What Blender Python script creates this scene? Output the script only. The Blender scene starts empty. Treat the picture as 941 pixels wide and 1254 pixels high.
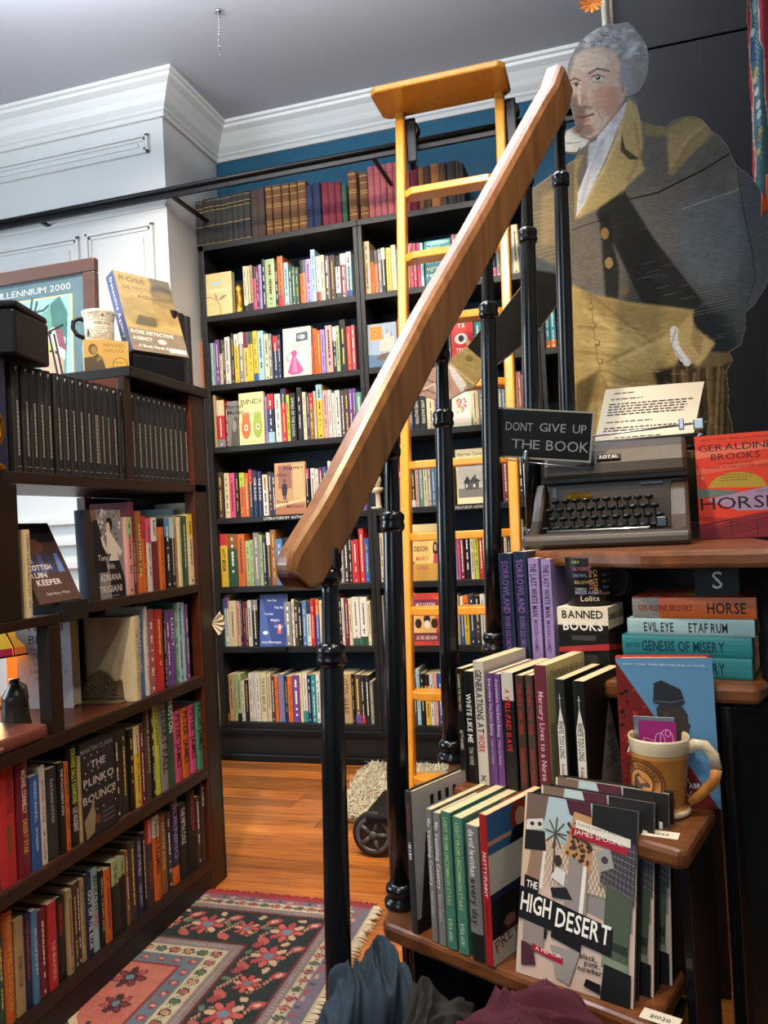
import bpy, math, random
import numpy as np
from mathutils import Vector, Matrix
random.seed(7); RN = np.random.RandomState(5)
PI = math.pi
SC = bpy.context.scene
COL = SC.collection
# ------------------------------------------------------------------ camera
A_, PT_, RL_, F_ = math.radians(-16.327), math.radians(.994), math.radians(-3.004), 957.8
CX_, CY_, EYE = 470.5, 627.0, 1.077
FWD = Vector((math.sin(A_)*math.cos(PT_), math.cos(A_)*math.cos(PT_), math.sin(PT_)))
_r = Vector((math.cos(A_), -math.sin(A_), 0)); _u = _r.cross(FWD)
RT = _r*math.cos(RL_) + _u*math.sin(RL_); UP = -_r*math.sin(RL_) + _u*math.cos(RL_)
CAMP = Vector((0, 0, EYE))
cam = bpy.data.objects.new('camera', bpy.data.cameras.new('camera')); COL.objects.link(cam)
cam.data.sensor_fit = 'VERTICAL'; cam.data.sensor_height = 24; cam.data.lens = F_/1254*24
cam.data.clip_start = .02; cam.data.clip_end = 60
cam.matrix_world = Matrix(((RT.x, UP.x, -FWD.x, 0), (RT.y, UP.y, -FWD.y, 0), (RT.z, UP.z, -FWD.z, EYE), (0, 0, 0, 1)))
SC.camera = cam
# measured points of the photograph turned into places in the room
def ray(x, y): return FWD + RT*((x-CX_)/F_) - UP*((y-CY_)/F_)
def P(x, y, ax, val):
    d = ray(x, y); return CAMP + d*((val-CAMP[ax])/d[ax])
def D(x, y, d): return CAMP + ray(x, y)*d
def pr(p):
    q = Vector(p)-CAMP; z = q.dot(FWD); return CX_+F_*q.dot(RT)/z, CY_-F_*q.dot(UP)/z
def online(px, py, a, b):
    d = ray(px, py); e = (b[0]-a[0], b[1]-a[1])
    det = -d.x*e[1]+e[0]*d.y
    t = (-a[0]*e[1]+e[0]*a[1])/det
    return CAMP + d*t
def on_floorline(px, a, b, z):
    lo, hi = -4.0, 5.0                                   # parameter along a->b whose image x is px
    f = lambda s: pr((a[0]+s*(b[0]-a[0]), a[1]+s*(b[1]-a[1]), z))[0]-px
    ss = [s for s in np.linspace(lo, hi, 91) if (Vector((a[0]+s*(b[0]-a[0]), a[1]+s*(b[1]-a[1]), z))-CAMP).dot(FWD) > .3]
    prev = ss[0]
    for s in ss[1:]:
        if f(prev)*f(s) <= 0:
            for _ in range(30):
                m = (prev+s)/2
                if f(prev)*f(m) <= 0: s = m
                else: prev = m
            break
        prev = s
    s = prev
    return Vector((a[0]+s*(b[0]-a[0]), a[1]+s*(b[1]-a[1]), z))
# ------------------------------------------------------------------ world, lights, exposure
w = bpy.data.worlds.new('world'); SC.world = w; w.use_nodes = True
w.node_tree.nodes['Background'].inputs[0].default_value = (.62, .78, 1, 1)
w.node_tree.nodes['Background'].inputs[1].default_value = 1.0
def area(name, loc, target, sx, sy, power, col, spread=PI):
    l = bpy.data.lights.new(name, 'AREA'); l.shape = 'RECTANGLE'; l.size = sx; l.size_y = sy; l.energy = power; l.color = col; l.spread = spread
    o = bpy.data.objects.new(name, l); COL.objects.link(o); o.location = loc
    o.rotation_euler = (Vector(target)-Vector(loc)).to_track_quat('-Z', 'Y').to_euler(); return o
def spot(name, loc, target, power, col, ang=70, blend=.6, r=.04):
    l = bpy.data.lights.new(name, 'SPOT'); l.energy = power; l.color = col; l.spot_size = math.radians(ang); l.spot_blend = blend; l.shadow_soft_size = r
    o = bpy.data.objects.new(name, l); COL.objects.link(o); o.location = loc
    o.rotation_euler = (Vector(target)-Vector(loc)).to_track_quat('-Z', 'Y').to_euler(); return o
WARM = (1, .76, .50); SOFTW = (1, .86, .68); COOL = (.72, .86, 1)
area('window_daylight_side', (-3.9, .6, 1.75), (0, 2.4, 1.7), 1.6, 1.7, 80, COOL)
area('window_daylight_front', (-1.2, -2.3, 1.9), (-1.2, 3, 1.5), 2.2, 1.9, 22, COOL)
area('added_ceiling_fill', (-.95, 1.85, 2.93), (-.95, 1.86, 3.17), 2.3, .3, 175, (.92, .95, 1))  # unseen fill light added to brighten the ceiling, not a fitting of the room
spot('ceiling_spot_shelves', (-1.5, 1.3, 3.0), (-1.45, 3.5, 1.0), 165, SOFTW, 80)
spot('ceiling_spot_ladder', (-.5, 1.5, 3.0), (-.75, 3.5, 1.0), 150, SOFTW, 80)
spot('ceiling_spot_floor', (-.7, .5, 3.0), (-.9, 2.4, 0), 190, WARM, 70)
spot('ceiling_spot_stairs', (-.35, -.5, 2.9), (0, 1.25, .7), 80, SOFTW, 62)
spot('ceiling_spot_bookcase', (.2, .9, 3.0), (-1.3, 1.7, .4), 75, SOFTW, 75)
SC.view_settings.view_transform = 'Standard'; SC.view_settings.look = 'None'
SC.view_settings.exposure = 0.0; SC.view_settings.gamma = 1; SC.view_settings.use_curve_mapping = False
SC.cycles.use_denoising = True; SC.cycles.max_bounces = 6; SC.cycles.sample_clamp_indirect = 4
SC.cycles.caustics_reflective = False; SC.cycles.caustics_refractive = False
# ------------------------------------------------------------------ colour and materials
def lin(h):
    h = h.lstrip('#'); r = [int(h[i:i+2], 16)/255 for i in (0, 2, 4)]
    return tuple(c/12.92 if c <= .04045 else ((c+.055)/1.055)**2.4 for c in r)
def mat(name, color=None, rough=.5, metal=0, spec=.5, coat=0, noise=None, bump=None, attr=False, emit=None, trans=0, objvar=0, ior=1.45):
    m = bpy.data.materials.new(name); m.use_nodes = True; nt = m.node_tree; b = nt.nodes['Principled BSDF']
    b.inputs['Roughness'].default_value = rough; b.inputs['Metallic'].default_value = metal
    b.inputs['Specular IOR Level'].default_value = spec; b.inputs['Coat Weight'].default_value = coat; b.inputs['IOR'].default_value = ior
    b.inputs['Transmission Weight'].default_value = trans
    if color: b.inputs['Base Color'].default_value = (*lin(color), 1)
    src = None
    if attr:
        a = nt.nodes.new('ShaderNodeVertexColor'); a.layer_name = 'Col'; src = a.outputs[0]; nt.links.new(src, b.inputs['Base Color'])
    tc = nt.nodes.new('ShaderNodeTexCoord')
    if noise:                                  # (scale vector, colour2, contrast)
        mp = nt.nodes.new('ShaderNodeMapping'); mp.inputs['Scale'].default_value = noise[0]
        nt.links.new(tc.outputs['Object'], mp.inputs['Vector'])
        n = nt.nodes.new('ShaderNodeTexNoise'); n.inputs['Scale'].default_value = 1; n.inputs['Detail'].default_value = 6; n.inputs['Distortion'].default_value = noise[3] if len(noise) > 3 else 0
        nt.links.new(mp.outputs[0], n.inputs['Vector'])
        r = nt.nodes.new('ShaderNodeValToRGB'); r.color_ramp.elements[0].position = .5-noise[2]; r.color_ramp.elements[1].position = .5+noise[2]
        nt.links.new(n.outputs['Fac'], r.inputs[0])
        mx = nt.nodes.new('ShaderNodeMix'); mx.data_type = 'RGBA'
        nt.links.new(r.outputs[0], mx.inputs[0])
        if attr: nt.links.new(src, mx.inputs[6])
        else: mx.inputs[6].default_value = (*lin(color), 1)
        if attr and noise[1] == 'dark': 
            mx.blend_type = 'MULTIPLY'; mx.inputs[7].default_value = (.72, .70, .68, 1)
        else: mx.inputs[7].default_value = (*lin(noise[1]), 1)
        src = mx.outputs[2]
        nt.links.new(src, b.inputs['Base Color'])
    if objvar:
        oi = nt.nodes.new('ShaderNodeObjectInfo'); hs = nt.nodes.new('ShaderNodeHueSaturation')
        mr = nt.nodes.new('ShaderNodeMapRange'); mr.inputs[3].default_value = 1-objvar; mr.inputs[4].default_value = 1+objvar
        nt.links.new(oi.outputs['Random'], mr.inputs[0]); nt.links.new(mr.outputs[0], hs.inputs['Value'])
        if src: nt.links.new(src, hs.inputs['Color'])
        else: hs.inputs['Color'].default_value = (*lin(color), 1)
        nt.links.new(hs.outputs[0], b.inputs['Base Color'])
    if bump:                                   # (scale, strength, distance[, stretch])
        n = nt.nodes.new('ShaderNodeTexNoise'); n.inputs['Scale'].default_value = bump[0]; n.inputs['Detail'].default_value = 5
        mp = nt.nodes.new('ShaderNodeMapping'); mp.inputs['Scale'].default_value = bump[3] if len(bump) > 3 else (1, 1, 1)
        nt.links.new(tc.outputs['Object'], mp.inputs['Vector']); nt.links.new(mp.outputs[0], n.inputs['Vector'])
        bp = nt.nodes.new('ShaderNodeBump'); bp.inputs['Strength'].default_value = bump[1]; bp.inputs['Distance'].default_value = bump[2]
        nt.links.new(n.outputs['Fac'], bp.inputs['Height']); nt.links.new(bp.outputs[0], b.inputs['Normal'])
    if emit:
        b.inputs['Emission Color'].default_value = (*lin(emit[0]), 1); b.inputs['Emission Strength'].default_value = emit[1]
    return m
M = {}
M['cover'] = mat('book_cover', rough=.38, attr=True, noise=((30, 30, 30), 'dark', .45))
M['matte'] = mat('book_cover_matte', rough=.62, attr=True, noise=((40, 40, 40), 'dark', .4))
M['cloth'] = mat('book_cloth', rough=.8, attr=True, noise=((25, 25, 12), 'dark', .3), bump=(900, .25, .0004))
M['print'] = mat('printed_ink', rough=.5, spec=.3, attr=True)
M['paint_card'] = mat('printed_cardboard', rough=.85, spec=.06, attr=True, bump=(260, .25, .001, (.15, 1, 1)))
M['pages'] = mat('book_pages', '#e6d6b0', .85, noise=((3, 260, 260), '#c2ad82', .35))
M['pages_white'] = mat('book_pages_white', '#eae4d2', .85, noise=((3, 260, 260), '#cfc7b2', .35))
M['blackwood'] = mat('black_painted_wood', '#121110', .45, spec=.35, noise=((3, 3, 14), '#1f1d1b', .3), bump=(60, .12, .001, (1, 1, .1)))
M['darkwood'] = mat('dark_stained_wood', '#160e0b', .36, noise=((5, 1, 12), '#27160f', .3, .6), bump=(80, .1, .001))
M['redwood'] = mat('red_brown_stained_wood', '#3a1a10', .33, noise=((9, 2, 14), '#5c2a18', .3, .8), bump=(80, .1, .001))
M['ladderwood'] = mat('honey_lacquered_wood', '#c98224', .3, coat=.3, noise=((40, 40, 3), '#dd9a38', .3, .5), bump=(60, .08, .001))
M['treadwood'] = mat('worn_brown_wood', '#43220f', .35, coat=.2, noise=((6, 26, 20), '#8a5530', .3, 1.6), bump=(40, .15, .001))
M['railwood'] = mat('oak_handrail_wood', '#5f3a20', .3, coat=.35, noise=((40, 40, 3.2), '#9a6a3c', .3, 1.0), bump=(110, .15, .0012, (1, 1, .15)))
M['railend'] = mat('worn_handrail_end', '#3a160c', .28, coat=.4, noise=((30, 30, 30), '#5c2614', .3))
M['iron'] = mat('black_enamelled_iron', '#0a0b0d', .24, .0, .6, coat=.35, noise=((18, 18, 6), '#15171a', .25), bump=(35, .1, .002))
M['blackmetal'] = mat('black_satin_metal', '#1b1b1c', .38, .6)
M['plastic'] = mat('black_plastic', '#0c0c0d', .42, spec=.3)
M['greyplastic'] = mat('grey_plastic', '#4a4a4b', .4)
M['rubber'] = mat('black_rubber', '#121314', .6)
M['steel'] = mat('bright_steel', '#b9bcc0', .25, 1)
M['brass'] = mat('aged_brass', '#c9932f', .26, 1, noise=((20, 20, 20), '#8a5c1c', .35))
M['gilt'] = mat('gilded_resin', '#b08428', .38, .75, noise=((60, 60, 60), '#6a4a17', .3), bump=(120, .5, .003))
M['bronze'] = mat('dark_bronze', '#5a4a36', .5, .45, noise=((50, 50, 50), '#7d6a4c', .3), bump=(160, .6, .002))
M['white'] = mat('white_gloss_paint', '#dcdcd8', .38, noise=((2, 2, 2), '#cfd0cd', .4), bump=(14, .06, .002))
M['teal'] = mat('teal_wall_paint', '#0d5873', .6, noise=((2, 2, 2), '#0c4f69', .4), bump=(60, .05, .001))
M['ceil'] = mat('ceiling_paint', '#b9bbc2', .75, noise=((.7, .7, .7), '#afb2ba', .4), bump=(9, .08, .003))
M['wallpaint'] = mat('warm_white_wall_paint', '#b8b2a6', .7, noise=((2, 2, 2), '#aaa498', .4))
M['blackwall'] = mat('black_wall_paint', '#0b0b0c', .6, spec=.3, noise=((300, 300, 3), '#161617', .3), bump=(200, .1, .001))
M['glass'] = mat('clear_acrylic', '#f4f8ff', .05)
_n = M['glass'].node_tree; _t = _n.nodes.new('ShaderNodeBsdfTransparent'); _m = _n.nodes.new('ShaderNodeMixShader'); _f = _n.nodes.new('ShaderNodeFresnel'); _f.inputs[0].default_value = 1.35; _g = _n.nodes.new('ShaderNodeBsdfGlossy'); _g.inputs['Roughness'].default_value = .05
_n.links.new(_f.outputs[0], _m.inputs[0]); _n.links.new(_t.outputs[0], _m.inputs[1]); _n.links.new(_g.outputs[0], _m.inputs[2]); _n.links.new(_m.outputs[0], _n.nodes['Material Output'].inputs[0])
M['paper'] = mat('typing_paper', '#e9e2d0', .8)
M['gunmetal'] = mat('brown_grey_crackle_enamel', '#33291e', .4, .05, noise=((60, 60, 60), '#3f3427', .3), bump=(900, .12, .0004))
M['keys'] = mat('dark_green_black_keys', '#101a17', .2, coat=.4)
M['stone'] = mat('brown_stoneware_glaze', '#a8662a', .22, coat=.4, noise=((14, 14, 40), '#c78a45', .3))
M['creamglaze'] = mat('cream_stoneware_glaze', '#e0d3b4', .2, coat=.4, noise=((20, 20, 20), '#cbb894', .35))
M['ceramic'] = mat('printed_ceramic', rough=.25, attr=True)
M['plaster'] = mat('white_plaster', '#e6dfc9', .5, noise=((30, 30, 30), '#cbbf9f', .4))
M['fleece'] = mat('cream_sheepskin', '#e2d8bd', .95, noise=((14, 14, 14), '#bfb08c', .35))
M['rug'] = mat('wool_rug_pile', rough=.95, attr=True, bump=(420, .6, .002))
M['fringe'] = mat('cotton_fringe', '#d8ccb0', .95)
M['navycloth'] = mat('navy_jersey', '#1e3040', .9, noise=((9, 9, 9), '#182734', .4), bump=(700, .3, .001))
M['greycloth'] = mat('charcoal_jersey', '#23221f', .9, noise=((9, 9, 9), '#1a1917', .4), bump=(700, .3, .001))
M['maroon'] = mat('maroon_jersey', '#4a0f22', .88, noise=((9, 9, 9), '#3b0b1a', .4), bump=(700, .3, .001))
M['framewood'] = mat('brown_picture_frame', '#4a3733', .35, noise=((3, 3, 20), '#5c4540', .3))
M['lampglass'] = mat('stained_glass_shade', rough=.3, attr=True)
M['plank'] = mat('pine_floorboard', '#7d3a12', .32, coat=.2, noise=((2.2, 30, 30), '#cf7f34', .24, 2.2), objvar=.36, bump=(50, .15, .001, (.1, 1, 1)))
M['gap'] = mat('floor_gap', '#1c0c05', .9)
nt = M['lampglass'].node_tree; _b = nt.nodes['Principled BSDF']; nt.links.new(nt.nodes['Color Attribute'].outputs[0], _b.inputs['Emission Color']); _b.inputs['Emission Strength'].default_value = .45
# ------------------------------------------------------------------ mesh builder
class MB:
    def __init__(s): s.v = []; s.f = []; s.c = []; s.sm = []
    def add(s, vs, fs, col=(.5, .5, .5), mtx=None, smooth=False):
        n = len(s.v)
        if mtx is not None: vs = [mtx @ Vector(p) for p in vs]
        s.v += [tuple(p) for p in vs]; s.f += [tuple(i+n for i in f) for f in fs]
        if col and isinstance(col, list): s.c += col
        else: s.c += [col]*len(fs)
        s.sm += [smooth]*len(fs); return s
    def box(s, x0, x1, y0, y1, z0, z1, col=(.5, .5, .5), mtx=None):
        vs = [(x, y, z) for z in (z0, z1) for y in (y0, y1) for x in (x0, x1)]
        return s.add(vs, [(0, 2, 3, 1), (4, 5, 7, 6), (0, 1, 5, 4), (2, 6, 7, 3), (0, 4, 6, 2), (1, 3, 7, 5)], col, mtx)
    def prism(s, pts, z0, z1, col=(.5, .5, .5), mtx=None, smooth=False):          # polygon in xy, extruded in z (ccw)
        n = len(pts); vs = [(p[0], p[1], z0) for p in pts]+[(p[0], p[1], z1) for p in pts]
        s.add(vs, [tuple(reversed(range(n))), tuple(range(n, 2*n))], col, mtx)
        m = len(s.v)-2*n; s.f += [(m+i, m+(i+1) % n, m+n+(i+1) % n, m+n+i) for i in range(n)]; s.c += [col]*n; s.sm += [smooth]*n; return s
    def lathe(s, prof, n=20, col=(.5, .5, .5), mtx=None, cap=True):               # prof: (r, z) bottom to top
        vs = [(r*math.cos(2*PI*k/n), r*math.sin(2*PI*k/n), z) for r, z in prof for k in range(n)]
        fs = [(i*n+k, i*n+(k+1) % n, (i+1)*n+(k+1) % n, (i+1)*n+k) for i in range(len(prof)-1) for k in range(n)]
        if cap: fs += [tuple(reversed(range(n))), tuple(range((len(prof)-1)*n, len(prof)*n))]
        return s.add(vs, fs, col, mtx, True)
    def tube(s, pts, r, n=8, col=(.5, .5, .5), sec=None, upv=None, cap=True, mtx=None, smooth=True):
        pts = [Vector(p) for p in pts]; rs = r if isinstance(r, (list, tuple)) else [r]*len(pts)
        vs = []; a = None
        for i, p in enumerate(pts):
            t = (pts[min(i+1, len(pts)-1)]-pts[max(i-1, 0)]).normalized()
            if upv is not None: a = Vector(upv)
            elif a is None: a = Vector((0, 0, 1)) if abs(t.z) < .9 else Vector((1, 0, 0))
            x = t.cross(a).normalized(); y = x.cross(t).normalized(); a = y
            rx_, ry_ = rs[i] if isinstance(rs[i], tuple) else (rs[i], rs[i])
            ring = sec if sec else [(math.cos(2*PI*k/n), math.sin(2*PI*k/n)) for k in range(n)]
            vs += [p+x*(q[0]*rx_)+y*(q[1]*ry_) for q in ring]
        n = len(ring)
        fs = [(i*n+k, i*n+(k+1) % n, (i+1)*n+(k+1) % n, (i+1)*n+k) for i in range(len(pts)-1) for k in range(n)]
        if cap: fs += [tuple(reversed(range(n))), tuple(range((len(pts)-1)*n, len(pts)*n))]
        return s.add(vs, fs, col, mtx, smooth)
    def build(s, name, m, parent=None, bevel=0, loc=None, mtx=None):
        me = bpy.data.meshes.new(name); me.from_pydata(s.v, [], s.f)
        me.polygons.foreach_set('use_smooth', s.sm)
        at = me.color_attributes.new('Col', 'FLOAT_COLOR', 'CORNER')
        buf = []
        for f, c in zip(s.f, s.c):
            if len(c) == 3: buf += [c[0], c[1], c[2], 1]*len(f)
            else: buf += list(c)*len(f)
        at.data.foreach_set('color', buf)
        me.materials.append(m if not isinstance(m, str) else M[m])
        o = bpy.data.objects.new(name, me); COL.objects.link(o)
        if parent: o.parent = parent
        if mtx is not None: o.matrix_world = mtx if not parent else mtx
        if loc is not None: o.location = loc
        if bevel:
            b = o.modifiers.new('edge', 'BEVEL'); b.width = bevel; b.segments = 2; b.limit_method = 'ANGLE'; b.angle_limit = math.radians(40)
        me.update(); return o
def tag(o, label, cat=None, group=None, kind=None):
    if label: o['label'] = label
    if cat: o['category'] = cat
    if group: o['group'] = group
    if kind: o['kind'] = kind
    return o
def thing(name, label, cat, mtx=None, loc=None, group=None):
    o = bpy.data.objects.new(name, None); COL.objects.link(o); o.empty_display_size = .05
    if mtx is not None: o.matrix_world = mtx
    if loc is not None: o.location = loc
    return tag(o, label, cat, group)
def frame(o, x, up=(0, 0, 1)):           # matrix: origin o, local x towards x, local z = up-ish, local y = z cross x
    x = Vector(x).normalized(); u = Vector(up).normalized()
    y = u.cross(x).normalized(); z = x.cross(y).normalized()
    m = Matrix((x, y, z)).transposed().to_4x4(); m.translation = Vector(o); return m
def tube_between(name, a, b, r, m, parent=None, n=10, prof=None):
    return MB().tube([a, b], r, n).build(name, m, parent)
# ------------------------------------------------------------------ lettering
GL = {}
def glyphs():
    chars = "ABCDEFGHIJKLMNOPQRSTUVWXYZabcdefghijklmnopqrstuvwxyz0123456789.,'\"-:/()&$\u201c\u201d"
    obs = []
    for bold in (0, 1):
        for ch in chars:
            c = bpy.data.curves.new('g', 'FONT'); c.body = ch; c.size = 1; c.resolution_u = 2; c.fill_mode = 'FRONT'; c.offset = .018*bold
            o = bpy.data.objects.new('g', c); COL.objects.link(o); obs.append((bold, ch, o, c))
    dg = bpy.context.evaluated_depsgraph_get()
    for bold, ch, o, c in obs:
        me = bpy.data.meshes.new_from_object(o.evaluated_get(dg))
        vs = [(v.co.x, v.co.y) for v in me.vertices]; fs = [tuple(p.vertices) for p in me.polygons]
        x0 = min((v[0] for v in vs), default=0); x1 = max((v[0] for v in vs), default=.3)
        GL[bold, ch] = ([(x-x0, y) for x, y in vs], fs, x1-x0)
        bpy.data.meshes.remove(me)
    for _, _, o, c in obs: bpy.data.objects.remove(o); bpy.data.curves.remove(c)
glyphs()
def text2d(body, bold=0, track=.09):
    vs, fs, x = [], [], 0
    for ch in body:
        if ch == ' ': x += .30; continue
        g = GL.get((bold, ch)) or GL[bold, '-']
        n = len(vs); vs += [(p[0]+x, p[1]) for p in g[0]]; fs += [tuple(i+n for i in f) for f in g[1]]
        x += g[2]+track
    return vs, fs, max(x-track, .01)
class Art:
    """flat print on a face: u, v run 0..1 over W x H metres; fn maps (u metres, v metres, lift) to the book's own space"""
    def __init__(s, mb, W, H, fn): s.mb = mb; s.W = W; s.H = H; s.fn = fn; s.l = 1
    def poly(s, pts, c):
        s.mb.add([s.fn(u*s.W, v*s.H, s.l*.000009+.00004) for u, v in pts], [tuple(range(len(pts)))], lin(c) if isinstance(c, str) else c); s.l += 1
    def rect(s, a, b, c, d, col): s.poly([(a, b), (c, b), (c, d), (a, d)], col)
    def ell(s, u, v, ru, rv, col, n=18, a0=0, a1=2*PI):
        s.poly([(u+ru*math.cos(a0+(a1-a0)*k/n), v+rv*math.sin(a0+(a1-a0)*k/n)) for k in range(n)], col)
    def line(s, pts, wd, col):                                    # wd in metres
        c = lin(col) if isinstance(col, str) else col
        for (a, b), (e, f) in zip(pts, pts[1:]):
            x0, y0, x1, y1 = a*s.W, b*s.H, e*s.W, f*s.H; L = math.hypot(x1-x0, y1-y0) or 1
            nx, ny = -(y1-y0)/L*wd/2, (x1-x0)/L*wd/2
            s.mb.add([s.fn(x0-nx, y0-ny, s.l*.000009+.00004), s.fn(x1-nx, y1-ny, s.l*.000009+.00004), s.fn(x1+nx, y1+ny, s.l*.000009+.00004), s.fn(x0+nx, y0+ny, s.l*.000009+.00004)], [(0, 1, 2, 3)], c)
        s.l += 1
    def text(s, body, u, v, size, col, bold=0, align='l', rot=0, fit=None, sx=1):  # size = cap height metres; fit = max width metres
        vs, fs, wd = text2d(body, bold); k = size/.70; kx = k*sx
        if fit: kx = fit/wd if wd*kx > fit or fit < 0 else kx; kx = abs(kx)
        off = {'l': 0, 'c': -wd*kx/2, 'r': -wd*kx}[align]; ca, sa = math.cos(rot), math.sin(rot)
        pts = []
        for x, y in vs:
            X = x*kx+off; Y = y*k; pts.append(s.fn(u*s.W+X*ca-Y*sa, v*s.H+X*sa+Y*ca, s.l*.000009+.00004))
        s.mb.add(pts, fs, lin(col) if isinstance(col, str) else col); s.l += 1
    def lines(s, u0, u1, v0, v1, n, col, rag=.2, th=.35):          # rows of small unreadable print
        for i in range(n):
            v = v1-(v1-v0)*(i+.5)/n; h = (v1-v0)/n*th; u = u0; e = u1-(u1-u0)*rag*random.random()
            while u < e:
                wd = random.uniform(.02, .07); u2 = min(u+wd, e)
                s.mb.add([s.fn(a*s.W, b*s.H, s.l*.000009+.00004) for a, b in ((u, v), (u2, v), (u2, v+h), (u, v+h))], [(0, 1, 2, 3)], lin(col)); u = u2+.015
        s.l += 1
# ------------------------------------------------------------------ books
PAL = {'W': ('white', 'dedbd0'), 'C': ('cream', 'dfcfa6'), 'Y': ('yellow', 'dcb738'), 'O': ('orange', 'cf6526'), 'R': ('red', 'b92a2c'), 'M': ('maroon', '6d1f30'),
 'P': ('pink', 'd0517c'), 'V': ('purple', '6b4388'), 'L': ('lavender', '9f8cc4'), 'B': ('blue', '2b5593'), 'N': ('navy', '1b2746'), 'T': ('teal', '2b8790'), 'A': ('pale blue', 'a3c7cd'),
 'G': ('dark green', '2b4f39'), 'E': ('pale green', 'a2b780'), 'K': ('black', '171616'), 'H': ('grey', '85837f'), 'D': ('dark brown', '43322a'), 'S': ('tan', 'b0966b'), 'Z': ('brown', '8c5a30'),
 'X': ('lime green', 'b9c93a'), 'F': ('light pink', 'e2a39a'), 'I': ('steel blue', '557fa8'), 'J': ('sea green', '4f8c77'), 'Q': ('charcoal', '2c2c2b'), 'U': ('dusty rose', 'a5575c')}
def pal(c, j=.06):
    r = lin(PAL[c][1]); k = 1+random.uniform(-j, j); return tuple(x*k for x in r)
def book(mtx, w, h, d, codes, kind='paperback', label='', cat='book', group=None, title=None, art=None, antique=None, pagem='pages', marks=True, name='book', tcol=None, parts=True):
    """spine at local y=0 facing -y, thickness along x, pages towards +y; front board is the +x side"""
    hard = kind == 'hardcover'; t = min(.0028 if hard else .0009, w*.2); hw = w/2; rnd = min(w*.16, .004) if (hard or antique) else min(w*.07, .0015)
    main = pal(codes[0])
    top = pal(codes[1]) if len(codes) > 1 and codes[1] != '.' else None
    bot = pal(codes[2]) if len(codes) > 2 and codes[2] != '.' else None
    bands = [(0, main)]
    if bot: bands = [(0, bot), (random.uniform(.14, .24)*h, main)]
    if top: bands.append((random.uniform(.66, .78)*h, top))
    zs = [b[0] for b in bands]+[h]; cols = [b[1] for b in bands]
    if antique:
        gold = lin('a88a4a'); dk = tuple(x*.55 for x in main); zs = [0]; cols = []
        if antique == 'a': seq = [(.05, main), (.01, gold), (.36, main), (.02, gold), (.3, main), (.015, gold), (.06, dk), (.015, gold), (.12, main), (.01, gold), (.04, main)]
        elif antique == 'p': seq = [(.3, main), (.012, dk), (.2, main), (.012, dk), (.3, main), (.012, dk), (.164, main)]
        else: seq = [(.03, gold), (.11, dk), (.02, gold), (.07, dk), (.015, gold), (.03, dk), (.015, gold), (.28, dk), (.015, gold), (.03, dk), (.015, gold), (.15, dk), (.02, gold), (.12, dk), (.03, gold), (.05, dk)]
        tot = sum(a for a, _ in seq); z = 0
        for a, c in seq: z += a/tot*h; zs.append(z); cols.append(c)
    prof = [(-hw, d), (-hw, rnd*1.2), (-hw*.72, rnd*.35), (-hw*.3, 0), (hw*.3, 0), (hw*.72, rnd*.35), (hw, rnd*1.2), (hw, d)]
    inn = [(-hw+t, d), (-hw+t, rnd*1.2+t), (hw-t, rnd*1.2+t), (hw-t, d)]
    mb = MB(); n = len(prof)
    vs = [(x, y, z) for z in zs for x, y in prof]
    fs = []; fc = []
    for i in range(len(zs)-1):
        for k in range(n-1):
            fs.append((i*n+k, i*n+k+1, (i+1)*n+k+1, (i+1)*n+k)); fc.append(cols[i] if 0 < k < n-2 else (main if not antique else tuple(x*.8 for x in main)))
    mb.add(vs, fs, fc)
    m4 = len(inn); vs = [(x, y, z) for z in (0, h) for x, y in inn]
    mb.add(vs, [(k+1, k, m4+k, m4+k+1) for k in range(3)], main)
    # top and bottom rims of the cover
    for z, fl in ((0, 1), (h, 0)):
        vs = [(x, y, z) for x, y in prof]+[(x, y, z) for x, y in inn]
        fs = [(0, 1, n+1, n), (1, 2, 3, n+1), (n+1, 3, 4, n+2), (4, 5, 6, n+2), (6, 7, n+3, n+2)]
        mb.add(vs, [tuple(reversed(f)) if not fl else f for f in fs], cols[-1] if z else cols[0])
    for x0, x1 in ((-hw, -hw+t), (hw-t, hw)):
        mb.add([(x0, d, 0), (x1, d, 0), (x1, d, h), (x0, d, h)], [(3, 2, 1, 0)], main)
    o = mb.build(name, 'cloth' if antique else ('cover' if random.random() < .6 else 'matte'))
    o.matrix_world = mtx; tag(o, label, cat, group)
    if not parts: return o
    rc = .003 if hard else .0004
    pg = MB().box(-hw+t, hw-t, rnd*1.2+t, d-rc*1.5, rc, h-rc)
    pg.build('pages', pagem, o)
    pm = MB(); used = False
    if title and w > .006:
        fn = lambda u, v, l: (u-hw, -l-.0001, v)
        a = Art(pm, w, h, fn)
        for tt in title:
            body, c, f0, f1, hf = (list(tt)+[.5])[:5]
            # reads downwards: starts at top fraction f1, ends at f0
            if len(tt) > 5 and tt[5] == 'h': a.text(body, .5, f0, hf*w, c, 1, 'c', 0, fit=w*.86)
            else:
                off = tt[5] if len(tt) > 5 else 0
                a.text(body, .5-hf*.5+off, f1, hf*w, c, 1, 'l', -PI/2, fit=-(f1-f0)*h)
        used = True
    elif marks and not antique and w > .008:
        lum = sum(main)/3; c = tcol or random.choice(['e9dfc0', 'f1ead8', 'd8b95a', 'e8e8e8'] if lum < .25 else ['2a2522', '5b1f1c', '22304a', '3a3a3a'])
        z = h*random.uniform(.86, .93); end = h*random.uniform(.12, .3); hx = w*random.uniform(.13, .26)
        while z > end:
            L = random.uniform(.004, .016)
            if random.random() < .14: z -= h*.07
            z2 = max(z-L, end-.004)
            vs = [(-hx/2, -.00035, z2), (hx/2, -.00035, z2), (hx/2, -.00035, z), (-hx/2, -.00035, z)]
            pm.add(vs, [(0, 1, 2, 3)], lin(c)); z = z2-.0022
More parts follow.
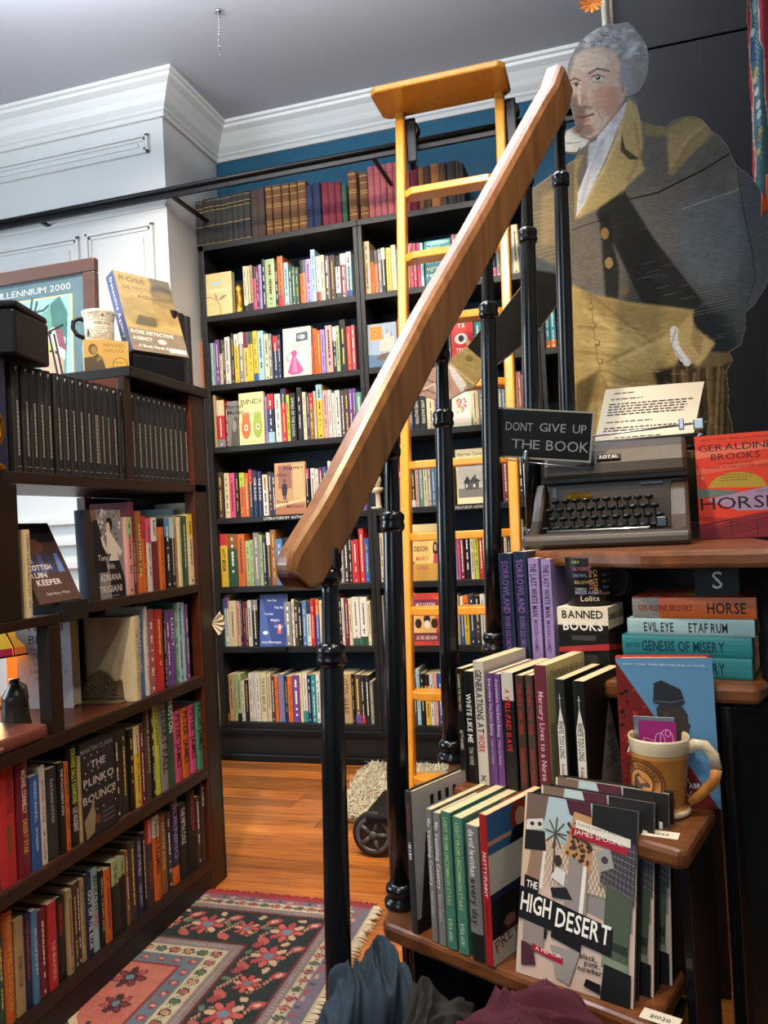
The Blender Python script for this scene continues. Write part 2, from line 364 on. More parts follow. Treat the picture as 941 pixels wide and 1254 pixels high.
        if random.random() < .5: pm.add([(-hx*.6, -.00035, h*.04), (hx*.6, -.00035, h*.04), (hx*.6, -.00035, h*.075), (-hx*.6, -.00035, h*.075)], [(0, 1, 2, 3)], lin(c))
        used = True
    if used: pm.build('spine_lettering', 'print', o)
    if art:
        am = MB(); art(Art(am, d, h, lambda u, v, l: (hw+l+.0001, u, v))); am.build('cover_print', 'print', o)
    return o
def faceout(bl, br, th, h, lean, codes, art, label, kind='paperback', group=None, title=None, cat='book', wd=None, **kw):
    """book shown cover-first: bl, br = bottom corners of the front cover; lean = backward tilt in radians"""
    bl, br = Vector(bl), Vector(br); x = (br-bl); wd = wd or x.length; x.normalize()
    n = x.cross(Vector((0, 0, 1))).normalized()           # towards the viewer
    up = (Vector((0, 0, 1))*math.cos(lean)-n*math.sin(lean)).normalized()
    # local x -> n' (front), local y -> x, local z -> up
    nn = x.cross(up).normalized()
    m = Matrix((nn, x, up)).transposed().to_4x4(); m.translation = bl-nn*(th/2)
    return book(m, th, h, wd, codes, kind, label, cat, group, title, art, marks=kw.pop('marks', False), **kw)
# ------------------------------------------------------------------ the room
CEIL = 3.17; YW = 3.69; YC = 3.18; XC = -1.90; YF = 3.40
def st(o, label=None): return tag(o, label, kind='structure')
fl = MB().box(-4.2, 2.6, -2.6, 3.9, -.06, -.022).build('floor', 'gap'); st(fl)
r2 = random.Random(3); y = .62
for row_ in range(36):
    x = -2.9-r2.random()*1.4
    while x < .9:
        L = r2.uniform(1.1, 2.3)
        if x+L > -2.6:
            o = MB().box(x+.001, x+L-.001, y+.0012, y+.0868, -.022, r2.uniform(-.0012, 0)).build('plank', 'plank', fl, .0012)
        x += L
    y += .088
st(MB().box(-4.2, 2.6, -2.6, 3.9, CEIL, CEIL+.1).build('ceiling', 'ceil'))
st(MB().box(XC-.3, 2.6, YW, YW+.12, 0, CEIL).build('wall_back', 'teal'))
st(MB().box(2.5, 2.62, -2.6, 3.9, 0, CEIL).build('wall_right', 'wallpaint'))
# daylight openings in the two walls that stay out of the picture
def pierced(name, ax, pos, a0, a1, b0, b1, lo, hi, m):
    mb = MB()
    for (u0, u1, v0, v1) in ((lo, b0, 0, CEIL), (b1, hi, 0, CEIL), (b0, b1, 0, a0), (b0, b1, a1, CEIL)):
        if ax == 'x': mb.box(pos, pos+.12, u0, u1, v0, v1)
        else: mb.box(u0, u1, pos, pos+.12, v0, v1)
    return st(mb.build(name, m))
pierced('wall_left', 'x', -4.12, .85, 2.65, -.3, 1.5, -2.6, 3.9, 'wallpaint')
pierced('wall_front', 'y', -2.62, .9, 2.9, -2.4, 0.1, -4.2, 2.6, 'wallpaint')
for nm, bx in (('window_1', ('x', -4.08, -.3, 1.5, .85, 2.65)), ('window_2', ('y', -2.58, -2.4, .1, .9, 2.9))):
    ax, p, u0, u1, v0, v1 = bx; mb = MB(); um, vm = (u0+u1)/2, (v0+v1)/2
    for (a, b, c, d_) in ((u0, u1, v0, v0+.05), (u0, u1, v1-.05, v1), (u0, u0+.05, v0, v1), (u1-.05, u1, v0, v1), (um-.02, um+.02, v0, v1), (u0, u1, vm-.02, vm+.02)):
        if ax == 'x': mb.box(p, p+.05, a, b, c, d_)
        else: mb.box(a, b, p, p+.05, c, d_)
    st(mb.build(nm, 'white'))
# white panelled chimney breast on the left of the back wall
wl = MB().box(-4.0, XC, YC, YW, 0, CEIL).build('wall_panelled', 'white'); st(wl)
def moulding(mb, x0, x1, z0, z1, wd=.028, out=.014):
    for k, (o_, t_) in enumerate(((0, out), (wd*.55, out*.5))):
        a, b, c, d_ = x0+o_, x1-o_, z0+o_, z1-o_; q = wd*.5
        for bx in ((a, b, c, c+q), (a, b, d_-q, d_), (a, a+q, c, d_), (b-q, b, c, d_)): mb.box(bx[0], bx[1], YC-t_, YC+.002, bx[2], bx[3])
for (pa, pb) in (((182, 164), (-200, 268)), ((97, 290), (-200, 560)), ((188, 273), (118, 560))):
    a = P(*pa, 1, YC); b = P(*pb, 1, YC)
    mb = MB(); moulding(mb, b.x, a.x, max(.5, b.z) if pb[1] > 400 else b.z, a.z); mb.build('panel_moulding', 'white', wl, .002)
    ins = .055; MB().box(b.x+ins, a.x-ins, YC-.007, YC+.002, (max(.5, b.z) if pb[1] > 400 else b.z)+ins, a.z-ins).build('raised_panel', 'white', wl, .006)
zr = P(100, 268, 1, YC).z
MB().box(-4, XC, YC-.012, YC, zr-.02, zr+.0).build('rail_moulding', 'white', wl, .003)
for zz in (.98, 1.09, 1.19): MB().box(-4, XC, YC-.05, YC, zz-.03, zz).build('mantel_moulding', 'white', wl, .004)
# cornice swept round the breast and the back wall
prof = [(0, -.155), (.016, -.155), (.018, -.135), (.026, -.128), (.028, -.118), (.045, -.098), (.058, -.075), (.082, -.045), (.108, -.03), (.112, -.018), (.124, -.014), (.126, 0), (0, 0)]
def cornice(name, path):
    mb = MB(); n = len(prof); vs = []
    for i, p in enumerate(path):
        ns = []
        for j in (i-1, i):
            if 0 <= j < len(path)-1:
                d_ = Vector((path[j+1][0]-p_[0], path[j+1][1]-p_[1])).normalized() if (p_ := path[j]) else None
                ns.append(Vector((d_.y, -d_.x)))
        nn = sum(ns, Vector((0, 0))); nn = nn/(nn.dot(ns[0])) if len(ns) > 1 else ns[0]
        vs += [(p[0]+nn.x*o, p[1]+nn.y*o, CEIL+z) for o, z in prof]
    mb.add(vs, [(i*n+k, (i+1)*n+k, (i+1)*n+(k+1) % n, i*n+(k+1) % n) for i in range(len(path)-1) for k in range(n)], (.5, .5, .5), smooth=False)
    return mb.build(name, 'white')
st(cornice('trim_1', [(-4.0, YC), (XC, YC), (XC, YW), (2.5, YW)]))
# black partition behind the cut-out
XB = P(752, 100, 1, 2.55).x
bw = MB().box(XB, 2.5, 2.55, 2.65, 0, CEIL).build('wall_partition', 'blackwall'); st(bw)
z1 = P(795, 63, 1, 2.55).z
for z0_, z1_ in ((0, 1.22), (1.225, z1-.003), (z1+.003, CEIL-.002)): MB().box(XB+.002, 2.49, 2.538, 2.552, z0_, z1_).build('panel', 'blackwall', bw, .002)
st(MB().box(-4, -1.9, YC-.02, YC, 0, .16).build('baseboard_left', 'white'))
# ------------------------------------------------------------------ tall black bookcase on the back wall
SZ = [.4135*YF+EYE, .3118*YF+EYE, .2124*YF+EYE, .1236*YF+EYE, .0224*YF+EYE, -.0754*YF+EYE, -.1602*YF+EYE, -.2659*YF+EYE]
bc = thing('bookcase', 'tall black built-in bookcase with eight shelves on the teal back wall', 'bookcase', loc=(0, 0, 0))
XL = [-1.872, -1.055, -.262, .53]
for i, x in enumerate(XL):
    if i == 0: MB().box(x, x+.03, YF, YW-.005, .0, SZ[0]).build('upright', 'blackwood', bc, .002)
    else:
        for s_ in (-1, 1): MB().box(x+(-.021 if s_ < 0 else .001), x+(-.001 if s_ < 0 else .021), YF, YW-.005, 0, SZ[0]-.03).build('upright', 'blackwood', bc, .0015)
for j, z in enumerate(SZ):
    for i in range(3):
        x0, x1 = XL[i]+(.03 if i == 0 else .021), XL[i+1]-.021
        if j == 0: x0, x1 = (XL[i] if i == 0 else x0-.0205), x1+.0205
        MB().box(x0+.0005, x1-.0005, YF+.002 if j else YF, YW-.006, z-.028, z).build('shelf_board', 'blackwood', bc, .0015)
MB().box(-1.872, .55, YF-.012, YF+.005, .02, SZ[7]-.035).build('kick_board', 'blackwood', bc)
MB().box(-1.872, .55, YF-.03, YF, SZ[7]-.05, SZ[7]-.022).build('base_moulding', 'blackmetal', bc, .004)
MB().box(-1.872, .55, YF-.04, YF-.01, 0.0, .035).build('plinth_strip', 'blackmetal', bc, .006)
# ------------------------------------------------------------------ dark bookcase on the left
XF = -1.227; SD = .30
LZ = [1.235, .928, .648, .370, .093]
YE = 2.225
def Yat(px, py): return P(px, py, 0, XF).y
ysp = Yat(70, 860); y0 = .55; ystep = Yat(107, 750)
yl = 1.813; ycub = 1.80; LEDGE = 1.54
MB().box(-1.87, .50, YW-.016, YW-.006, .15, SZ[0]-.03).build('shade_back_board', mat('shaded_teal_board', '#072232', .6), bc)  # added board: shade behind the books is put into its darkened teal
lb = thing('bookcase', 'dark brown open bookcase with stepped top crammed with books beside the rug', 'bookcase', loc=(0, 0, 0))
def lbp(name, m, *b, bev=.002): return MB().box(*b).build(name, m, lb, bev)
lbp('end_panel', 'blackwood', XF-SD-.12, XF, YE-.015, YE, 0, LEDGE-.03)
lbp('corner_post', 'darkwood', XF-.035, XF, 2.142, YE-.0155, 0, LEDGE-.03)
lbp('corner_post', 'redwood', XF-.035, XF-.001, 2.134, 2.1415, 0, LEDGE-.03)
lbp('top_board', 'blackwood', XF-SD-.2, XF+.012, yl-.005, YE+.012, LEDGE-.03, LEDGE, bev=.004)
lbp('cubby_side', 'redwood', XF-SD-.05, XF-.02, ycub, ycub+.018, LZ[0], LEDGE-.031)
lbp('cubby_post', 'darkwood', XF-.022, XF, ycub-.002, ycub+.026, LZ[0], LEDGE-.031)
lbp('shelf_board', 'darkwood', XF-SD, XF, y0, YE-.016, LZ[0]-.026, LZ[0])
lbp('shelf_board', 'darkwood', XF-SD, XF, ystep, 2.134, LZ[1]-.024, LZ[1])
lbp('shelf_board', 'darkwood', XF-SD, XF, y0, ystep-.09, LZ[1]-.034, LZ[1]-.012)
lbp('step_block', 'blackwood', XF-.10, XF+.004, ystep-.09, ystep, LZ[1]-.035, LZ[1]+.012)
lbp('shelf_board', 'redwood', XF-SD-.1, XF-.012, y0, 2.134, LZ[2]-.022, LZ[2])
lbp('shelf_edge', 'darkwood', XF-.012, XF, y0, 2.134, LZ[2]-.03, LZ[2]-.001)
lbp('shelf_board', 'redwood', XF-SD-.05, XF-.01, y0, 2.134, LZ[3]-.022, LZ[3])
lbp('shelf_edge', 'darkwood', XF-.01, XF, y0, 2.134, LZ[3]-.03, LZ[3]-.001)
lbp('shelf_board', 'darkwood', XF-SD-.05, XF, y0, 2.134, LZ[4]-.024, LZ[4])
lbp('kick_board', 'blackwood', XF-.03, XF-.002, y0, 2.142, 0, LZ[4]-.025)
yp0, yp1 = Yat(62, 820), Yat(77, 820)
lbp('divider_post', 'darkwood', XF-.035, XF-.001, yp0, yp1, LZ[2], LZ[1]-.035)
yq0, yq1 = Yat(-10, 650), Yat(24, 650)
lbp('divider_post', 'darkwood', XF-.30, XF-.002, yq0, yq1, LZ[1]-.012, LZ[0]-.027)
yv = Yat(104, 610)
lbp('divider_post', 'redwood', XF-SD-.01, XF-SD+.02, 1.985, 2.02, LZ[1], LZ[0]-.027)
lbp('back_panel', 'darkwood', XF-SD-.01, XF-SD, 2.02, YE-.016, LZ[1], LZ[0]-.027)
lbp('back_panel', 'darkwood', XF-SD-.01, XF-SD, ycub+.02, YE-.016, LZ[0], LEDGE-.031)
lbp('back_panel', 'darkwood', XF-SD-.115, XF-SD-.105, y0, YE-.016, LZ[4], LZ[2]-.03)
lbp('back_panel', 'darkwood', XF-SD-.012, XF-SD-.002, yv+.10, YE-.016, LZ[2], LZ[1]-.025)
# ------------------------------------------------------------------ rows of books
ORD = ['first', 'second', 'third', 'fourth', 'fifth', 'sixth', 'seventh', 'eighth', 'ninth', 'tenth', 'eleventh', 'twelfth', 'thirteenth', 'fourteenth', 'fifteenth', 'sixteenth', 'seventeenth', 'eighteenth',
 'nineteenth', 'twentieth', 'twenty-first', 'twenty-second', 'twenty-third', 'twenty-fourth', 'twenty-fifth', 'twenty-sixth', 'twenty-seventh', 'twenty-eighth', 'twenty-ninth', 'thirtieth', 'thirty-first', 'thirty-second', 'thirty-third', 'thirty-fourth', 'thirty-fifth']
def describe(codes, nm):
    s = PAL[codes[0]][0]
    tp_ = len(codes) > 1 and codes[1] not in ('.', codes[0]); ft = len(codes) > 2 and codes[2] not in ('.', codes[0])
    if ft: return s+' '+nm+(', '+PAL[codes[1]][0]+' top' if tp_ else '')+', '+PAL[codes[2]][0]+' foot'
    return s+(' and '+PAL[codes[1]][0] if tp_ else '')+' '+nm
def row(crop, a, b, z, spec, phrase, group, depth=(.12, .15), n0=0, titles={}, kinds='paperback', maxh=.29, arts={}, lab={}, nm='book', wmin=.006, jit=.006):
    ox, oy, s = crop; e = Vector((b[0]-a[0], b[1]-a[1], 0)).normalized(); n = n0
    for it in spec.split():
        f = it.split(','); xl, xr, yt = (float(q) for q in f[:3]); codes = f[3]; flag = f[4] if len(f) > 4 else ''
        X0, X1, Y0 = xl/s+ox, xr/s+ox, yt/s+oy
        p0 = on_floorline(X0, a, b, z); p1 = on_floorline(X1, a, b, z)
        w_ = max((p1-p0).length-.0006, wmin); c = (p0+p1)/2; yb = pr(c)[1]
        tp = online((X0+X1)/2-(yb-Y0)*.053, Y0, a, b); h_ = min(max(tp.z-z, .10), maxh)
        yw = e.cross(Vector((0, 0, 1)))*-1 if False else Vector((0, 0, 1)).cross(e)
        m = Matrix((e, yw, Vector((0, 0, 1)))).transposed().to_4x4(); m.translation = c+yw*random.uniform(0, jit)+Vector((0, 0, .0004))
        ti = titles.get(n-n0)
        d_ = random.uniform(*depth)
        kd = 'hardcover' if 'h' in flag else kinds
        L = lab.get(n-n0) or '%s, %s from left %s' % (describe(codes, nm), ORD[n], phrase)
        book(m, w_, h_, d_, codes, kd, L, 'book', group, ti, arts.get(n-n0), antique=flag if flag in ('a', 'o', 'p') else None, name='antique_book' if flag in ('a', 'o', 'p') else 'book')
        n += 1
    return n
BA, BB = (-2.2, YF+.022), (1.0, YF+.022)
def brow(k, crop, spec, bay, n0=0, **kw):
    k2 = ['top', 'second', 'third', 'fourth', 'fifth', 'sixth', 'seventh', 'bottom'][k]
    return row(crop, BA, BB, SZ[k], spec, 'on %s shelf, %s bay' % (k2, bay), 'books on the %s shelf of the back bookcase, %s bay' % (k2, bay), n0=n0, **kw)
n = brow(0, (230, 180, 4.277), "47,85,285,Q,a 86,118,275,Q,a 118,148,268,Q,a 148,180,262,Q,a 180,210,258,Q,a 210,240,250,Q,a 240,268,243,Q,a 268,300,238,Q,a 300,334,230,Q,a 336,372,222,D,p 372,408,215,D,p 415,449,205,Z,o 452,495,197,Z,o 500,538,190,Z,o 542,580,185,Z,o 584,626,175,Z,o 628,660,198,NS,p 662,700,183,NS,p 707,742,183,M,p 743,778,183,M,p 779,810,182,M,p 811,838,195,G,p 850,892,125,Z,o", 'left')
brow(0, (425, 180, 3.361), "57,90,103,Z,o 93,118,80,U,p 119,144,76,U,p 145,170,72,U,p 171,197,66,U,p 198,226,62,U,p 243,263,95,U,p 266,298,75,M,p 299,323,84,Z,p 324,350,76,D,p 351,387,68,Z,p 388,415,66,D,p 418,453,56,Q,p 455,468,54,D,p 470,487,66,Q,p", 'middle', parts=False) if False else brow(0, (425, 180, 3.361), "57,90,103,Z,o 93,118,80,U,p 119,144,76,U,p 145,170,72,U,p 171,197,66,U,p 198,226,62,U,p 243,263,95,U,p 266,298,75,M,p 299,323,84,Z,p 324,350,76,D,p 351,387,68,Z,p 388,415,66,D,p 418,453,56,Q,p 455,468,54,D,p 470,487,66,Q,p", 'middle')
c4 = 4.481
brow(1, (240, 290, c4), "265,284,160,C.K 285,301,160,C.K 302,318,157,S.K 319,335,165,PK 336,351,160,M 352,367,152,L 368,387,122,K 389,439,122,E 440,455,170,K 456,487,107,O.R 488,513,140,A 514,530,168,G 531,548,165,G 549,570,165,G 576,607,128,OK 608,639,122,L 640,664,70,A 665,689,105,W.R 690,712,100,C 713,739,105,D 740,770,100,D 773,799,105,WKG 800,831,92,MW 832,861,82,AWB", 'left')
n = brow(1, (435, 270, c4), "38,52,165,D 56,90,115,S 92,110,165,OK 111,131,165,OK 132,151,155,H 152,174,150,KW 176,204,148,Y 205,231,133,C 285,308,128,OC 309,325,125,P 326,345,125,R 346,364,122,P 365,382,122,A", 'middle')
brow(1, (435, 270, c4), "640,660,200,C 663,688,190,W 745,778,80,N.P 779,800,40,H 850,868,60,H 869,905,22,C", 'middle', n0=n)
n = brow(2, (240, 380, c4), "35,74,170,O 75,86,172,I 87,101,180,A 102,112,178,H 113,135,163,V 136,151,162,CK 152,164,163,D 166,193,147,W 199,214,126,K 215,240,130,YW 241,267,120,HW 268,294,120,YM 295,319,118,YG 320,345,113,YYB 346,378,112,A 380,405,130,C 406,424,130,H 428,455,140,NR 456,472,134,N", 'left')
brow(2, (240, 380, c4), "634,650,195,O 651,671,100,O 672,690,110,O 692,715,105,L 718,754,82,F 757,775,90,KW 776,796,85,E 798,829,50,K 833,858,88,R 860,880,80,U", 'left', n0=n)
n = brow(3, (245, 460, c4), "35,62,110,K 66,95,108,S 98,141,135,RCH", 'left')
brow(3, (245, 460, c4), "352,375,115,L 377,413,100,NRA 418,450,100,W 453,481,72,RN 482,498,105,X 500,531,95,K 541,566,65,K 571,590,90,C 591,607,95,N 608,630,95,ZR 632,644,85,C 646,680,48,YA 682,707,80,F 709,729,78,W 731,748,95,W 750,776,80,W 779,800,78,D 801,824,75,D 825,845,73,V 846,862,70,V", 'left', n0=n, titles={5: [('EMPIRE OF THE DAWN', 'b8b6a8', .1, .9)]})
n = brow(4, (250, 550, c4), "37,50,140,D 51,80,122,K 81,110,128,D 117,144,132,C 145,174,132,P 176,196,130,K 200,228,130,OXO 229,250,135,O 252,274,112,NR 276,299,120,N 301,323,122,N 327,356,140,WC 358,378,125,D", 'left', titles={9: [('THE ROAD', 'd8d4c8', .35, .85)], 10: [('THE ROAD', 'd8d4c8', .35, .85)]})
brow(4, (250, 550, c4), "562,585,108,KP 592,614,105,W 616,635,110,W 637,660,100,M 662,680,98,B 688,704,65,W 705,740,80,C 742,760,90,S 820,843,160,C 845,868,170,K", 'left', n0=n)
n = brow(5, (255, 635, 4.18), "35,66,88,Y 68,105,80,YR 107,154,80,GZ 156,194,80,O 197,222,115,E 223,237,110,E 238,268,73,H 269,284,85,E 286,304,100,N 305,325,72,DW 326,354,58,Z 355,388,105,I", 'left', titles={1: [('HAPPY MEDIUM', '2a2018', .3, .72)]})
brow(5, (255, 635, 4.18), "640,658,200,K 660,680,190,H 682,699,75,H 701,725,55,D 727,740,88,K 742,778,110,R 781,805,52,R", 'left', n0=n)
n = brow(5, (255, 635, 4.18), "850,885,80,OEO 887,906,75,W", 'middle')
n = brow(5, (450, 630, c4*.9545), "196,216,60,C", 'middle', n0=n)
brow(5, (450, 630, 4.277), "380,420,60,S 440,476,100,L 478,491,112,P 493,515,115,M 517,543,115,K 547,567,112,C 569,589,112,X 591,613,112,R 615,628,110,C 725,739,108,W 741,760,105,K 792,830,25,A", 'middle', n0=n)
n = brow(6, (260, 715, 4.182), "22,67,80,T 69,90,55,WV 92,130,88,C 131,148,92,F 150,160,85,N 162,174,95,M 175,186,95,M 188,208,85,W 210,238,85,KH", 'left')
brow(6, (260, 715, 4.182), "376,411,97,H 413,425,80,W 426,446,90,D 447,464,95,K 466,488,88,I 489,509,92,WN 510,531,78,R 533,553,80,BO 556,590,85,C 592,634,70,H 642,655,58,F 656,668,75,K 670,682,75,W 684,704,80,M 706,722,75,C 724,762,68,WWG 764,801,68,WWG", 'left', n0=n)
n = brow(6, (260, 715, 4.182), "848,866,90,Y.L 868,886,60,W", 'middle')
brow(6, (450, 715, 5.535), "510,560,80,T 600,637,78,S 642,664,85,BC 666,700,80,YO 702,738,75,N 740,775,80,DK 778,807,70,W 809,833,75,WA 838,875,70,C 880,920,90,R", 'middle', n0=n)
brow(7, (260, 805, 4.277), "40,74,85,C 75,91,100,KKO 93,119,90,S 120,134,90,E 135,156,90,E.K 158,174,125,W 176,195,120,K 197,216,85,W 218,231,85,W 233,258,85,W 261,292,82,C 294,314,85,C 316,334,100,D 335,352,100,O 354,384,90,I 386,400,100,N 401,426,100,O 428,463,95,V 465,479,85,C 480,504,85,W.T 506,524,95,N 526,551,90,T 553,572,90,W 576,610,88,C 612,664,92,K 672,738,88,S 740,751,88,K 753,784,92,D.V 786,805,95,K.R 807,832,95,K", 'left',
 titles={10: [('THE BOOK BEAR LIFE', '3a2c20', .2, .9)], 14: [('WE BE STEALING HARRIET', 'c23a5a', .05, .95)], 25: [('OTTO', '5c3524', .6, .9), ('HARP', '5c3524', .2, .5)]})
n = brow(7, (260, 805, 4.277), "880,905,85,C 907,926,85,N", 'middle')
brow(7, (450, 800, 5.535), "150,205,120,C 210,285,130,S 292,326,140,F 328,341,160,D 343,368,110,A 370,401,140,K 403,434,145,YK 436,462,140,W 464,487,140,F 489,523,140,B 525,570,130,W", 'middle', n0=n)
brow(2, (440, 370, 3.619), "828,850,20,T.O 852,876,10,T.O", 'right')
brow(3, (440, 455, 4.277), "46,72,78,K 74,100,70,B 257,287,130,N 289,323,133,K 325,356,130,K 358,402,135,C 592,632,95,C 634,655,95,H 735,752,90,H 754,770,90,I 806,838,0,S 840,860,0,U", 'middle', titles={2: [('JAMES BALDWIN', 'd8d0b8', .2, .9)], 3: [('JAMES BALDWIN', 'd8d0b8', .2, .9)], 4: [('JAMES BALDWIN', 'd8d0b8', .2, .9)]})
brow(4, (445, 540, 4.277), "231,255,150,D 257,277,150,KKW 279,296,128,F 298,318,125,J 320,342,130,C 344,362,130,H 364,382,130,I 384,400,130,T 735,768,100,M 800,818,95,S 820,845,60,K", 'middle', titles={3: [('GREEN DOLPHIN', 'e8e6d8', .2, .9)]})
# ------------------------------------------------------------------ left bookcase rows
LA, LB_ = (XF-.012, 0), (XF-.012, 3)
# matching black volumes: one built with its parts, the others copied
vols = [(150, 208), (230, 298), (300, 366), (368, 430), (434, 495), (518, 578), (582, 645), (650, 708), (712, 783), (785, 843), (846, 905)]
V1 = [(a/7.238, b/7.238) for a, b in vols]+[(120+a/6.721, 120+b/6.721) for a, b in ((2, 38), (39, 85), (86, 130), (132, 190), (196, 246), (285, 338), (340, 388), (390, 429), (431, 470), (472, 513), (515, 554), (556, 598), (600, 638), (640, 678), (680, 719), (721, 764))]
vh = .273
zt = online(15, 457, LA, LB_).z-LZ[0]; vh = min(max(zt, .24), .285)
m0 = Matrix(((0, -1, 0, 0), (1, 0, 0, 0), (0, 0, 1, 0), (0, 0, 0, 1)))
def vpos(px):
    p = on_floorline(px, LA, LB_, LZ[0]); return p.y
w0 = vpos(V1[1][1])-vpos(V1[1][0])-.0012
proto = None
for i, (a, b) in enumerate(V1):
    ya, yb_ = vpos(a), vpos(b); cpos = Vector((XF-.012, (ya+yb_)/2, LZ[0]+.0005)); m = m0.copy(); m.translation = cpos
    if proto is None:
        proto = book(m, w0, vh, .19, 'K', 'hardcover', 'slim black gilt-lettered volume, first from the thick blue-black one', 'book', 'matching black volumes along the upper shelf', None, None, name='black_volume', marks=False)
        mb = MB(); g = lin('9d9383')
        z = vh*.66
        while z > vh*.18:
            L = random.uniform(.002, .007); mb.add([(-.0022, -.0004, z-L), (.0022, -.0004, z-L), (.0022, -.0004, z), (-.0022, -.0004, z)], [(0, 1, 2, 3)], g); z -= L+.0015
        mb.add([(-.006, -.0004, vh*.05), (.006, -.0004, vh*.05), (.006, -.0004, vh*.056), (-.006, -.0004, vh*.056)], [(0, 1, 2, 3)], g)
        mb.add([(-.002, -.0004, vh*.93), (.003, -.0004, vh*.965), (-.003, -.0004, vh*.965)], [(0, 1, 2)], lin('d8d4cc'))
        mb.build('spine_lettering', 'print', proto)
    else:
        c = proto.copy(); COL.objects.link(c); c['label'] = 'slim black gilt-lettered volume, %s from the thick blue-black one' % ORD[i]; c.matrix_world = m @ Matrix.Diagonal((max(yb_-ya-.001, .008)/w0, 1, 1, 1))
        for ch in list(proto.children):
            k = ch.copy(); COL.objects.link(k); k.parent = c
pb = m0.copy(); pb.translation = Vector((XF-.012, vpos(-6), LZ[0]+.0005))
book(pb, vpos(13.5)-vpos(-26), vh*1.02, .2, 'N', 'hardcover', 'thick dark blue-black volume nearest the brass ornament on the upper shelf', 'book', None, marks=False)
def lrow(k, crop, spec, phrase, **kw):
    return row(crop, LA, LB_, LZ[k], spec, phrase, 'books on the %s shelf of the brown bookcase' % ['', 'second', 'third', 'fourth', 'lowest'][k], **kw)
lrow(1, (130, 600, 7.238), "213,268,240,FE 270,298,105,MM 300,342,190,Z.O 344,383,232,OR 385,430,250,WP 432,484,245,MW 498,544,330,O 546,588,250,KI 590,634,250,KA 636,665,235,S 667,690,240,C 692,741,230,G 743,798,215,CY 800,824,110,W", 'on second shelf, brown bookcase',
 titles={2: [('ANOTHER LIFE', 'e8cf8a', .2, .85, .4)], 1: [('LAUREN GROFF', 'd8cfd0', .12, .55, .4)], 5: [('RABBIT', '3a2430', .74, .96, .4)]}, depth=(.12, .15))
lrow(2, (120, 710, 5.881), "290,363,255,I 365,386,195,W 388,440,215,U 442,495,215,R 497,518,235,K 520,548,222,V 550,582,220,V 584,602,172,J 604,632,165,A 634,648,165,A 650,672,180,V", 'on third shelf, brown bookcase', depth=(.12, .14), titles={0: [('THE PARIS WIFE', 'd6dfe6', .3, .95, .4)], 6: [('LUCY', 'e2d4e8', .5, .9, .5)]})
lrow(3, (0, 870, 5.454), "-75,28,575,K 30,142,385,R,h 146,226,350,M,h 229,292,440,B 294,338,375,W 340,412,390,Q 414,455,350,K 457,487,350,O 489,545,238,K,h 547,580,305,S", 'on fourth shelf, brown bookcase', n0=0, depth=(.13, .16),
 titles={1: [('CHARLES TODD', '4a1418', .6, .93, .3, .1), ("MURDER'S HEART", '3a5a2a', .26, .5, .3)], 2: [('MICHAEL CONNELLY', 'e6dcc8', .55, .93, .34), ('DESERT STAR', 'cfae58', .2, .5, .34)], 3: [('HENNING MANKELL', 'a9c4e0', .5, .95, .32), ('THE TROUBLED MAN', 'd4e0ec', .2, .45, .22)],
 4: [('DIVIDED HOUSE', '8a4a6a', .42, .85, .4), ('J.M. Campbell', '5a4048', .05, .36, .3)], 5: [('Ruth Rendell', 'a8a8a4', .62, .88, .26), ('LIVE FLESH', 'a8a8a4', .4, .6, .26)], 6: [("THE POACHER'S SON", 'd8d4c8', .42, .93, .36)], 8: [('STRANGE SALLY DIAMOND', 'b8cc3c', .42, .97, .5), ('LIZ NUGENT', 'd8d8cc', .14, .38, .5)]})
lrow(3, (120, 840, 6.267), "150,206,358,K 208,262,345,Q 264,302,330,K 304,349,315,YC 351,388,300,M 390,430,180,D,h 432,451,170,K 453,502,145,X,h 504,556,140,H,h 558,609,105,G,h 611,661,200,P,h 669,722,175,O,h 731,775,150,P,h 781,827,125,J,h", 'on fourth shelf, brown bookcase', n0=10, depth=(.14, .16),
 titles={5: [('COLE HARDING', 'b89a58', .3, .95, .4)], 7: [('IAN GREEN', '3a4020', .55, .97, .3)], 8: [('DESERT FALL', '161616', .2, .95, .75)], 9: [('HUSTON', 'cfd6cc', .62, .97, .6)], 10: [('PETER JAMES', '2a1018', .2, .96, .6)], 11: [('PETER JAMES', '2a1018', .2, .96, .6)], 12: [('PETER JAMES', '2a1018', .2, .96, .6)], 13: [('PETER JAMES', '10201c', .28, .96, .6)]},
 lab={10: 'pink hardback right beside the dark green one in the brown bookcase', 11: 'orange hardback with tall dark lettering between two pink ones', 12: 'pink hardback between the orange and sea green ones in the brown bookcase', 13: 'sea green hardback with tall dark lettering against the bookcase end', 8: 'grey hardback with big black lettering DESERT FALL in the brown bookcase', 7: 'lime green hardback beside the grey book lettered DESERT FALL'})
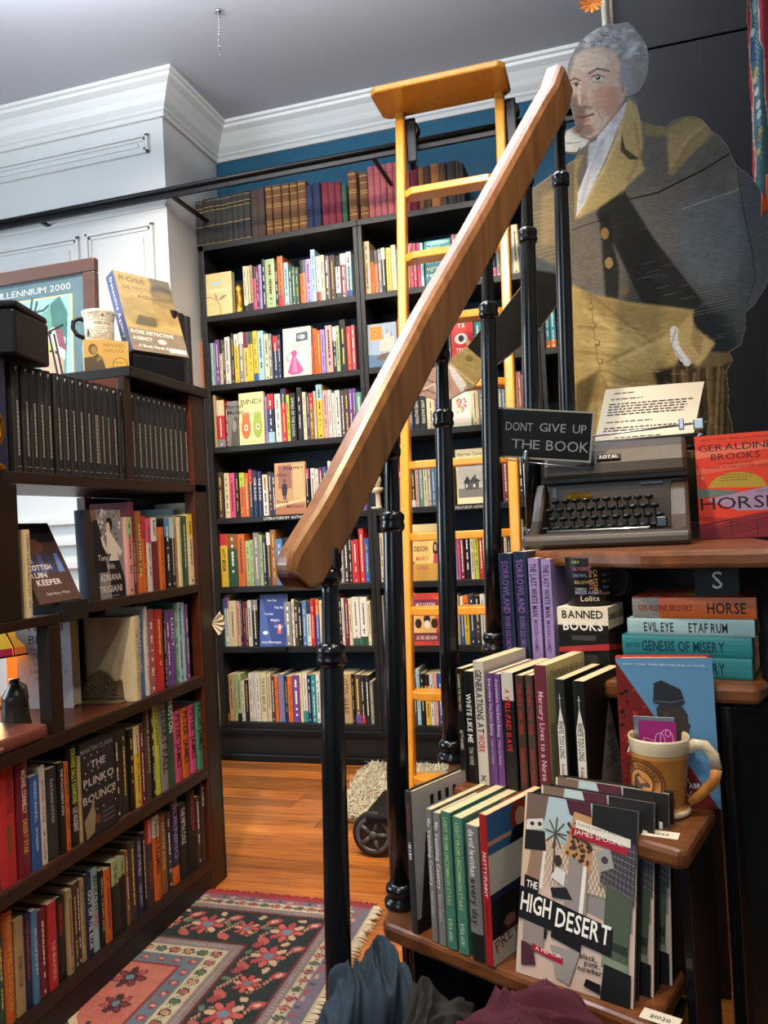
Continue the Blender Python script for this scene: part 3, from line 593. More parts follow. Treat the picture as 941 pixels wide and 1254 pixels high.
lrow(4, (0, 1080, 6.721), "-150,-72,650,B -70,8,600,R 10,76,480,G,h 80,164,250,O,h 167,245,310,S 247,298,265,N,h 300,345,240,I 348,424,240,M,h 428,495,175,R 500,582,140,K,h 584,628,70,S 630,663,20,D 665,700,0,D 702,738,-20,S 742,792,-60,N,h 796,854,-100,A,h 857,886,-90,K 888,942,-100,O", 'on lowest shelf, brown bookcase', n0=0, depth=(.13, .17),
 titles={3: [('FREEDOM FIELD EVERSON', 'c8a050', .12, .95, .4)], 4: [('ROBIN COOK', '4a3c28', .28, .6, .4)], 5: [('THE KILLING HILLS', 'b8402c', .3, .92, .4)], 6: [('MALCOLM MACKAY', 'cfe0ea', .3, .8, .35)], 8: [('THE BEAUTIFUL', 'e6b0a0', .1, .55, .35)], 9: [('DARKNESS', 'b02c28', .55, .92, .4)], 14: [('OUT OF THE BLUE', 'e0dcd4', .1, .8, .55)], 15: [('BENEATH', '202428', .5, .92, .5), ('GRID', 'b03038', .3, .48, .5)], 16: [('SMALL TOWN SINS', 'd0c098', .2, .9, .4)]})
lrow(4, (130, 940, 5.229), "56,103,600,KE 104,146,580,KE 148,164,535,Z 166,214,480,D,h 216,258,450,N,h 260,284,420,K 286,326,330,DR,h 328,374,310,OW,h 376,414,305,Z 416,444,290,Q 446,493,205,N.O,h 495,542,235,K 548,598,150,K,h 600,626,190,D 628,652,100,D 654,668,80,M 670,684,70,K", 'on lowest shelf, brown bookcase', n0=18, depth=(.14, .16),
 titles={0: [('THE GREY BRIDGE', '26301c', .55, .95, .35)], 1: [('OH, BOY', '26301c', .6, .95, .35)], 4: [('CODE OF THE HILLS', 'c8c0e0', .5, .95, .4), ('CHRIS OFFUTT', 'b8b0c8', .1, .4, .35)], 6: [('CORNWELL', 'efe6e0', .72, .97, .4), ('FLESH', '9a3a34', .2, .5, .5)], 7: [('Nelson DeMille', '3a2018', .3, .95, .5)], 8: [('NATIVE SONS', 'c8b888', .3, .9, .4)], 10: [('BURNING', '8a80c0', .3, .95, .5)], 11: [('THE FIFTH COLE', 'd8d8d4', .45, .95, .5)], 12: [('THE MEADOW', 'a83c30', .5, .95, .4)], 14: [('KOBO', 'd8d0cc', .7, .95, .5)]})
# ------------------------------------------------------------------ small raster painter (prints and weaving)
class Img:
    def __init__(s, x0, y0, x1, y1, step, bg):
        s.x0, s.y0, s.st = x0, y0, step; s.w = int((x1-x0)/step)+1; s.h = int((y1-y0)/step)+1
        s.a = np.empty((s.h, s.w, 3)); s.a[:] = lin(bg)
        s.X, s.Y = np.meshgrid(x0+np.arange(s.w)*step, y0+np.arange(s.h)*step)
    def comp(s, m, c, al=1.0, soft=0, sl=None):
        m = m.astype(float)
        k = int(soft/s.st/3+.25)
        for _ in range(3 if k else 0):
            for ax in (0, 1):
                p = np.pad(m, [(k, k) if i == ax else (0, 0) for i in (0, 1)], mode='edge'); cs = np.cumsum(p, axis=ax)
                z = np.zeros_like(np.take(cs, [0], axis=ax)); cs = np.concatenate([z, cs], axis=ax)
                n = m.shape[ax]; m = (np.take(cs, range(2*k+1, 2*k+1+n), axis=ax)-np.take(cs, range(0, n), axis=ax))/(2*k+1)
        t = s.a if sl is None else s.a[sl]
        col = np.array(lin(c)) if isinstance(c, str) else np.array(c)
        t[:] = t*(1-m[..., None]*al)+col*m[..., None]*al
    def _sl(s, xs, ys, pad):
        i0 = max(0, int((min(xs)-pad-s.x0)/s.st)); i1 = min(s.w, int((max(xs)+pad-s.x0)/s.st)+2)
        j0 = max(0, int((min(ys)-pad-s.y0)/s.st)); j1 = min(s.h, int((max(ys)+pad-s.y0)/s.st)+2)
        return (slice(j0, max(j1, j0)), slice(i0, max(i1, i0)))
    def inside(s, pts, X, Y):
        m = np.zeros(X.shape, bool); n = len(pts)
        for i in range(n):
            (ax, ay), (bx, by) = pts[i], pts[(i+1) % n]
            if ay == by: continue
            c = ((ay > Y) != (by > Y)) & (X < (bx-ax)*(Y-ay)/(by-ay)+ax); m ^= c
        return m
    def poly(s, pts, c, al=1.0, soft=0):
        sl = s._sl([p[0] for p in pts], [p[1] for p in pts], soft*3+1)
        if s.X[sl].size: s.comp(s.inside(pts, s.X[sl], s.Y[sl]), c, al, soft, sl)
    def ell(s, x, y, rx, ry, c, al=1.0, soft=0, rot=0):
        r = max(rx, ry); sl = s._sl([x-r, x+r], [y-r, y+r], soft*3+1)
        if not s.X[sl].size: return
        dx, dy = s.X[sl]-x, s.Y[sl]-y; ca, sa = math.cos(rot), math.sin(rot)
        s.comp(((dx*ca+dy*sa)/rx)**2+((-dx*sa+dy*ca)/ry)**2 < 1, c, al, soft, sl)
    def line(s, pts, wd, c, al=1.0, soft=0):
        for (ax, ay), (bx, by) in zip(pts, pts[1:]):
            sl = s._sl([ax, bx], [ay, by], wd+soft*3+1)
            if not s.X[sl].size: continue
            X, Y = s.X[sl], s.Y[sl]; L2 = (bx-ax)**2+(by-ay)**2 or 1
            t = np.clip(((X-ax)*(bx-ax)+(Y-ay)*(by-ay))/L2, 0, 1)
            s.comp((X-ax-t*(bx-ax))**2+(Y-ay-t*(by-ay))**2 < (wd/2)**2, c, al, soft, sl)
    def noise(s, amp, sx, sy, seed=0):
        r = np.random.RandomState(seed); g = r.rand(int(s.h*s.st/sy)+3, int(s.w*s.st/sx)+3)
        u = np.arange(s.w)*s.st/sx; v = np.arange(s.h)*s.st/sy; ui, vi = u.astype(int), v.astype(int); uf, vf = u-ui, v-vi
        q = (g[vi][:, ui]*(1-uf)+g[vi][:, ui+1]*uf)*(1-vf)[:, None]+(g[vi+1][:, ui]*(1-uf)+g[vi+1][:, ui+1]*uf)*vf[:, None]
        s.a *= (1+amp*(q-.5)*2)[..., None]
    def mesh(s, name, m, fn, mask=None, parent=None):
        pts = [fn(x, y) for x, y in ((s.x0, s.y0), (s.x0+s.st*(s.w-1), s.y0), (s.x0, s.y0+s.st*(s.h-1)), (s.x0+s.st*(s.w-1), s.y0+s.st*(s.h-1)))]
        return s.mesh2(name, m, np.array([[fn(x, y) for x in s.X[0]] for y in s.Y[:, 0]]) if mask == 'full' else None, fn, mask, parent)
    def mesh2(s, name, m, V, fn, mask, parent):
        if V is None:
            V = np.array([fn(x, y) for x, y in zip(s.X.ravel(), s.Y.ravel())]).reshape(s.h, s.w, 3)
        idx = np.arange(s.h*s.w).reshape(s.h, s.w); q = np.stack([idx[1:, :-1], idx[1:, 1:], idx[:-1, 1:], idx[:-1, :-1]], -1).reshape(-1, 4)
        if mask is not None and not isinstance(mask, str):
            k = (mask[1:, :-1] & mask[1:, 1:] & mask[:-1, 1:] & mask[:-1, :-1]).ravel(); q = q[k]
            used = np.unique(q); re = np.full(s.h*s.w, -1); re[used] = np.arange(len(used)); q = re[q]; V = V.reshape(-1, 3)[used]; C_ = s.a.reshape(-1, 3)[used]
        else: V = V.reshape(-1, 3); C_ = s.a.reshape(-1, 3)
        me = bpy.data.meshes.new(name); me.vertices.add(len(V)); me.vertices.foreach_set('co', V.astype(np.float32).ravel())
        me.loops.add(q.size); me.loops.foreach_set('vertex_index', q.astype(np.int32).ravel())
        me.polygons.add(len(q)); me.polygons.foreach_set('loop_start', np.arange(len(q), dtype=np.int32)*4)
        at = me.color_attributes.new('Col', 'FLOAT_COLOR', 'POINT'); at.data.foreach_set('color', np.c_[np.clip(C_, 0, 1), np.ones(len(C_))].astype(np.float32).ravel())
        me.materials.append(M[m]); me.update(calc_edges=True); me.validate()
        o = bpy.data.objects.new(name, me); COL.objects.link(o)
        if parent: o.parent = parent
        return o
# ------------------------------------------------------------------ rug and sheepskin
def make_rug():
    X0, X1, Y0, Y1 = -1.98, -.705, .95, 2.11
    im = Img(X0, Y0, X1, Y1, .0042, 'b5553f'); a = Y1-im.Y; b = X1-im.X; dd = np.minimum(a, b)
    bands = [(0, '8e1c2c'), (.022, '6e6470'), (.045, 'c3ad8a'), (.078, '7b6a66'), (.10, '5c1a22'), (.108, '1d2a26'), (.262, '5c1a22'), (.27, '82706a'), (.30, 'c4b48c'), (.345, '586a72'), (.385, '7a1f26'), (.395, 'b5563f')]
    for k, (d0, c) in enumerate(bands):
        if k == 0: im.comp((a < .022) & (dd < .022), c); im.comp((b < .022) & (a >= .022), '6e6470'); continue
        im.comp(dd >= d0, c)
    r = random.Random(4)
    def flower(x, y, R, cs, n=8, out='1a1614'):
        for k in range(n):
            t = 2*PI*k/n; im.ell(x+math.cos(t)*R*.68, y+math.sin(t)*R*.68, R*.42, R*.26, out, rot=t)
        for k in range(n):
            t = 2*PI*k/n; im.ell(x+math.cos(t)*R*.66, y+math.sin(t)*R*.66, R*.33, R*.18, cs[k % len(cs)], rot=t)
        im.ell(x, y, R*.45, R*.45, cs[-1]); im.ell(x, y, R*.27, R*.27, '5b7a88')
    def along(dist, step, fn, jit=0):
        x = X1-dist
        k = 0
        while x > X0: fn(x, Y1-dist+r.uniform(-jit, jit), k); x -= step; k += 1
        y = Y1-dist-step
        while y > Y0: fn(X1-dist+r.uniform(-jit, jit), y, k); y -= step; k += 1
    cr = ['c24a3c', 'd98a68', 'b02f35']
    along(.034, .03, lambda x, y, k: im.ell(x, y, .009, .006, ['a83040', 'c98a78', '3e4450'][k % 3], rot=k))
    along(.061, .036, lambda x, y, k: (im.ell(x, y, .013, .011, '2b2420'), im.ell(x, y, .010, .008, ['c8644c', '5a6a48', 'b84050'][k % 3])))
    along(.061, .018, lambda x, y, k: im.ell(x, y, .005, .003, '2e3a30', rot=k*1.3))
    along(.089, .012, lambda x, y, k: im.ell(x, y, .003, .003, '9c8a82'))
    along(.322, .04, lambda x, y, k: (im.ell(x, y, .015, .012, '26241c'), im.ell(x, y, .012, .009, ['c05c48', '56704e', 'cc8c6c'][k % 3])))
    along(.322, .02, lambda x, y, k: im.line([(x-.012, y-.012), (x+.010, y+.012)], .003, '2e3a30'))
    along(.285, .01, lambda x, y, k: im.ell(x, y, .003, .003, 'a89890'))
    along(.365, .045, lambda x, y, k: (im.ell(x, y, .014, .010, '8e2434', rot=k), im.ell(x, y, .007, .005, 'cf8878')))
    def vine(x, y, k):
        im.line([(x+.05, y+.03), (x+.02, y-.035), (x-.03, y+.03), (x-.06, y-.03)], .009, 'b98a64')
        im.line([(x+.05, y+.03), (x+.02, y-.035), (x-.03, y+.03), (x-.06, y-.03)], .004, '8a3a34')
        im.ell(x+.02, y+.06, .013, .008, 'c9a27c', rot=k); im.ell(x-.06, y+.01, .012, .007, '58704c', rot=k*2)
        flower(x, y, (.05, .036)[k % 2], cr if k % 2 else ['bf4a40', 'c9a27c', 'a83038'])
        im.ell(x+.06, y+.045, .02, .013, 'a8353a', rot=.6); im.ell(x+.06, y+.045, .011, .006, 'd4a07c', rot=.6)
        im.ell(x-.045, y-.05, .022, .012, 'b4483e', rot=-.6); im.ell(x-.05, y+.048, .017, .012, '9c2c34', rot=1)
    along(.187, .118, vine)
    # field: corner spandrel and medallion
    fx, fy = X1-.395, Y1-.395
    im.poly([(fx-.24, fy), (fx, fy), (fx, fy-.2)], 'b86048', 1)
    for (x, y, R) in ((fx-.09, fy-.06, .04), (fx-.2, fy-.05, .03), (fx-.06, fy-.16, .035), (fx-.3, fy-.12, .04)): flower(x, y, R, ['7a1f2a', 'b03a3c', '4a1820'], 7)
    mx, my = fx-.38, fy-.34
    im.poly([(mx+.33*math.cos(t)*(1+.09*math.cos(6*t)), my+.26*math.sin(t)*(1+.09*math.cos(6*t))) for t in np.linspace(0, 2*PI, 60)], 'c8b284')
    im.poly([(mx+.31*math.cos(t)*(1+.09*math.cos(6*t)), my+.24*math.sin(t)*(1+.09*math.cos(6*t))) for t in np.linspace(0, 2*PI, 60)], '2b2420')
    im.poly([(mx+.30*math.cos(t)*(1+.09*math.cos(6*t)), my+.23*math.sin(t)*(1+.09*math.cos(6*t))) for t in np.linspace(0, 2*PI, 60)], '5c7480')
    for k in range(8): flower(mx+.19*math.cos(k*PI/4), my+.15*math.sin(k*PI/4), .05, ['a83036', 'c4604c', '8c2430'], 8)
    flower(mx, my, .1, ['a83036', 'c4604c'], 12)
    for _ in range(90):
        x, y = r.uniform(X0, fx), r.uniform(Y0, fy)
        im.ell(x, y, .008, .006, r.choice(['26302c', '8e2434', 'c9a880', '4f6670']), rot=r.random()*3)
    im.a *= (1+.22*(RN.rand(im.h, im.w)-.5))[..., None]; im.noise(.12, .05, .02, 3); _l = im.a.mean(axis=2, keepdims=True); im.a = (im.a*.8+_l*.2)*.9
    nz = RN.rand(im.h, im.w)*.0018
    V = np.stack([im.X, im.Y, .011+nz], -1)
    t = thing('persian_rug', 'red and dark green patterned wool rug running under the left bookcase', 'rug', loc=(0, 0, 0))
    im.mesh2('pile', 'rug', V, None, None, t)
    MB().box(X0, X1, Y0, Y1, .0005, .0108).build('backing', 'fringe', t)
    fr = MB(); y = Y0
    while y < Y1:
        L = r.uniform(.018, .034); dy = r.uniform(-.006, .006)
        fr.tube([(X1-.003, y, .008), (X1+L*.6, y+dy, .008), (X1+L, y+dy*2, .0025)], [.0022, .0026, .0012], 4); y += .0048
    tag(fr.build('fringe', 'fringe', t), None, kind='stuff')
    fr = MB(); x = -1.24
    while x < X1:
        fr.tube([(x, Y1-.004, .011), (x+r.uniform(-.003, .003), Y1+r.uniform(.006, .016), .008)], .003, 4, (.5, .02, .03)); x += .005
    mm = mat('red_wool_edge', '#8e1b2b', .95); tag(fr.build('red_wool_edge', mm, t), None, kind='stuff')
make_rug()
def sheepskin():
    r = np.random.RandomState(9); pts = []
    out = [P(425, 1008, 2, 0), P(424, 985, 2, 0), P(438, 955, 2, 0), P(458, 938, 2, 0), P(490, 921, 2, 0), P(520, 931, 2, 0), P(556, 936, 2, 0), P(590, 942, 2, 0), P(575, 960, 2, 0), P(520, 985, 2, 0), P(490, 1010, 2, 0), P(455, 1011, 2, 0)]
    out = [(p.x, min(p.y, 3.33)) for p in out]
    cx, cy = sum(p[0] for p in out)/len(out), sum(p[1] for p in out)/len(out)
    t = MB(); t.prism([(cx+(x-cx)*.96, cy+(y-cy)*.96) for x, y in reversed(out)], .001, .012)
    o = t.build('sheepskin', 'fleece'); tag(o, 'shaggy cream sheepskin on the floorboards at the foot of the ladder', 'sheepskin')
    g = MB(); im = Img(-1.5, 2.4, -.3, 3.5, 1, '000000'); n = 0
    while n < 9000:
        x, y = r.uniform(-1.3, -.4), r.uniform(2.5, 3.34)
        if not im.inside(out, np.array([x]), np.array([y]))[0]: continue
        n += 1; a = r.uniform(0, 6.28); L = r.uniform(.015, .035); b = r.uniform(.3, 1)
        dx, dy = math.cos(a)*L*b, math.sin(a)*L*b; px, py = -math.sin(a)*.003, math.cos(a)*.003
        c = r.uniform(.7, 1.0)
        g.add([(x-px, y-py, .01), (x+px, y+py, .01), (x+dx*.6+px, y+dy*.6+py, .012+L*.7), (x+dx*.6-px, y+dy*.6-py, .012+L*.7), (x+dx*1.2, y+dy*1.2, .012+L*.55)], [(0, 1, 2, 3), (3, 2, 4)], (c, c, c))
    tag(g.build('wool_locks', 'fleece', o), None, kind='stuff')
sheepskin()
# ------------------------------------------------------------------ spiral stair
T = [(.285, [(-.52, 1.12), (-.16, .86), (.0, .93), (-.05, 1.18), (-.30, 1.26), (-.50, 1.22)]),
     (.470, [(-.376, 1.160), (-.368, 1.146), (.0, .975), (.012, .98), (.058, 1.098), (.0, 1.24), (-.30, 1.31), (-.385, 1.24)]),
     (.660, [(-.285, 1.235), (-.275, 1.218), (.052, 1.022), (.066, 1.028), (.113, 1.176), (.03, 1.38), (-.26, 1.44), (-.305, 1.38)]),
     (.825, [(-.225, 1.335), (-.215, 1.325), (.0, 1.215), (.18, 1.19), (.23, 1.30), (.05, 1.60), (-.20, 1.60), (-.24, 1.52)]),
     (1.018, [(-.165, 1.425), (-.155, 1.415), (.035, 1.235), (.20, 1.165), (.26, 1.2), (.25, 1.6), (.02, 1.82), (-.14, 1.74)])]
sc_ = thing('spiral_staircase', 'narrow spiral stair with black iron balusters, oak handrail and worn wooden treads', 'staircase', loc=(0, 0, 0))
for z, poly in T: MB().prism(poly, z-.026, z).build('tread', 'treadwood', sc_, .007)
def plate(a, b, z0, z1, th=.012, m='iron', name='riser_plate'):
    a, b = Vector((*a, 0)), Vector((*b, 0)); e = (b-a).normalized(); n = Vector((-e.y, e.x, 0))*th/2
    pts = [a-n, b-n, b+n, a+n]
    return MB().prism([(p.x, p.y) for p in pts], z0, z1).build(name, m, sc_, .002)
plate((-.345, 1.165), (-.30, 1.29), .0, .443); plate((-.33, 1.165), (-.18, 1.13), .285, .443); plate((.03, 1.0), (.052, 1.09), 0.2, .443)
plate((-.25, 1.30), (.0, 1.20), .47, .633); plate((.06, 1.05), (.10, 1.165), .0, .633); plate((-.2, 1.42), (.12, 1.30), .66, .798); plate((.125, 1.215), (.21, 1.225), .0, .798)
plate((-.02, 1.47), (.22, 1.35), .825, .991)
plate((.135, 1.19), (.215, 1.35), .0, .797)
MB().lathe([(.034, 0), (.034, .33), (.042, .335), (.042, .36), (.032, .37), (.027, .60), (.027, .99)], 20).build('support_post', 'iron', sc_, mtx=Matrix.Translation((.222, 1.25, 0)))
def rp(y): 
    s_ = (690-y)/(690-112.); ys = [690, 640, 520, 400, 300, 200, 112]; xs = [372, 402, 463, 525, 582, 636, 684]
    x = np.interp(-y, [-v for v in ys], xs); return D(x, y, 1/(.909+(.617-.909)*s_))
hp = [rp(y) for y in np.linspace(690, 100, 26)]
sec = [(x*1.22, y*1.38) for x, y in [(-.016, -.024), (.016, -.024), (.019, -.020), (.019, .016), (.015, .023), (.009, .026), (-.009, .026), (-.015, .023), (-.019, .016), (-.019, -.020)]]
t0 = (hp[1]-hp[0]).normalized()
nz_ = [.036, .034, .030, .023, .014, .006]; nose = [hp[0]-t0*q for q in nz_]; nsc = [(1 if i > 1 else .9, math.sqrt(max(0, 1-(q/.0372)**2))) for i, q in enumerate(nz_)]
hr = MB(); hr.tube(nose[2:]+hp, nsc[2:]+[(1, 1)]*len(hp), sec=sec, upv=(0, 0, 1), smooth=False)
hr.build('handrail', 'railwood', sc_, .003)
MB().tube([hp[0]-t0*.0372]+nose[:3], [(.8, .06)]+nsc[:3], sec=[(a*1.02, b*1.02) for a, b in sec], upv=(0, 0, 1), smooth=False).build('rail_end_grain', 'railend', sc_, .003)
dn = Vector((0, 0, -1))
MB().tube([p+dn*.037 for p in hp[2:]], 1, sec=[(-.013, -.004), (.013, -.004), (.013, .004), (-.013, .004)], upv=(0, 0, 1), smooth=False).build('core_rail', 'blackmetal', sc_)
BAL = [((404, 700, 1.12), (415, 1200, 1.12), 0.0, 1.1), ((479, 548, 1.25), (491, 1115, 1.25), .47, 1.0), ((541, 430, 1.37), (553, 900, 1.37), .66, .95), ((597, 305, 1.5), (606, 790, 1.5), .825, .98), ((645, 218, 1.60), (655, 680, 1.60), 1.018, 1), ((685, 150, 1.66), (695, 490, 1.71), 1.018, .98)]
for i, (tp, bt, zb, k) in enumerate(BAL):
    a = D(*tp); b_ = D(*bt); dirv = (a-b_).normalized(); foot = b_+dirv*((zb-b_.z)/dirv.z); L = (a-foot).length
    m = frame(foot, dirv.cross(Vector((0, 1, 0))).cross(dirv)*-1 if False else Vector((1, 0, 0)), (0, 0, 1))
    zz = dirv; xx = Vector((0, 1, 0)).cross(zz).normalized(); yy = zz.cross(xx); m = Matrix((xx, yy, zz)).transposed().to_4x4(); m.translation = foot
    rlo, rhi = .0165*k, .0122*k
    bl = MB().lathe([(rlo*1.0, .03), (rlo*1.08, .2), (rlo*1.05, L*.5), (rlo*.93, L-.13), (rhi, L-.10), (rhi*.92, L-.03), (rhi*1.0, L-.002)], 22).build('baluster', 'iron', sc_, mtx=m)
    MB().lathe([(rlo*.9, L-.136), (rlo*1.17, L-.130), (rlo*1.2, L-.124), (rlo*1.08, L-.119), (rlo*1.2, L-.114), (rlo*1.17, L-.108), (rlo*.75, L-.101)], 22).build('collar', 'iron', bl)
    MB().lathe([(rhi*.9, L-.022), (rhi*1.28, L-.012), (rhi*1.32, L-.004), (rhi*1.15, L+.004)], 22).build('cap_ring', 'iron', bl)
    MB().box(-rhi*1.15, rhi*1.15, -rhi*.9, rhi*.9, L+.003, L+.035).build('rail_bracket', 'iron', bl, .003)
    if zb: MB().lathe([(rlo*1.55, .001), (rlo*1.55, .010), (rlo*1.2, .013), (rlo*1.18, .02), (rlo*1.42, .024), (rlo*1.38, .032), (rlo*1.05, .038)], 22).build('foot_flange', 'iron', bl)
# ------------------------------------------------------------------ ladder rail and rolling ladder
RZ = 2.632
ra = thing('ladder_rail', 'long black rail carried past the white panelling and above the bookcase', 'rail', loc=(0, 0, 0))
MB().box(-4.0, XB-.02, 3.118, 3.132, RZ-.022, RZ+.018).build('bar', 'blackmetal', ra, .003)
MB().tube([(-4.0, 3.112, RZ+.012), (XB-.02, 3.112, RZ+.012)], .011, 10).build('round_rail', 'blackmetal', ra)
for px in (50, 213): 
    q = P(px, 255, 1, 3.12).x
    MB().box(q-.012, q+.012, 3.13, 3.18 if q < XC else YW, RZ-.028, RZ-.018).build('bracket', 'blackmetal', ra, .002)
q = P(455, 190, 1, 3.12).x
MB().box(q-.008, q+.008, 3.13, YW, RZ-.012, RZ+.002).build('bracket', 'blackmetal', ra, .002)
LXl, LXr = -.742, -.338
def LY(z): return 2.66+(3.055-2.66)*z/2.6
ld = thing('rolling_ladder', 'honey-coloured wooden library ladder with a shelf on top leaning on the black rail', 'ladder', loc=(0, 0, 0))
zt = 2.745
for x in (LXl, LXr):
    rl_ = MB().tube([(x, LY(.09), .09), (x, LY(zt), zt)], 1, sec=[(-.015, -.024), (.015, -.024), (.019, -.015), (.019, .015), (.015, .024), (-.015, .024), (-.019, .015), (-.019, -.015)], upv=(0, -1, 0), smooth=False).build('side_rail', 'ladderwood', ld, .004)
def zrung(px, py):
    z = 1.5
    for _ in range(20): z = P(px, py, 1, LY(z)).z
    return z
zr_ = [zrung(497, y) for y in (240, 318, 397, 480, 571, 658, 748, 850)]
print('rungs', [round(z, 3) for z in zr_])
zr_ = zr_+[zr_[-1]-.29, ]
for z in zr_:
    if z < .12: continue
    y = LY(z)
    o = MB().prism([(LXl+.012, -.014), (LXl+.05, -.044), (LXr-.05, -.044), (LXr-.012, -.014), (LXr-.012, .038), (LXl+.012, .038)], z-.015, z+.014).build('tread_rung', 'ladderwood', ld, .004); o.location = (0, y, 0)
c = [P(474, 128, 2, zt+.01), P(626, 98, 2, zt+.01)]
print('topboard', c)
MB().prism([(LXl-.075, 2.90), (LXl-.05, 2.875), (LXr+.02, 2.875), (LXr+.045, 2.90), (LXr+.045, 3.07), (LXr+.02, 3.095), (LXl-.05, 3.095), (LXl-.075, 3.07)], zt-.002, zt+.024).build('top_shelf', 'ladderwood', ld, .006)
for x, sgn in ((LXl, 1), (LXr, 1)):
    wm = Matrix.Translation((x+.035, 3.112, RZ+.055)) @ Matrix.Rotation(PI/2, 4, 'Y')
    MB().lathe([(.028, -.016), (.036, -.014), (.036, -.008), (.026, -.004), (.026, .004), (.036, .008), (.036, .014), (.028, .016)], 20).build('roller_wheel', 'plastic', ld, mtx=Matrix.Translation((x+.035, 3.1, RZ+.05)) @ Matrix.Rotation(PI/2, 4, 'X'))
    MB().box(x+.018, x+.06, 3.068, 3.083, RZ-.09, RZ+.09).build('roller_bracket', 'blackmetal', ld, .006)
    MB().tube([(x+.03, 3.08, RZ-.08), (x+.03, 3.11, RZ-.1), (x+.03, 3.145, RZ-.08), (x+.03, 3.15, RZ-.03)], .008, 8).build('safety_hook', 'blackmetal', ld)
for x in (LXl, LXr):
    y = LY(0)-.18; xc = x-.065
    cs = bpy.data.objects.new('caster', None); COL.objects.link(cs); cs.parent = ld; cs.location = (xc, y-.03, 0)
    R90 = Matrix.Rotation(PI/2, 4, 'X')
    MB().lathe([(.060, -.016), (.070, -.014), (.073, -.007), (.073, .007), (.070, .014), (.060, .016)], 36).build('tyre', 'rubber', cs, mtx=Matrix.Translation((0, 0, .073)) @ R90)
    MB().lathe([(.046, -.018), (.060, -.018), (.060, .018), (.046, .018), (.046, -.018)], 36, cap=False).build('rim', 'greyplastic', cs, mtx=Matrix.Translation((0, 0, .073)) @ R90)
    sp = MB()
    for k in range(5): a = 2*PI*k/5; sp.tube([(math.cos(a)*.01, math.sin(a)*.01, 0), (math.cos(a)*.05, math.sin(a)*.05, 0)], .009, 6, mtx=Matrix.Translation((0, 0, .012)))
    sp.lathe([(.014, -.018), (.014, .022)], 14); sp.build('spokes', 'greyplastic', cs, mtx=Matrix.Translation((0, 0, .073)) @ R90)
    MB().box(-.035, .085, .022, .235, .075, .135).build('fork', 'plastic', cs, .008)
    MB().box(-.02, .085, -.03, .07, .118, .142).build('housing', 'plastic', cs, .008)
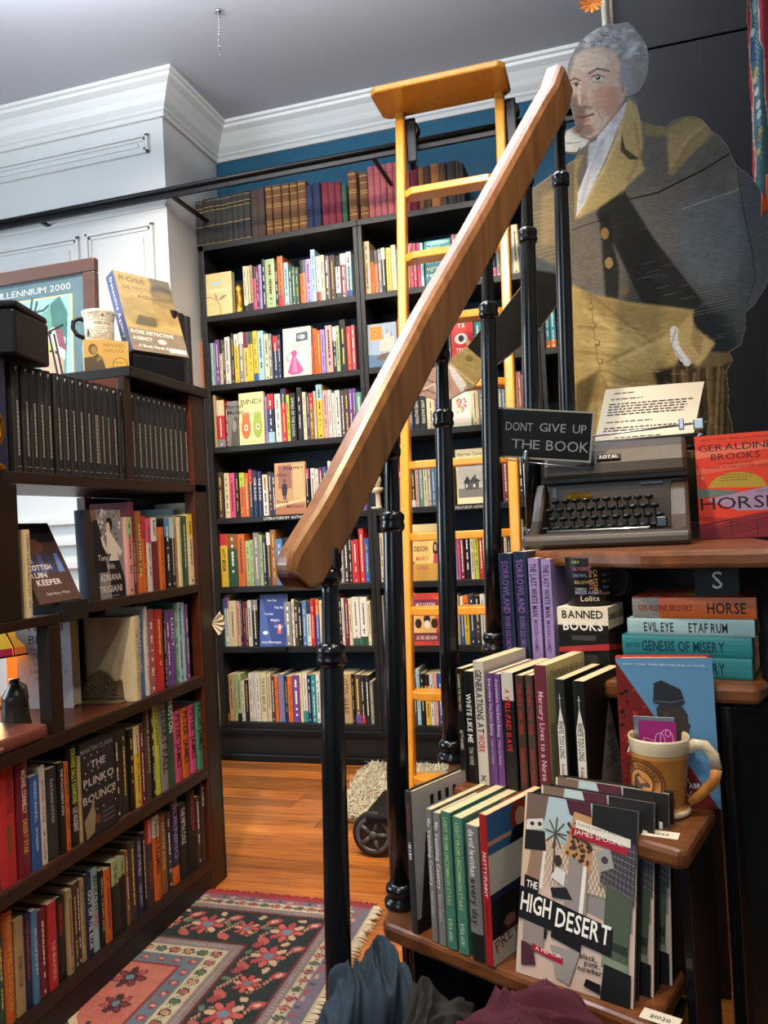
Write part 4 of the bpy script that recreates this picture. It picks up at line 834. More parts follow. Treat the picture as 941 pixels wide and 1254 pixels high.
# ------------------------------------------------------------------ life-size printed cardboard figure
YP = 1.95
def cutout():
    arm_top = [(704, 196), (690, 204), (662, 224), (650, 233), (649, 262), (652, 312), (655, 330), (642, 346), (628, 364), (611, 386), (588, 404), (571, 426), (556, 436), (548, 447), (533, 449), (517, 460), (509, 478), (503, 486), (517, 485), (531, 489), (552, 489), (566, 481), (573, 476), (579, 476), (590, 461), (594, 453), (609, 447), (639, 424), (662, 402), (684, 372), (696, 352)]
    out = [(694, 92), (696, 78), (702, 64), (710, 52), (720, 42), (733, 34), (745, 29), (757, 29), (768, 27), (776, 32), (781, 40), (789, 49), (793, 58), (795, 72), (794, 88), (790, 102), (783, 112), (777, 117), (781, 130), (785, 148), (800, 154), (815, 155), (826, 147), (838, 143), (850, 142), (860, 146), (872, 160), (884, 169), (892, 180), (896, 190), (903, 203), (917, 213), (929, 228), (937, 246), (941, 262), (943, 300), (943, 334), (938, 352), (925, 372), (913, 383), (914, 400), (908, 422), (893, 431), (898, 441), (890, 455), (893, 480), (892, 500), (897, 520), (900, 560), (903, 640),
           (706, 640), (700, 560), (697, 480), (698, 430), (703, 404), (699, 380)]+arm_top[::-1]+[(708, 188), (712, 178), (706, 188), (692, 186), (690, 172), (694, 160), (706, 154), (702, 140), (697, 118), (694, 100)]
    im = Img(500, 24, 946, 642, .8, '5e6468'); X, Y = im.X, im.Y
    g = im.poly; e = im.ell; l = im.line
    # coat
    g([(690, 140), (960, 130), (960, 445), (840, 445), (760, 360), (690, 350)], '666058', 1, 4)
    g([(835, 300), (960, 200), (960, 440), (790, 440), (800, 340)], '474f52', .95, 20)
    e(872, 290, 45, 60, '5c6a70', .8, 22); e(850, 420, 60, 50, '232a2e', .7, 22); g([(780, 330), (880, 380), (910, 440), (820, 445), (760, 370)], '1f2629', .75, 14)
    g([(703, 240), (770, 330), (700, 350)], '70665a', .8, 8)
    g([(903, 200), (960, 210), (960, 370), (915, 384), (925, 330), (915, 260)], '4c545a', 1, 2); l([(903, 205), (912, 262), (922, 310), (926, 340), (915, 372)], 1.6, '2b3034', .8, 1)
    for k in range(46):   # corrugation showing through
        y = 232+k*3.6; l([(700, y+24), (905, y-28+k*.2)], 1.1, '8d8377', .30)
    # sash strap and front band
    g([(748, 228), (764, 232), (800, 290), (868, 378), (790, 378), (752, 300), (730, 262)], '2a2a28', .96, 3)
    g([(733, 262), (748, 262), (752, 300), (759, 328), (758, 372), (742, 366), (738, 320), (737, 296)], '262624', .96, 2)
    e(741, 286, 5, 7, '8f6f33', 1, 1); e(746, 322, 5, 7, '9a7838', 1, 1); e(765, 356, 5, 6, '7c6434', 1, 1)
    # shoulder strap of gold
    g([(816, 158), (840, 144), (862, 146), (875, 164), (850, 186), (822, 218), (818, 190)], '9a8148', .95, 4)
    for k in range(16): l([(820+k*3.2, 158-k*.4), (819+k*1.6, 214-k*3)], 1.2, 'c2a55e', .45, 1)
    g([(788, 152), (816, 156), (818, 168), (790, 166)], '8f7a40', .9, 2)
    g([(872, 160), (898, 190), (890, 240), (850, 235)], '5d5850', .7, 8)
    # waistcoat and breeches
    g([(700, 348), (730, 362), (770, 370), (850, 380), (846, 400), (820, 470), (830, 642), (690, 642), (697, 480), (702, 404)], 'b59a4a', 1, 2)
    g([(708, 356), (740, 390), (790, 410), (838, 402), (850, 382), (770, 372)], '8d7435', .75, 5)
    g([(730, 468), (800, 452), (826, 420), (810, 470), (760, 496), (715, 490)], '7d642c', .6, 7)
    g([(705, 470), (735, 452), (722, 500), (703, 520)], '4d3d1c', .85, 5)
    for (a, b) in (((712, 352), (800, 420)), ((740, 445), (815, 408)), ((708, 400), (760, 404)), ((736, 452), (770, 466)), ((704, 430), (755, 436)), ((738, 460), (752, 500)), ((735, 452), (726, 520))): l([a, b], 3, '6d5726', .55, 3)
    for (a, b) in (((716, 380), (790, 432)), ((760, 440), (818, 414)), ((712, 420), (770, 424)), ((745, 470), (800, 480)), ((705, 446), (740, 446))): l([a, b], 4, 'd8bf74', .5, 4)
    l([(724, 365), (727, 400), (732, 440), (736, 452)], 1.5, '7a6530', .8, 1)
    for (x, y) in ((724, 376), (727, 399), (732, 420), (736, 443)): e(x, y, 4, 4.2, '8a6f36'); e(x-.8, y-.8, 2.4, 2.4, 'b79a55')
    # dark glove / sword hilt and drapery at the right
    g([(800, 455), (850, 440), (900, 430), (902, 642), (815, 642), (812, 500)], '2c2417', 1, 5)
    for k in range(14):
        x = 826+k*5; l([(x, 440+(k*7) % 18), (x+4*math.sin(k), 490+k*3), (x-3, 560)], 3, ['8a713c', '5a4826', 'a78b4c'][k % 3], .55, 3)
    g([(840, 428), (893, 432), (898, 441), (885, 448), (850, 452)], '6d5a34', .9, 3)
    g([(846, 384), (852, 402), (876, 420), (866, 436), (856, 448), (838, 440), (826, 424), (830, 404)], 'b89c52', 1, 2)
    g([(850, 395), (862, 415), (858, 436), (846, 420)], '7f6833', .6, 3)
    for t in np.linspace(0, 1, 9): e(826-6*math.sin(t*3.1)+t*16, 404+t*40, 5, 4.5, 'cfd2d8', .95, 1)
    l([(828, 404), (822, 424), (836, 440)], 2, '8d929c', .8, 1)
    # lapels, cravat
    g([(704, 196), (716, 188), (706, 214), (712, 250), (704, 268), (697, 250)], '9c8446', 1, 2)
    g([(770, 120), (782, 132), (786, 152), (788, 180), (784, 192), (790, 208), (760, 236), (728, 258), (704, 270), (712, 246), (742, 200), (756, 160)], 'b89e54', 1, 2)
    g([(762, 164), (766, 182), (784, 195), (772, 196), (760, 184)], '3f3826', .95, 1)
    l([(766, 130), (758, 168), (738, 210), (710, 262)], 3, 'dcc884', .7, 2); l([(778, 150), (784, 190), (770, 222)], 4, '93783a', .6, 3)
    g([(732, 168), (768, 124), (764, 140), (744, 190), (716, 250), (706, 266), (708, 236), (722, 200)], 'd5d8e0', 1, 1.5)
    g([(722, 176), (742, 168), (738, 200), (728, 216), (720, 200)], 'b4bccd', .9, 2); l([(738, 172), (724, 206), (712, 250)], 2, '8d93a2', .7, 2)
    g([(690, 162), (704, 152), (712, 168), (722, 172), (718, 178), (706, 186), (690, 186)], 'c8cbc8', 1, 1.5); l([(694, 176), (712, 174)], 1.6, '7f8484', .8, 1)
    # hair
    g([(694, 92), (696, 78), (702, 64), (720, 42), (745, 29), (768, 27), (781, 40), (793, 58), (795, 88), (783, 112), (770, 118), (694, 112)], '8c8c8b', 1, 1)
    r = random.Random(8)
    for k in range(90):
        t = r.uniform(0, 1); x = 700+t*90; y = 34+r.uniform(0, 1)*(20+60*max(0, t-.45)); e(x, y+8*abs(t-.5), r.uniform(3, 8), r.uniform(2, 4), r.choice(['c9ccd2', 'a9acb0', '6f6f70', 'd9dce2', '7f7f82']), .55, 2, r.uniform(-1, 1))
    e(785, 85, 10, 28, '77756e', .6, 6)
    # face
    g([(705, 68), (716, 60), (735, 57), (752, 62), (760, 78), (762, 100), (768, 108), (764, 122), (752, 140), (734, 164), (722, 170), (710, 164), (703, 148), (700, 128), (698, 108), (699, 88)], 'd0b198', 1, 2)
    e(724, 76, 20, 14, 'dfcbb4', .8, 6); e(742, 122, 15, 17, 'c98468', .7, 8); e(706, 140, 12, 24, '4c352c', .75, 6); e(716, 160, 12, 8, '7a5648', .8, 5); e(752, 128, 10, 22, 'b07f68', .6, 7)
    g([(712, 98), (718, 104), (722, 126), (716, 132), (708, 128), (708, 116)], 'c79f84', .9, 2); l([(712, 98), (709, 114), (711, 128)], 2.2, 'e9cdb0', .8, 1); l([(716, 131), (724, 132)], 4, '5e3426', .75, 2); l([(712, 130), (716, 118)], 2.6, '7d4c38', .5, 2)
    l([(722, 90), (732, 84), (746, 87)], 2.8, '5d4c42', .85, 1.5); l([(699, 99), (704, 96), (711, 99)], 2.5, '5d4c42', .8, 1.5)
    e(733, 95, 7, 3.6, 'd9d2c8', 1, 1); e(732.5, 95, 3, 3.1, '3c3430', 1, .8); l([(725, 94), (733, 91.5), (741, 95)], 1.6, '4a3830', .9, .8); e(732, 94, .9, .9, 'f4f0ea'); l([(727, 100), (739, 101)], 1.6, 'a07c66', .7, 1)
    e(706, 104, 4.4, 2.8, 'cfc5b8', 1, 1); e(706, 104, 2.1, 2.3, '3c3430', 1, .8); l([(701, 103), (707, 101), (711, 104)], 1.4, '4a3830', .9, .8)
    l([(708, 143), (714, 144), (727, 140)], 2.6, '73332a', .95, 1); l([(710, 148), (722, 147)], 3.2, 'a85d4c', .7, 1.5); l([(712, 155), (722, 154)], 1.6, '6d4a3c', .5, 1.5)
    e(763, 108, 4, 8, 'cf9a80', 1, 1.5, .2); e(763, 109, 1.8, 5, '935e4b', .7, 1)
    e(765, 92, 7, 16, '8d8f96', .8, 4)
    # the outstretched arm
    g([(704, 196), (662, 224), (650, 233), (649, 262), (652, 312), (690, 330), (704, 300)], '70664f', 1, 1.5); g([(664, 240), (690, 226), (686, 300), (662, 300)], '9c8450', .7, 6)
    for k in range(14): l([(652, 262+k*5), (700, 248+k*5)], 1, '98896c', .5)
    g([(652, 312), (700, 334), (700, 352), (640, 352), (628, 364)], '4a5154', 1, 2)
    g([(655, 330), (700, 338), (700, 352), (684, 374), (662, 404), (639, 426), (609, 449), (594, 455), (566, 425), (588, 402), (628, 362)], '1b1a18', 1, 2)
    g([(548, 447), (556, 434), (571, 424), (590, 440), (594, 455), (579, 478), (566, 462)], '96803a', 1, 1.5); l([(552, 446), (566, 458), (580, 470)], 2.5, 'c8b060', .7, 1.5); e(575, 439, 5, 4, '6d5426', .8, 1)
    g([(533, 449), (549, 447), (566, 462), (575, 475), (566, 482), (552, 490), (531, 490), (503, 487), (508, 478), (517, 459)], 'b08a76', 1, 1)
    g([(549, 447), (556, 450), (572, 470), (566, 482), (554, 462)], 'c9c6c0', 1, 1)
    l([(517, 462), (530, 468), (546, 470)], 2, '6d4a40', .7, 1.5); l([(520, 476), (532, 470), (536, 484)], 2, 'd8d0c4', .7, 1.2); l([(508, 482), (524, 478), (540, 484)], 2, '6d4a40', .7, 1.2)
    e(545, 472, 8, 9, '8d6656', .6, 4)
    for (a_, b_, w_, c_) in (((702, 118), (704, 134), 1.2, '8a6a58'), ((726, 112), (738, 108), 1.4, 'a87c68'), ((730, 134), (738, 146), 1.6, '9a6e5c'), ((744, 96), (750, 104), 1.2, 'a8846c'), ((716, 62), (734, 60), 1.2, 'e2d4c2'), ((708, 76), (730, 72), 1.0, 'c8a890'), ((710, 82), (726, 79), .9, 'b8967e')): l([a_, b_], w_, c_, .6)
    for k in range(60):
        t = r.uniform(0, 1); x = 702+t*88; y = 36+r.uniform(0, 1)*(16+62*max(0, t-.45))+8*abs(t-.5); q = r.uniform(-1, 1); l([(x, y), (x+3, y-2+q), (x+6, y+q)], 1.1, r.choice(['dfe2e8', '58585a', 'b8bcc2', '76767a']), .7)
    for k in range(40):
        x = 706+r.random()*120; y = 372+r.random()*110; a_ = r.uniform(.0, .5); l([(x, y), (x+18*math.cos(a_), y+18*math.sin(a_))], 1.3, r.choice(['8a7032', 'd4bc78', '9c8040']), .35)
    for k in range(26):
        x = 716+r.random()*58; y = 140+r.random()*100; l([(x, y), (x-5, y+12)], 1.2, r.choice(['8a7438', 'd0b870', 'a08844']), .35 if x > 740 else .0)
    for k in range(70):
        x = 780+r.random()*150; y = 240+r.random()*180; l([(x, y), (x+16, y-4)], 1.1, r.choice(['3e484e', '7c8a90', '58666c', '8a8478']), .22)
    # creases of the folded card
    l([(772, 244), (806, 236), (862, 208), (894, 188)], 1.8, '14110f', .95, .6); l([(700, 282), (740, 268)], 1.6, '1d1814', .6, .8); l([(836, 256), (905, 232)], 1.6, 'a29a8e', .6, .8)
    im.noise(.12, 6, 2, 1); im.noise(.08, 2, 2, 2); im.a *= .72
    zb_ = P(800, 642, 1, YP).z
    mask = im.inside(out, X, Y)
    C0 = P(700, 300, 1, YP)
    _l = im.a.mean(axis=2, keepdims=True); im.a = np.clip((im.a*.74+_l*.26)*1.12, 0, 1)
    t = thing('cardboard_figure', 'life-size cardboard cut-out of a grey-haired man in old military coat behind the typewriter', 'cutout', loc=(C0.x, YP, 0))
    V = np.array([tuple(P(x, y, 1, YP)-Vector((C0.x, YP, 0))) for x, y in zip(X.ravel(), Y.ravel())]).reshape(im.h, im.w, 3); V[..., 1] -= .0005; mask &= V[..., 2] > zb_
    im.mesh2('printed_front', 'paint_card', V, None, mask, t)
    pts = [P(x, y, 1, YP)-Vector((C0.x, YP, 0)) for x, y in out]
    for p in pts: p.z = max(p.z, zb_)
    mb = MB(); n = len(pts); vs = [(p.x, 0, p.z) for p in pts]+[(p.x, .006, p.z) for p in pts]
    card = mat('cardboard_edge', '#9a8a70', .8)
    mb.add(vs, [tuple(range(n)), tuple(reversed(range(n, 2*n)))]+[(i, i+n, (i+1) % n+n, (i+1) % n) for i in range(n)]); mb.build('card', card, t)
    MB().box(.0, .012, .007, .12, zb_, 1.6).build('easel_strut', card, t)
cutout()
zb_ = P(800, 642, 1, YP).z
pl = MB().box(-.14, .32, 1.86, 2.3, 0, zb_-.001).build('plinth', 'blackwood'); tag(pl, 'plain black box carrying the cardboard figure behind the typewriter', 'plinth')
# ------------------------------------------------------------------ typewriter
def typewriter():
    W, Dp = .284, .238
    o0 = Vector((-.158, 1.437, 1.0185)); ang = math.radians(-5)
    m = Matrix.Translation(o0) @ Matrix.Rotation(ang, 4, 'Z')
    t = thing('typewriter', 'old brown-grey manual typewriter holding a typed sheet on the top tread', 'typewriter', mtx=m)
    def sx(poly, x0, x1, name, mt='gunmetal', bev=.006):
        mb = MB(); n = len(poly); vs = [(x0, y, z) for y, z in poly]+[(x1, y, z) for y, z in poly]
        mb.add(vs, [tuple(reversed(range(n))), tuple(range(n, 2*n))]+[(i, (i+1) % n, (i+1) % n+n, i+n) for i in range(n)]); return mb.build(name, mt, t, bev)
    sx([(.132, .006), (Dp, .006), (Dp, .125), (.142, .125), (.136, .085)], .022, W-.004, 'body')
    sx([(.128, .129), (Dp+.004, .129), (Dp+.004, .158), (.232, .186), (.212, .200), (.172, .198), (.148, .182), (.132, .156)], .018, W, 'top_cover', bev=.009)
    sx([(.127, .121), (Dp+.006, .121), (Dp+.006, .130), (.127, .130)], .016, W+.001, 'trim_strip', 'blackmetal', .002)
    sx([(.130, .1285), (.1268, .1285), (.1268, .1305), (.130, .1305)], .02, W, 'bright_line', 'blackmetal', 0)
    for x0, x1, nm in ((0, .022, 'side_arm'), (W-.034, W-.001, 'side_arm')):
        sx([(.002, .003), (.002, .024), (.03, .030), (.075, .052), (.118, .098), (.150, .122), (Dp if x0 else .16, .122), (Dp if x0 else .16, .003)], x0, x1, nm, bev=.007)
    sx([(-.002, .0), (-.006, .008), (-.004, .022), (.012, .028), (.03, .026), (.03, .0)], -.004, W, 'front_lip', bev=.006)
    sx([(.03, .004), (.03, .012), (.13, .03), (.13, .004)], .02, W-.03, 'key_well', 'plastic', 0)
    kp = None
    kx0, kx1 = .030, W-.042
    for r_ in range(4):
        n = 11 if r_ < 3 else 10
        for k in range(n):
            x = kx0+(kx1-kx0)*(k+.5*(r_ % 2)*.9+.25)/11.2; y = .044+r_*.021; z = .037+r_*.017
            if kp is None:
                kp = MB().lathe([(.0035, -.006), (.0065, -.005), (.0082, -.001), (.0082, .001), (.0070, .0022), (.0040, .0016)], 12).build('key', 'keys', t); o = kp
                s0 = MB().tube([(0, .0, -.006), (0, .012, -.022)], .0014, 5).build('key_stem', 'blackmetal', o)
            else:
                o = kp.copy(); COL.objects.link(o); o.parent = t; q = s0.copy(); COL.objects.link(q); q.parent = o
            o.location = (x, y, z)
    MB().box(.035, W-.065, .026, .038, .026, .034).build('space_bar', 'keys', t, .003)
    MB().box(W-.058, W-.038, .030, .05, .03, .05).build('shift_key', 'keys', t, .003)
    for (x, z, r) in ((.046, .083, .006), (W-.052, .088, .006)): MB().lathe([(r*1.3, 0), (r*1.3, .003), (r, .004), (r, .009), (r*.7, .010)], 16).build('knob', 'keys', t, mtx=Matrix.Translation((x, .136, z)) @ Matrix.Rotation(PI/2, 4, 'X'))
    for (x, z) in ((.052, .110), (.042, .101), (W-.036, .106), (W-.064, .113)): MB().lathe([(.003, 0), (.0034, .004), (.002, .006)], 10).build('rivet_knob', 'steel', t, mtx=Matrix.Translation((x, .138, z)) @ Matrix.Rotation(PI/2, 4, 'X'))
    MB().box(W-.085, W-.045, .134, .137, .1115, .1145).build('lever_slot', 'keys', t)
    MB().box(.034, .036+.006, .134, .138, .094, .114).build('lever_slot', 'keys', t)
    MB().prism([(.060, 0), (.066, -.009), (.103, -.009), (.110, 0), (.103, .009), (.066, .009)], 0, .002, mtx=Matrix.Translation((0, .1368, .094)) @ Matrix.Rotation(PI/2+.12, 4, 'X')).build('name_plate', 'brass', t)
    bd = MB().box(.112, .156, -.0, .003, -.007, .007).build('badge', 'plastic', t, .002, loc=(.01, .1345, .168)); bd.rotation_euler = (-.62, 0, 0)
    lt = MB(); a = Art(lt, .044, .014, lambda u, v, l: (.112+u, -.0004-l, -.007+v)); a.text('ROYAL', .5, .22, .0078, 'd6d4cc', 1, 'c', fit=-.034); tag(lt.build('badge_lettering', 'print', bd), None, kind='stuff')
    # carriage
    MB().tube([(0, .238, .192), (W+.02, .238, .192)], .017, 20).build('platen', 'rubber', t)
    MB().box(.012, W+.01, .205, .262, .176, .184).build('carriage', 'blackmetal', t, .004)
    for x in (-.012, W+.028): MB().tube([(x-.009, .238, .192), (x+.009, .238, .192)], .017, 14).build('platen_knob', 'keys', t)
    MB().tube([(.03, .213, .214), (W+.04, .213, .226)], .0022, 8).build('paper_bail', 'steel', t)
    MB().tube([(.066, .213, .2155), (.094, .213, .2168)], .0072, 12).build('bail_roller', 'rubber', t)
    MB().box(W-.012, W-.002, .205, .218, .214, .236).build('margin_stop', 'steel', t, .002); MB().box(W+.014, W+.034, .208, .225, .212, .234).build('carriage_lever', 'steel', t, .003)
    MB().box(W+.0, W+.03, .222, .245, .18, .20).build('carriage_end', 'blackmetal', t, .003)
    # sheet of typed paper, a thing of its own
    bl, br, tl, tr = D(724, 560, 1.655), D(846, 552, 1.64), D(742, 477, 1.71), D(863, 467, 1.70)
    pm = MB(); N = 10; rows = []
    for i in range(N+1):
        s_ = i/N; q = math.sin(s_*PI)*.008
        rows.append([(bl.lerp(tl, s_)+Vector((0, q, 0))), (br.lerp(tr, s_)+Vector((0, q, 0)))])
    vs = []
    for th in (0, .0006):
        for a, b in rows:
            for j in range(7): p = a.lerp(b, j/6); vs.append((p.x, p.y+th-.004*math.sin(PI*j/6), p.z))
    K = 7; nn = (N+1)*K; fs = []
    for i in range(N):
        for j in range(6): q = i*K+j; fs += [(q, q+1, q+K+1, q+K), (q+nn, q+nn+K, q+nn+K+1, q+nn+1)]
    pm.add(vs, fs, smooth=True); pp = pm.build('typed_sheet', 'paper'); tag(pp, 'sheet of cream typing paper with typed lines standing in the typewriter', 'paper')
    tm = MB()
    def fn(u, v, l):
        s_ = v; q = math.sin(s_*PI)*.008; p = (bl.lerp(tl, s_)).lerp(br.lerp(tr, s_), u); return (p.x, p.y+q-.004*math.sin(PI*u)-.0006-l, p.z)
    a = Art(tm, 1, 1, fn)
    a.lines(.10, .34, .90, .935, 1, '3a3a40'); a.lines(.08, .42, .81, .85, 1, '3a3a40'); a.lines(.07, .93, .58, .775, 5, '3a3a40', .1, .42); a.lines(.08, .58, .47, .51, 1, '3a3a40'); a.lines(.07, .92, .34, .42, 2, '3a3a40', .25, .42); a.lines(.2, .72, .235, .275, 1, '3a3a40'); a.lines(.1, .55, .06, .10, 1, '3a3a40')
    tag(tm.build('typed_lines', 'print', pp), None, kind='stuff')
typewriter()
# ------------------------------------------------------------------ sign on the balusters
def sign():
    tl, tr, br = D(598, 497, 1.535), D(720, 503, 1.50), D(719, 563, 1.50)
    x = (tr-tl); W = x.length; m = frame(tl-Vector((0, 0, .100)), x); t = thing('message_sign', 'black sign reading DONT GIVE UP THE BOOK in a clear holder by the typewriter', 'sign', mtx=m)
    H_ = .0975
    MB().box(0, W, -.001, .001, 0, H_).build('white_border', 'pages_white', t)
    MB().box(.0035, W-.0035, -.0016, -.0011, .0035, H_-.0035).build('black_panel', 'plastic', t)
    lm = MB(); a = Art(lm, W, H_, lambda u, v, l: (u, -.0017-l, v))
    a.text('DONT', .13, .55, .0165, 'cfcfca', 0, fit=-.052); a.text('GIVE', .47, .56, .0165, 'cfcfca', 0, fit=-.050); a.text('UP', .80, .56, .0165, 'cfcfca', 0, fit=-.026)
    a.text('THE', .20, .20, .018, 'cfcfca', 0, fit=-.054); a.text('BOOK', .55, .19, .020, 'cfcfca', 0, fit=-.080)
    tag(lm.build('sign_lettering', 'print', t), None, kind='stuff')
    MB().box(-.004, W+.006, -.0055, -.0035, -.006, H_+.014).build('acrylic_front', 'glass', t); MB().box(-.004, W+.006, .002, .004, -.006, H_+.014).build('acrylic_back', 'glass', t)
    MB().box(-.004, W+.006, -.0035, .002, -.006, -.003).build('acrylic_foot', 'glass', t)
    MB().box(W+.002, W+.0045, -.0055, .014, -.004, H_+.008).build('acrylic_side', 'glass', t)
    MB().tube([(.03, -.010, -.005), (W*.6, -.011, -.009), (W*.95, -.006, -.012), (W+.02, .02, -.012)], .0012, 6).build('wire_clip', 'steel', t)
    MB().lathe([(.002, -.012), (.005, -.008), (.0065, 0), (.005, .006), (.0062, .011), (.003, .016)], 12).build('clip_knob', 'steel', t, loc=(W*.35, -.011, .0))
sign()
# ------------------------------------------------------------------ books on the treads
def art_horse(a):
    a.rect(0, 0, 1, 1, 'cf3f2a'); a.poly([(0, .78), (1, .84), (1, .90), (0, .86)], 'd9705a'); a.poly([(0, .62), (1, .70), (1, .74), (0, .68)], 'd4614a'); a.rect(0, .93, 1, 1, 'd4452c')
    a.ell(.5, .47, .36, .16, 'ab8f35', 22, 0, PI); a.poly([(0, .49), (.5, .45), (.5, .41), (0, .40)], '5e7470'); a.poly([(.1, .38), (1, .49), (1, .25), (.5, .26)], '9c86a8')
    a.poly([(0, .0), (1, 0), (1, .26), (.5, .2), (0, .14)], '7d2630'); a.poly([(0, .10), (.6, .2), (.3, .14)], 'b53a2c')
    for v in (.11, .085, .06, .035): a.line([(0, v-.05), (1, v+.09)], .0011, '26161a')
    for u in (.4, .72): a.line([(u, .02), (u, .16)], .0013, '26161a')
    for v in (.22, .205, .19): a.line([(0, v), (.5, v-.05)], .0009, '26161a')
    a.text('NEW YORK TIMES BESTSELLER', .5, .945, .0042, '5a1820', 0, 'c', fit=-.122); a.text('GERALDINE', .5, .845, .0125, '231c22', 0, 'c', fit=-.128); a.text('BROOKS', .5, .755, .0125, '231c22', 0, 'c', fit=-.085)
    a.text('AUTHOR OF MARCH', .5, .71, .004, '5a1820', 0, 'c', fit=-.06); a.text('WINNER OF THE PULITZER PRIZE', .5, .672, .004, '5a1820', 0, 'c', fit=-.11)
    for i in range(3): a.lines(.3, .7, .545+.026*(2-i), .56+.026*(2-i), 1, '4a4420')
    a.ell(.07, .59, .02, .022, 'd98a4a'); a.text('HORSE', .5, .28, .023, '17151a', 0, 'c', fit=-.132); a.text('a Novel', .72, .42, .0055, '5a3a7a', 0, 'l', .1)
hb = D(859, 674, 1.50); hb.z = 1.019
faceout(hb, hb+Vector((.140, -.011, 0)), .022, .198, .04, 'O', art_horse, 'orange paperback lettered HORSE standing face out beside the typewriter')
def art_hd(a):
    a.rect(0, 0, 1, 1, 'cdb6a8'); a.poly([(.0, .55), (1, .48), (1, 1), (0, 1)], 'd0bba6'); a.poly([(.14, .78), (.62, .72), (.62, 1), (.14, 1)], 'a9bdc6'); a.poly([(.55, .42), (.98, .36), (.98, .5), (.55, .52)], '8b8584')
    for k in range(22): a.line([(.12+k*.035, .5), (.12+k*.035+.17, .76)], .0005, '4a3f38'); a.line([(.12+k*.035+.17, .5), (.12+k*.035, .76)], .0005, '4a3f38')
    for k in range(9): a.line([(.30, .80), (.30+.10*math.cos(k*.75), .80+.09*math.sin(k*.75))], .0022, '4d5442')
    a.line([(.29, .58), (.30, .8)], .0022, '4a4238')
    # left leg
    a.poly([(.02, .84), (.19, .86), (.22, 1), (.02, 1)], '6b5a50'); a.poly([(.03, .79), (.18, .81), (.18, .87), (.03, .85)], 'd8d4d0'); a.ell(.08, .83, .02, .012, '2a2828'); a.ell(.15, .835, .02, .012, '2a2828')
    a.poly([(.02, .68), (.22, .69), (.20, .80), (.02, .79)], '201e20'); a.poly([(.04, .48), (.08, .68), (.21, .69), (.20, .48)], '94796a'); a.poly([(.17, .48), (.205, .48), (.22, .69), (.195, .69)], 'e2dcd6')
    # shorts and sock of the middle figure
    a.poly([(.42, .92), (.62, .88), (.60, 1), (.38, 1)], '4a1f2e'); a.poly([(.38, .70), (.62, .62), (.64, .92), (.46, .94)], 'b98d63')
    r = random.Random(3)
    for k in range(70):
        u = r.uniform(.41, .62); v = r.uniform(.70, .90)-(u-.4)*.2; a.ell(u, v, .013, .009, '241c1a', 7); a.ell(u+.002, v, .005, .004, '7a5032', 5)
    a.poly([(.40, .38), (.44, .70), (.60, .64), (.60, .34)], '8f8784'); a.poly([(.53, .35), (.565, .34), (.59, .65), (.56, .66)], 'e8e2dc')
    # right figure: dark shirt, plaid, green trousers
    a.poly([(.62, .84), (1, .76), (1, 1), (.62, 1)], '19181a'); a.poly([(.70, .60), (.99, .50), (1, .82), (.78, .84)], '4b474c')
    for k in range(9): a.line([(.71+k*.035, .56), (.77+k*.028, .84)], .0009, '1b1a1c'); a.line([(.70, .58+k*.03), (.99, .50+k*.035)], .0009, '7d7a80')
    a.poly([(.74, .16), (.76, .60), (.97, .52), (.95, .18)], '4c5744'); a.poly([(.82, .26), (.95, .24), (.95, .29), (.82, .30)], '2a302a'); a.poly([(.75, .16), (.95, .14), (.96, .2), (.74, .22)], '7d8a74')
    a.poly([(.66, .74), (.78, .78), (.82, .68), (.70, .64)], '9a9894'); a.ell(.74, .71, .03, .02, '3a3a3a')
    # small seated figure
    a.ell(.335, .655, .035, .03, '3a2a24'); a.poly([(.28, .56), (.33, .62), (.41, .60), (.40, .52)], 'd2d6d4'); a.poly([(.28, .50), (.42, .52), (.48, .46), (.30, .45)], '1f1d20')
    # boots
    a.poly([(.07, .33), (.14, .35), (.20, .28), (.27, .27), (.26, .22), (.14, .25), (.06, .29)], '171517'); a.poly([(.30, .24), (.56, .20), (.58, .29), (.46, .33), (.32, .31)], '141315'); a.rect(.42, .29, .52, .36, 'a9a3a0'); a.poly([(.05, .05), (.18, .07), (.15, .16), (.04, .18)], '4a2630'); a.poly([(.05, .18), (.24, .16), (.24, .30), (.05, .30)], '8e8480')
    a.poly([(.30, .2), (.56, .2), (.48, .02), (.36, .04)], '97908c'); a.poly([(.74, .0), (.98, .0), (.98, .16), (.76, .18)], '151416'); a.poly([(.60, .04), (.74, .02), (.74, .07), (.62, .08)], '151416')
    # lettering
    a.poly([(.48, .855), (.95, .80), (.95, .845), (.48, .90)], 'ddd8cc'); a.poly([(.44, .81), (.93, .755), (.93, .795), (.44, .855)], '9c1f30')
    a.text('From the creator of AFRO-PUNK', .50, .868, .0042, '2a2624', 0, 'l', -.075, fit=-.066); a.text('JAMES SPOONER', .47, .822, .0055, 'f0e0dc', 0, 'l', -.075, fit=-.072)
    a.poly([(.0, .30), (.82, .22), (.83, .365), (.0, .475)], '151416'); a.poly([(.04, .46), (.17, .45), (.17, .525), (.04, .54)], '151416')
    a.text('THE', .06, .475, .009, 'f2efe8', 1, 'l', -.06, fit=-.016); a.text('HIGH', .015, .345, .0225, 'f2efe8', 1, 'l', -.07, fit=-.044); a.text('DESERT', .335, .305, .0225, 'f2efe8', 1, 'l', -.09, fit=-.074)
    a.poly([(.14, .145), (.42, .11), (.42, .145), (.14, .18)], '9c1f30'); a.text('A MEMOIR', .17, .15, .0048, 'f0e0dc', 0, 'l', -.06, fit=-.037)
    a.text('black.', .56, .175, .0065, '1c1a1a', 1); a.text('punk.', .60, .145, .0065, '1c1a1a', 1); a.text('nowhere.', .55, .112, .0065, '1c1a1a', 1)
LEAN = .26
b0, b1 = P(632, 1190, 2, .4705), P(776, 1236, 2, .4705)
HDW = (b1-b0).length
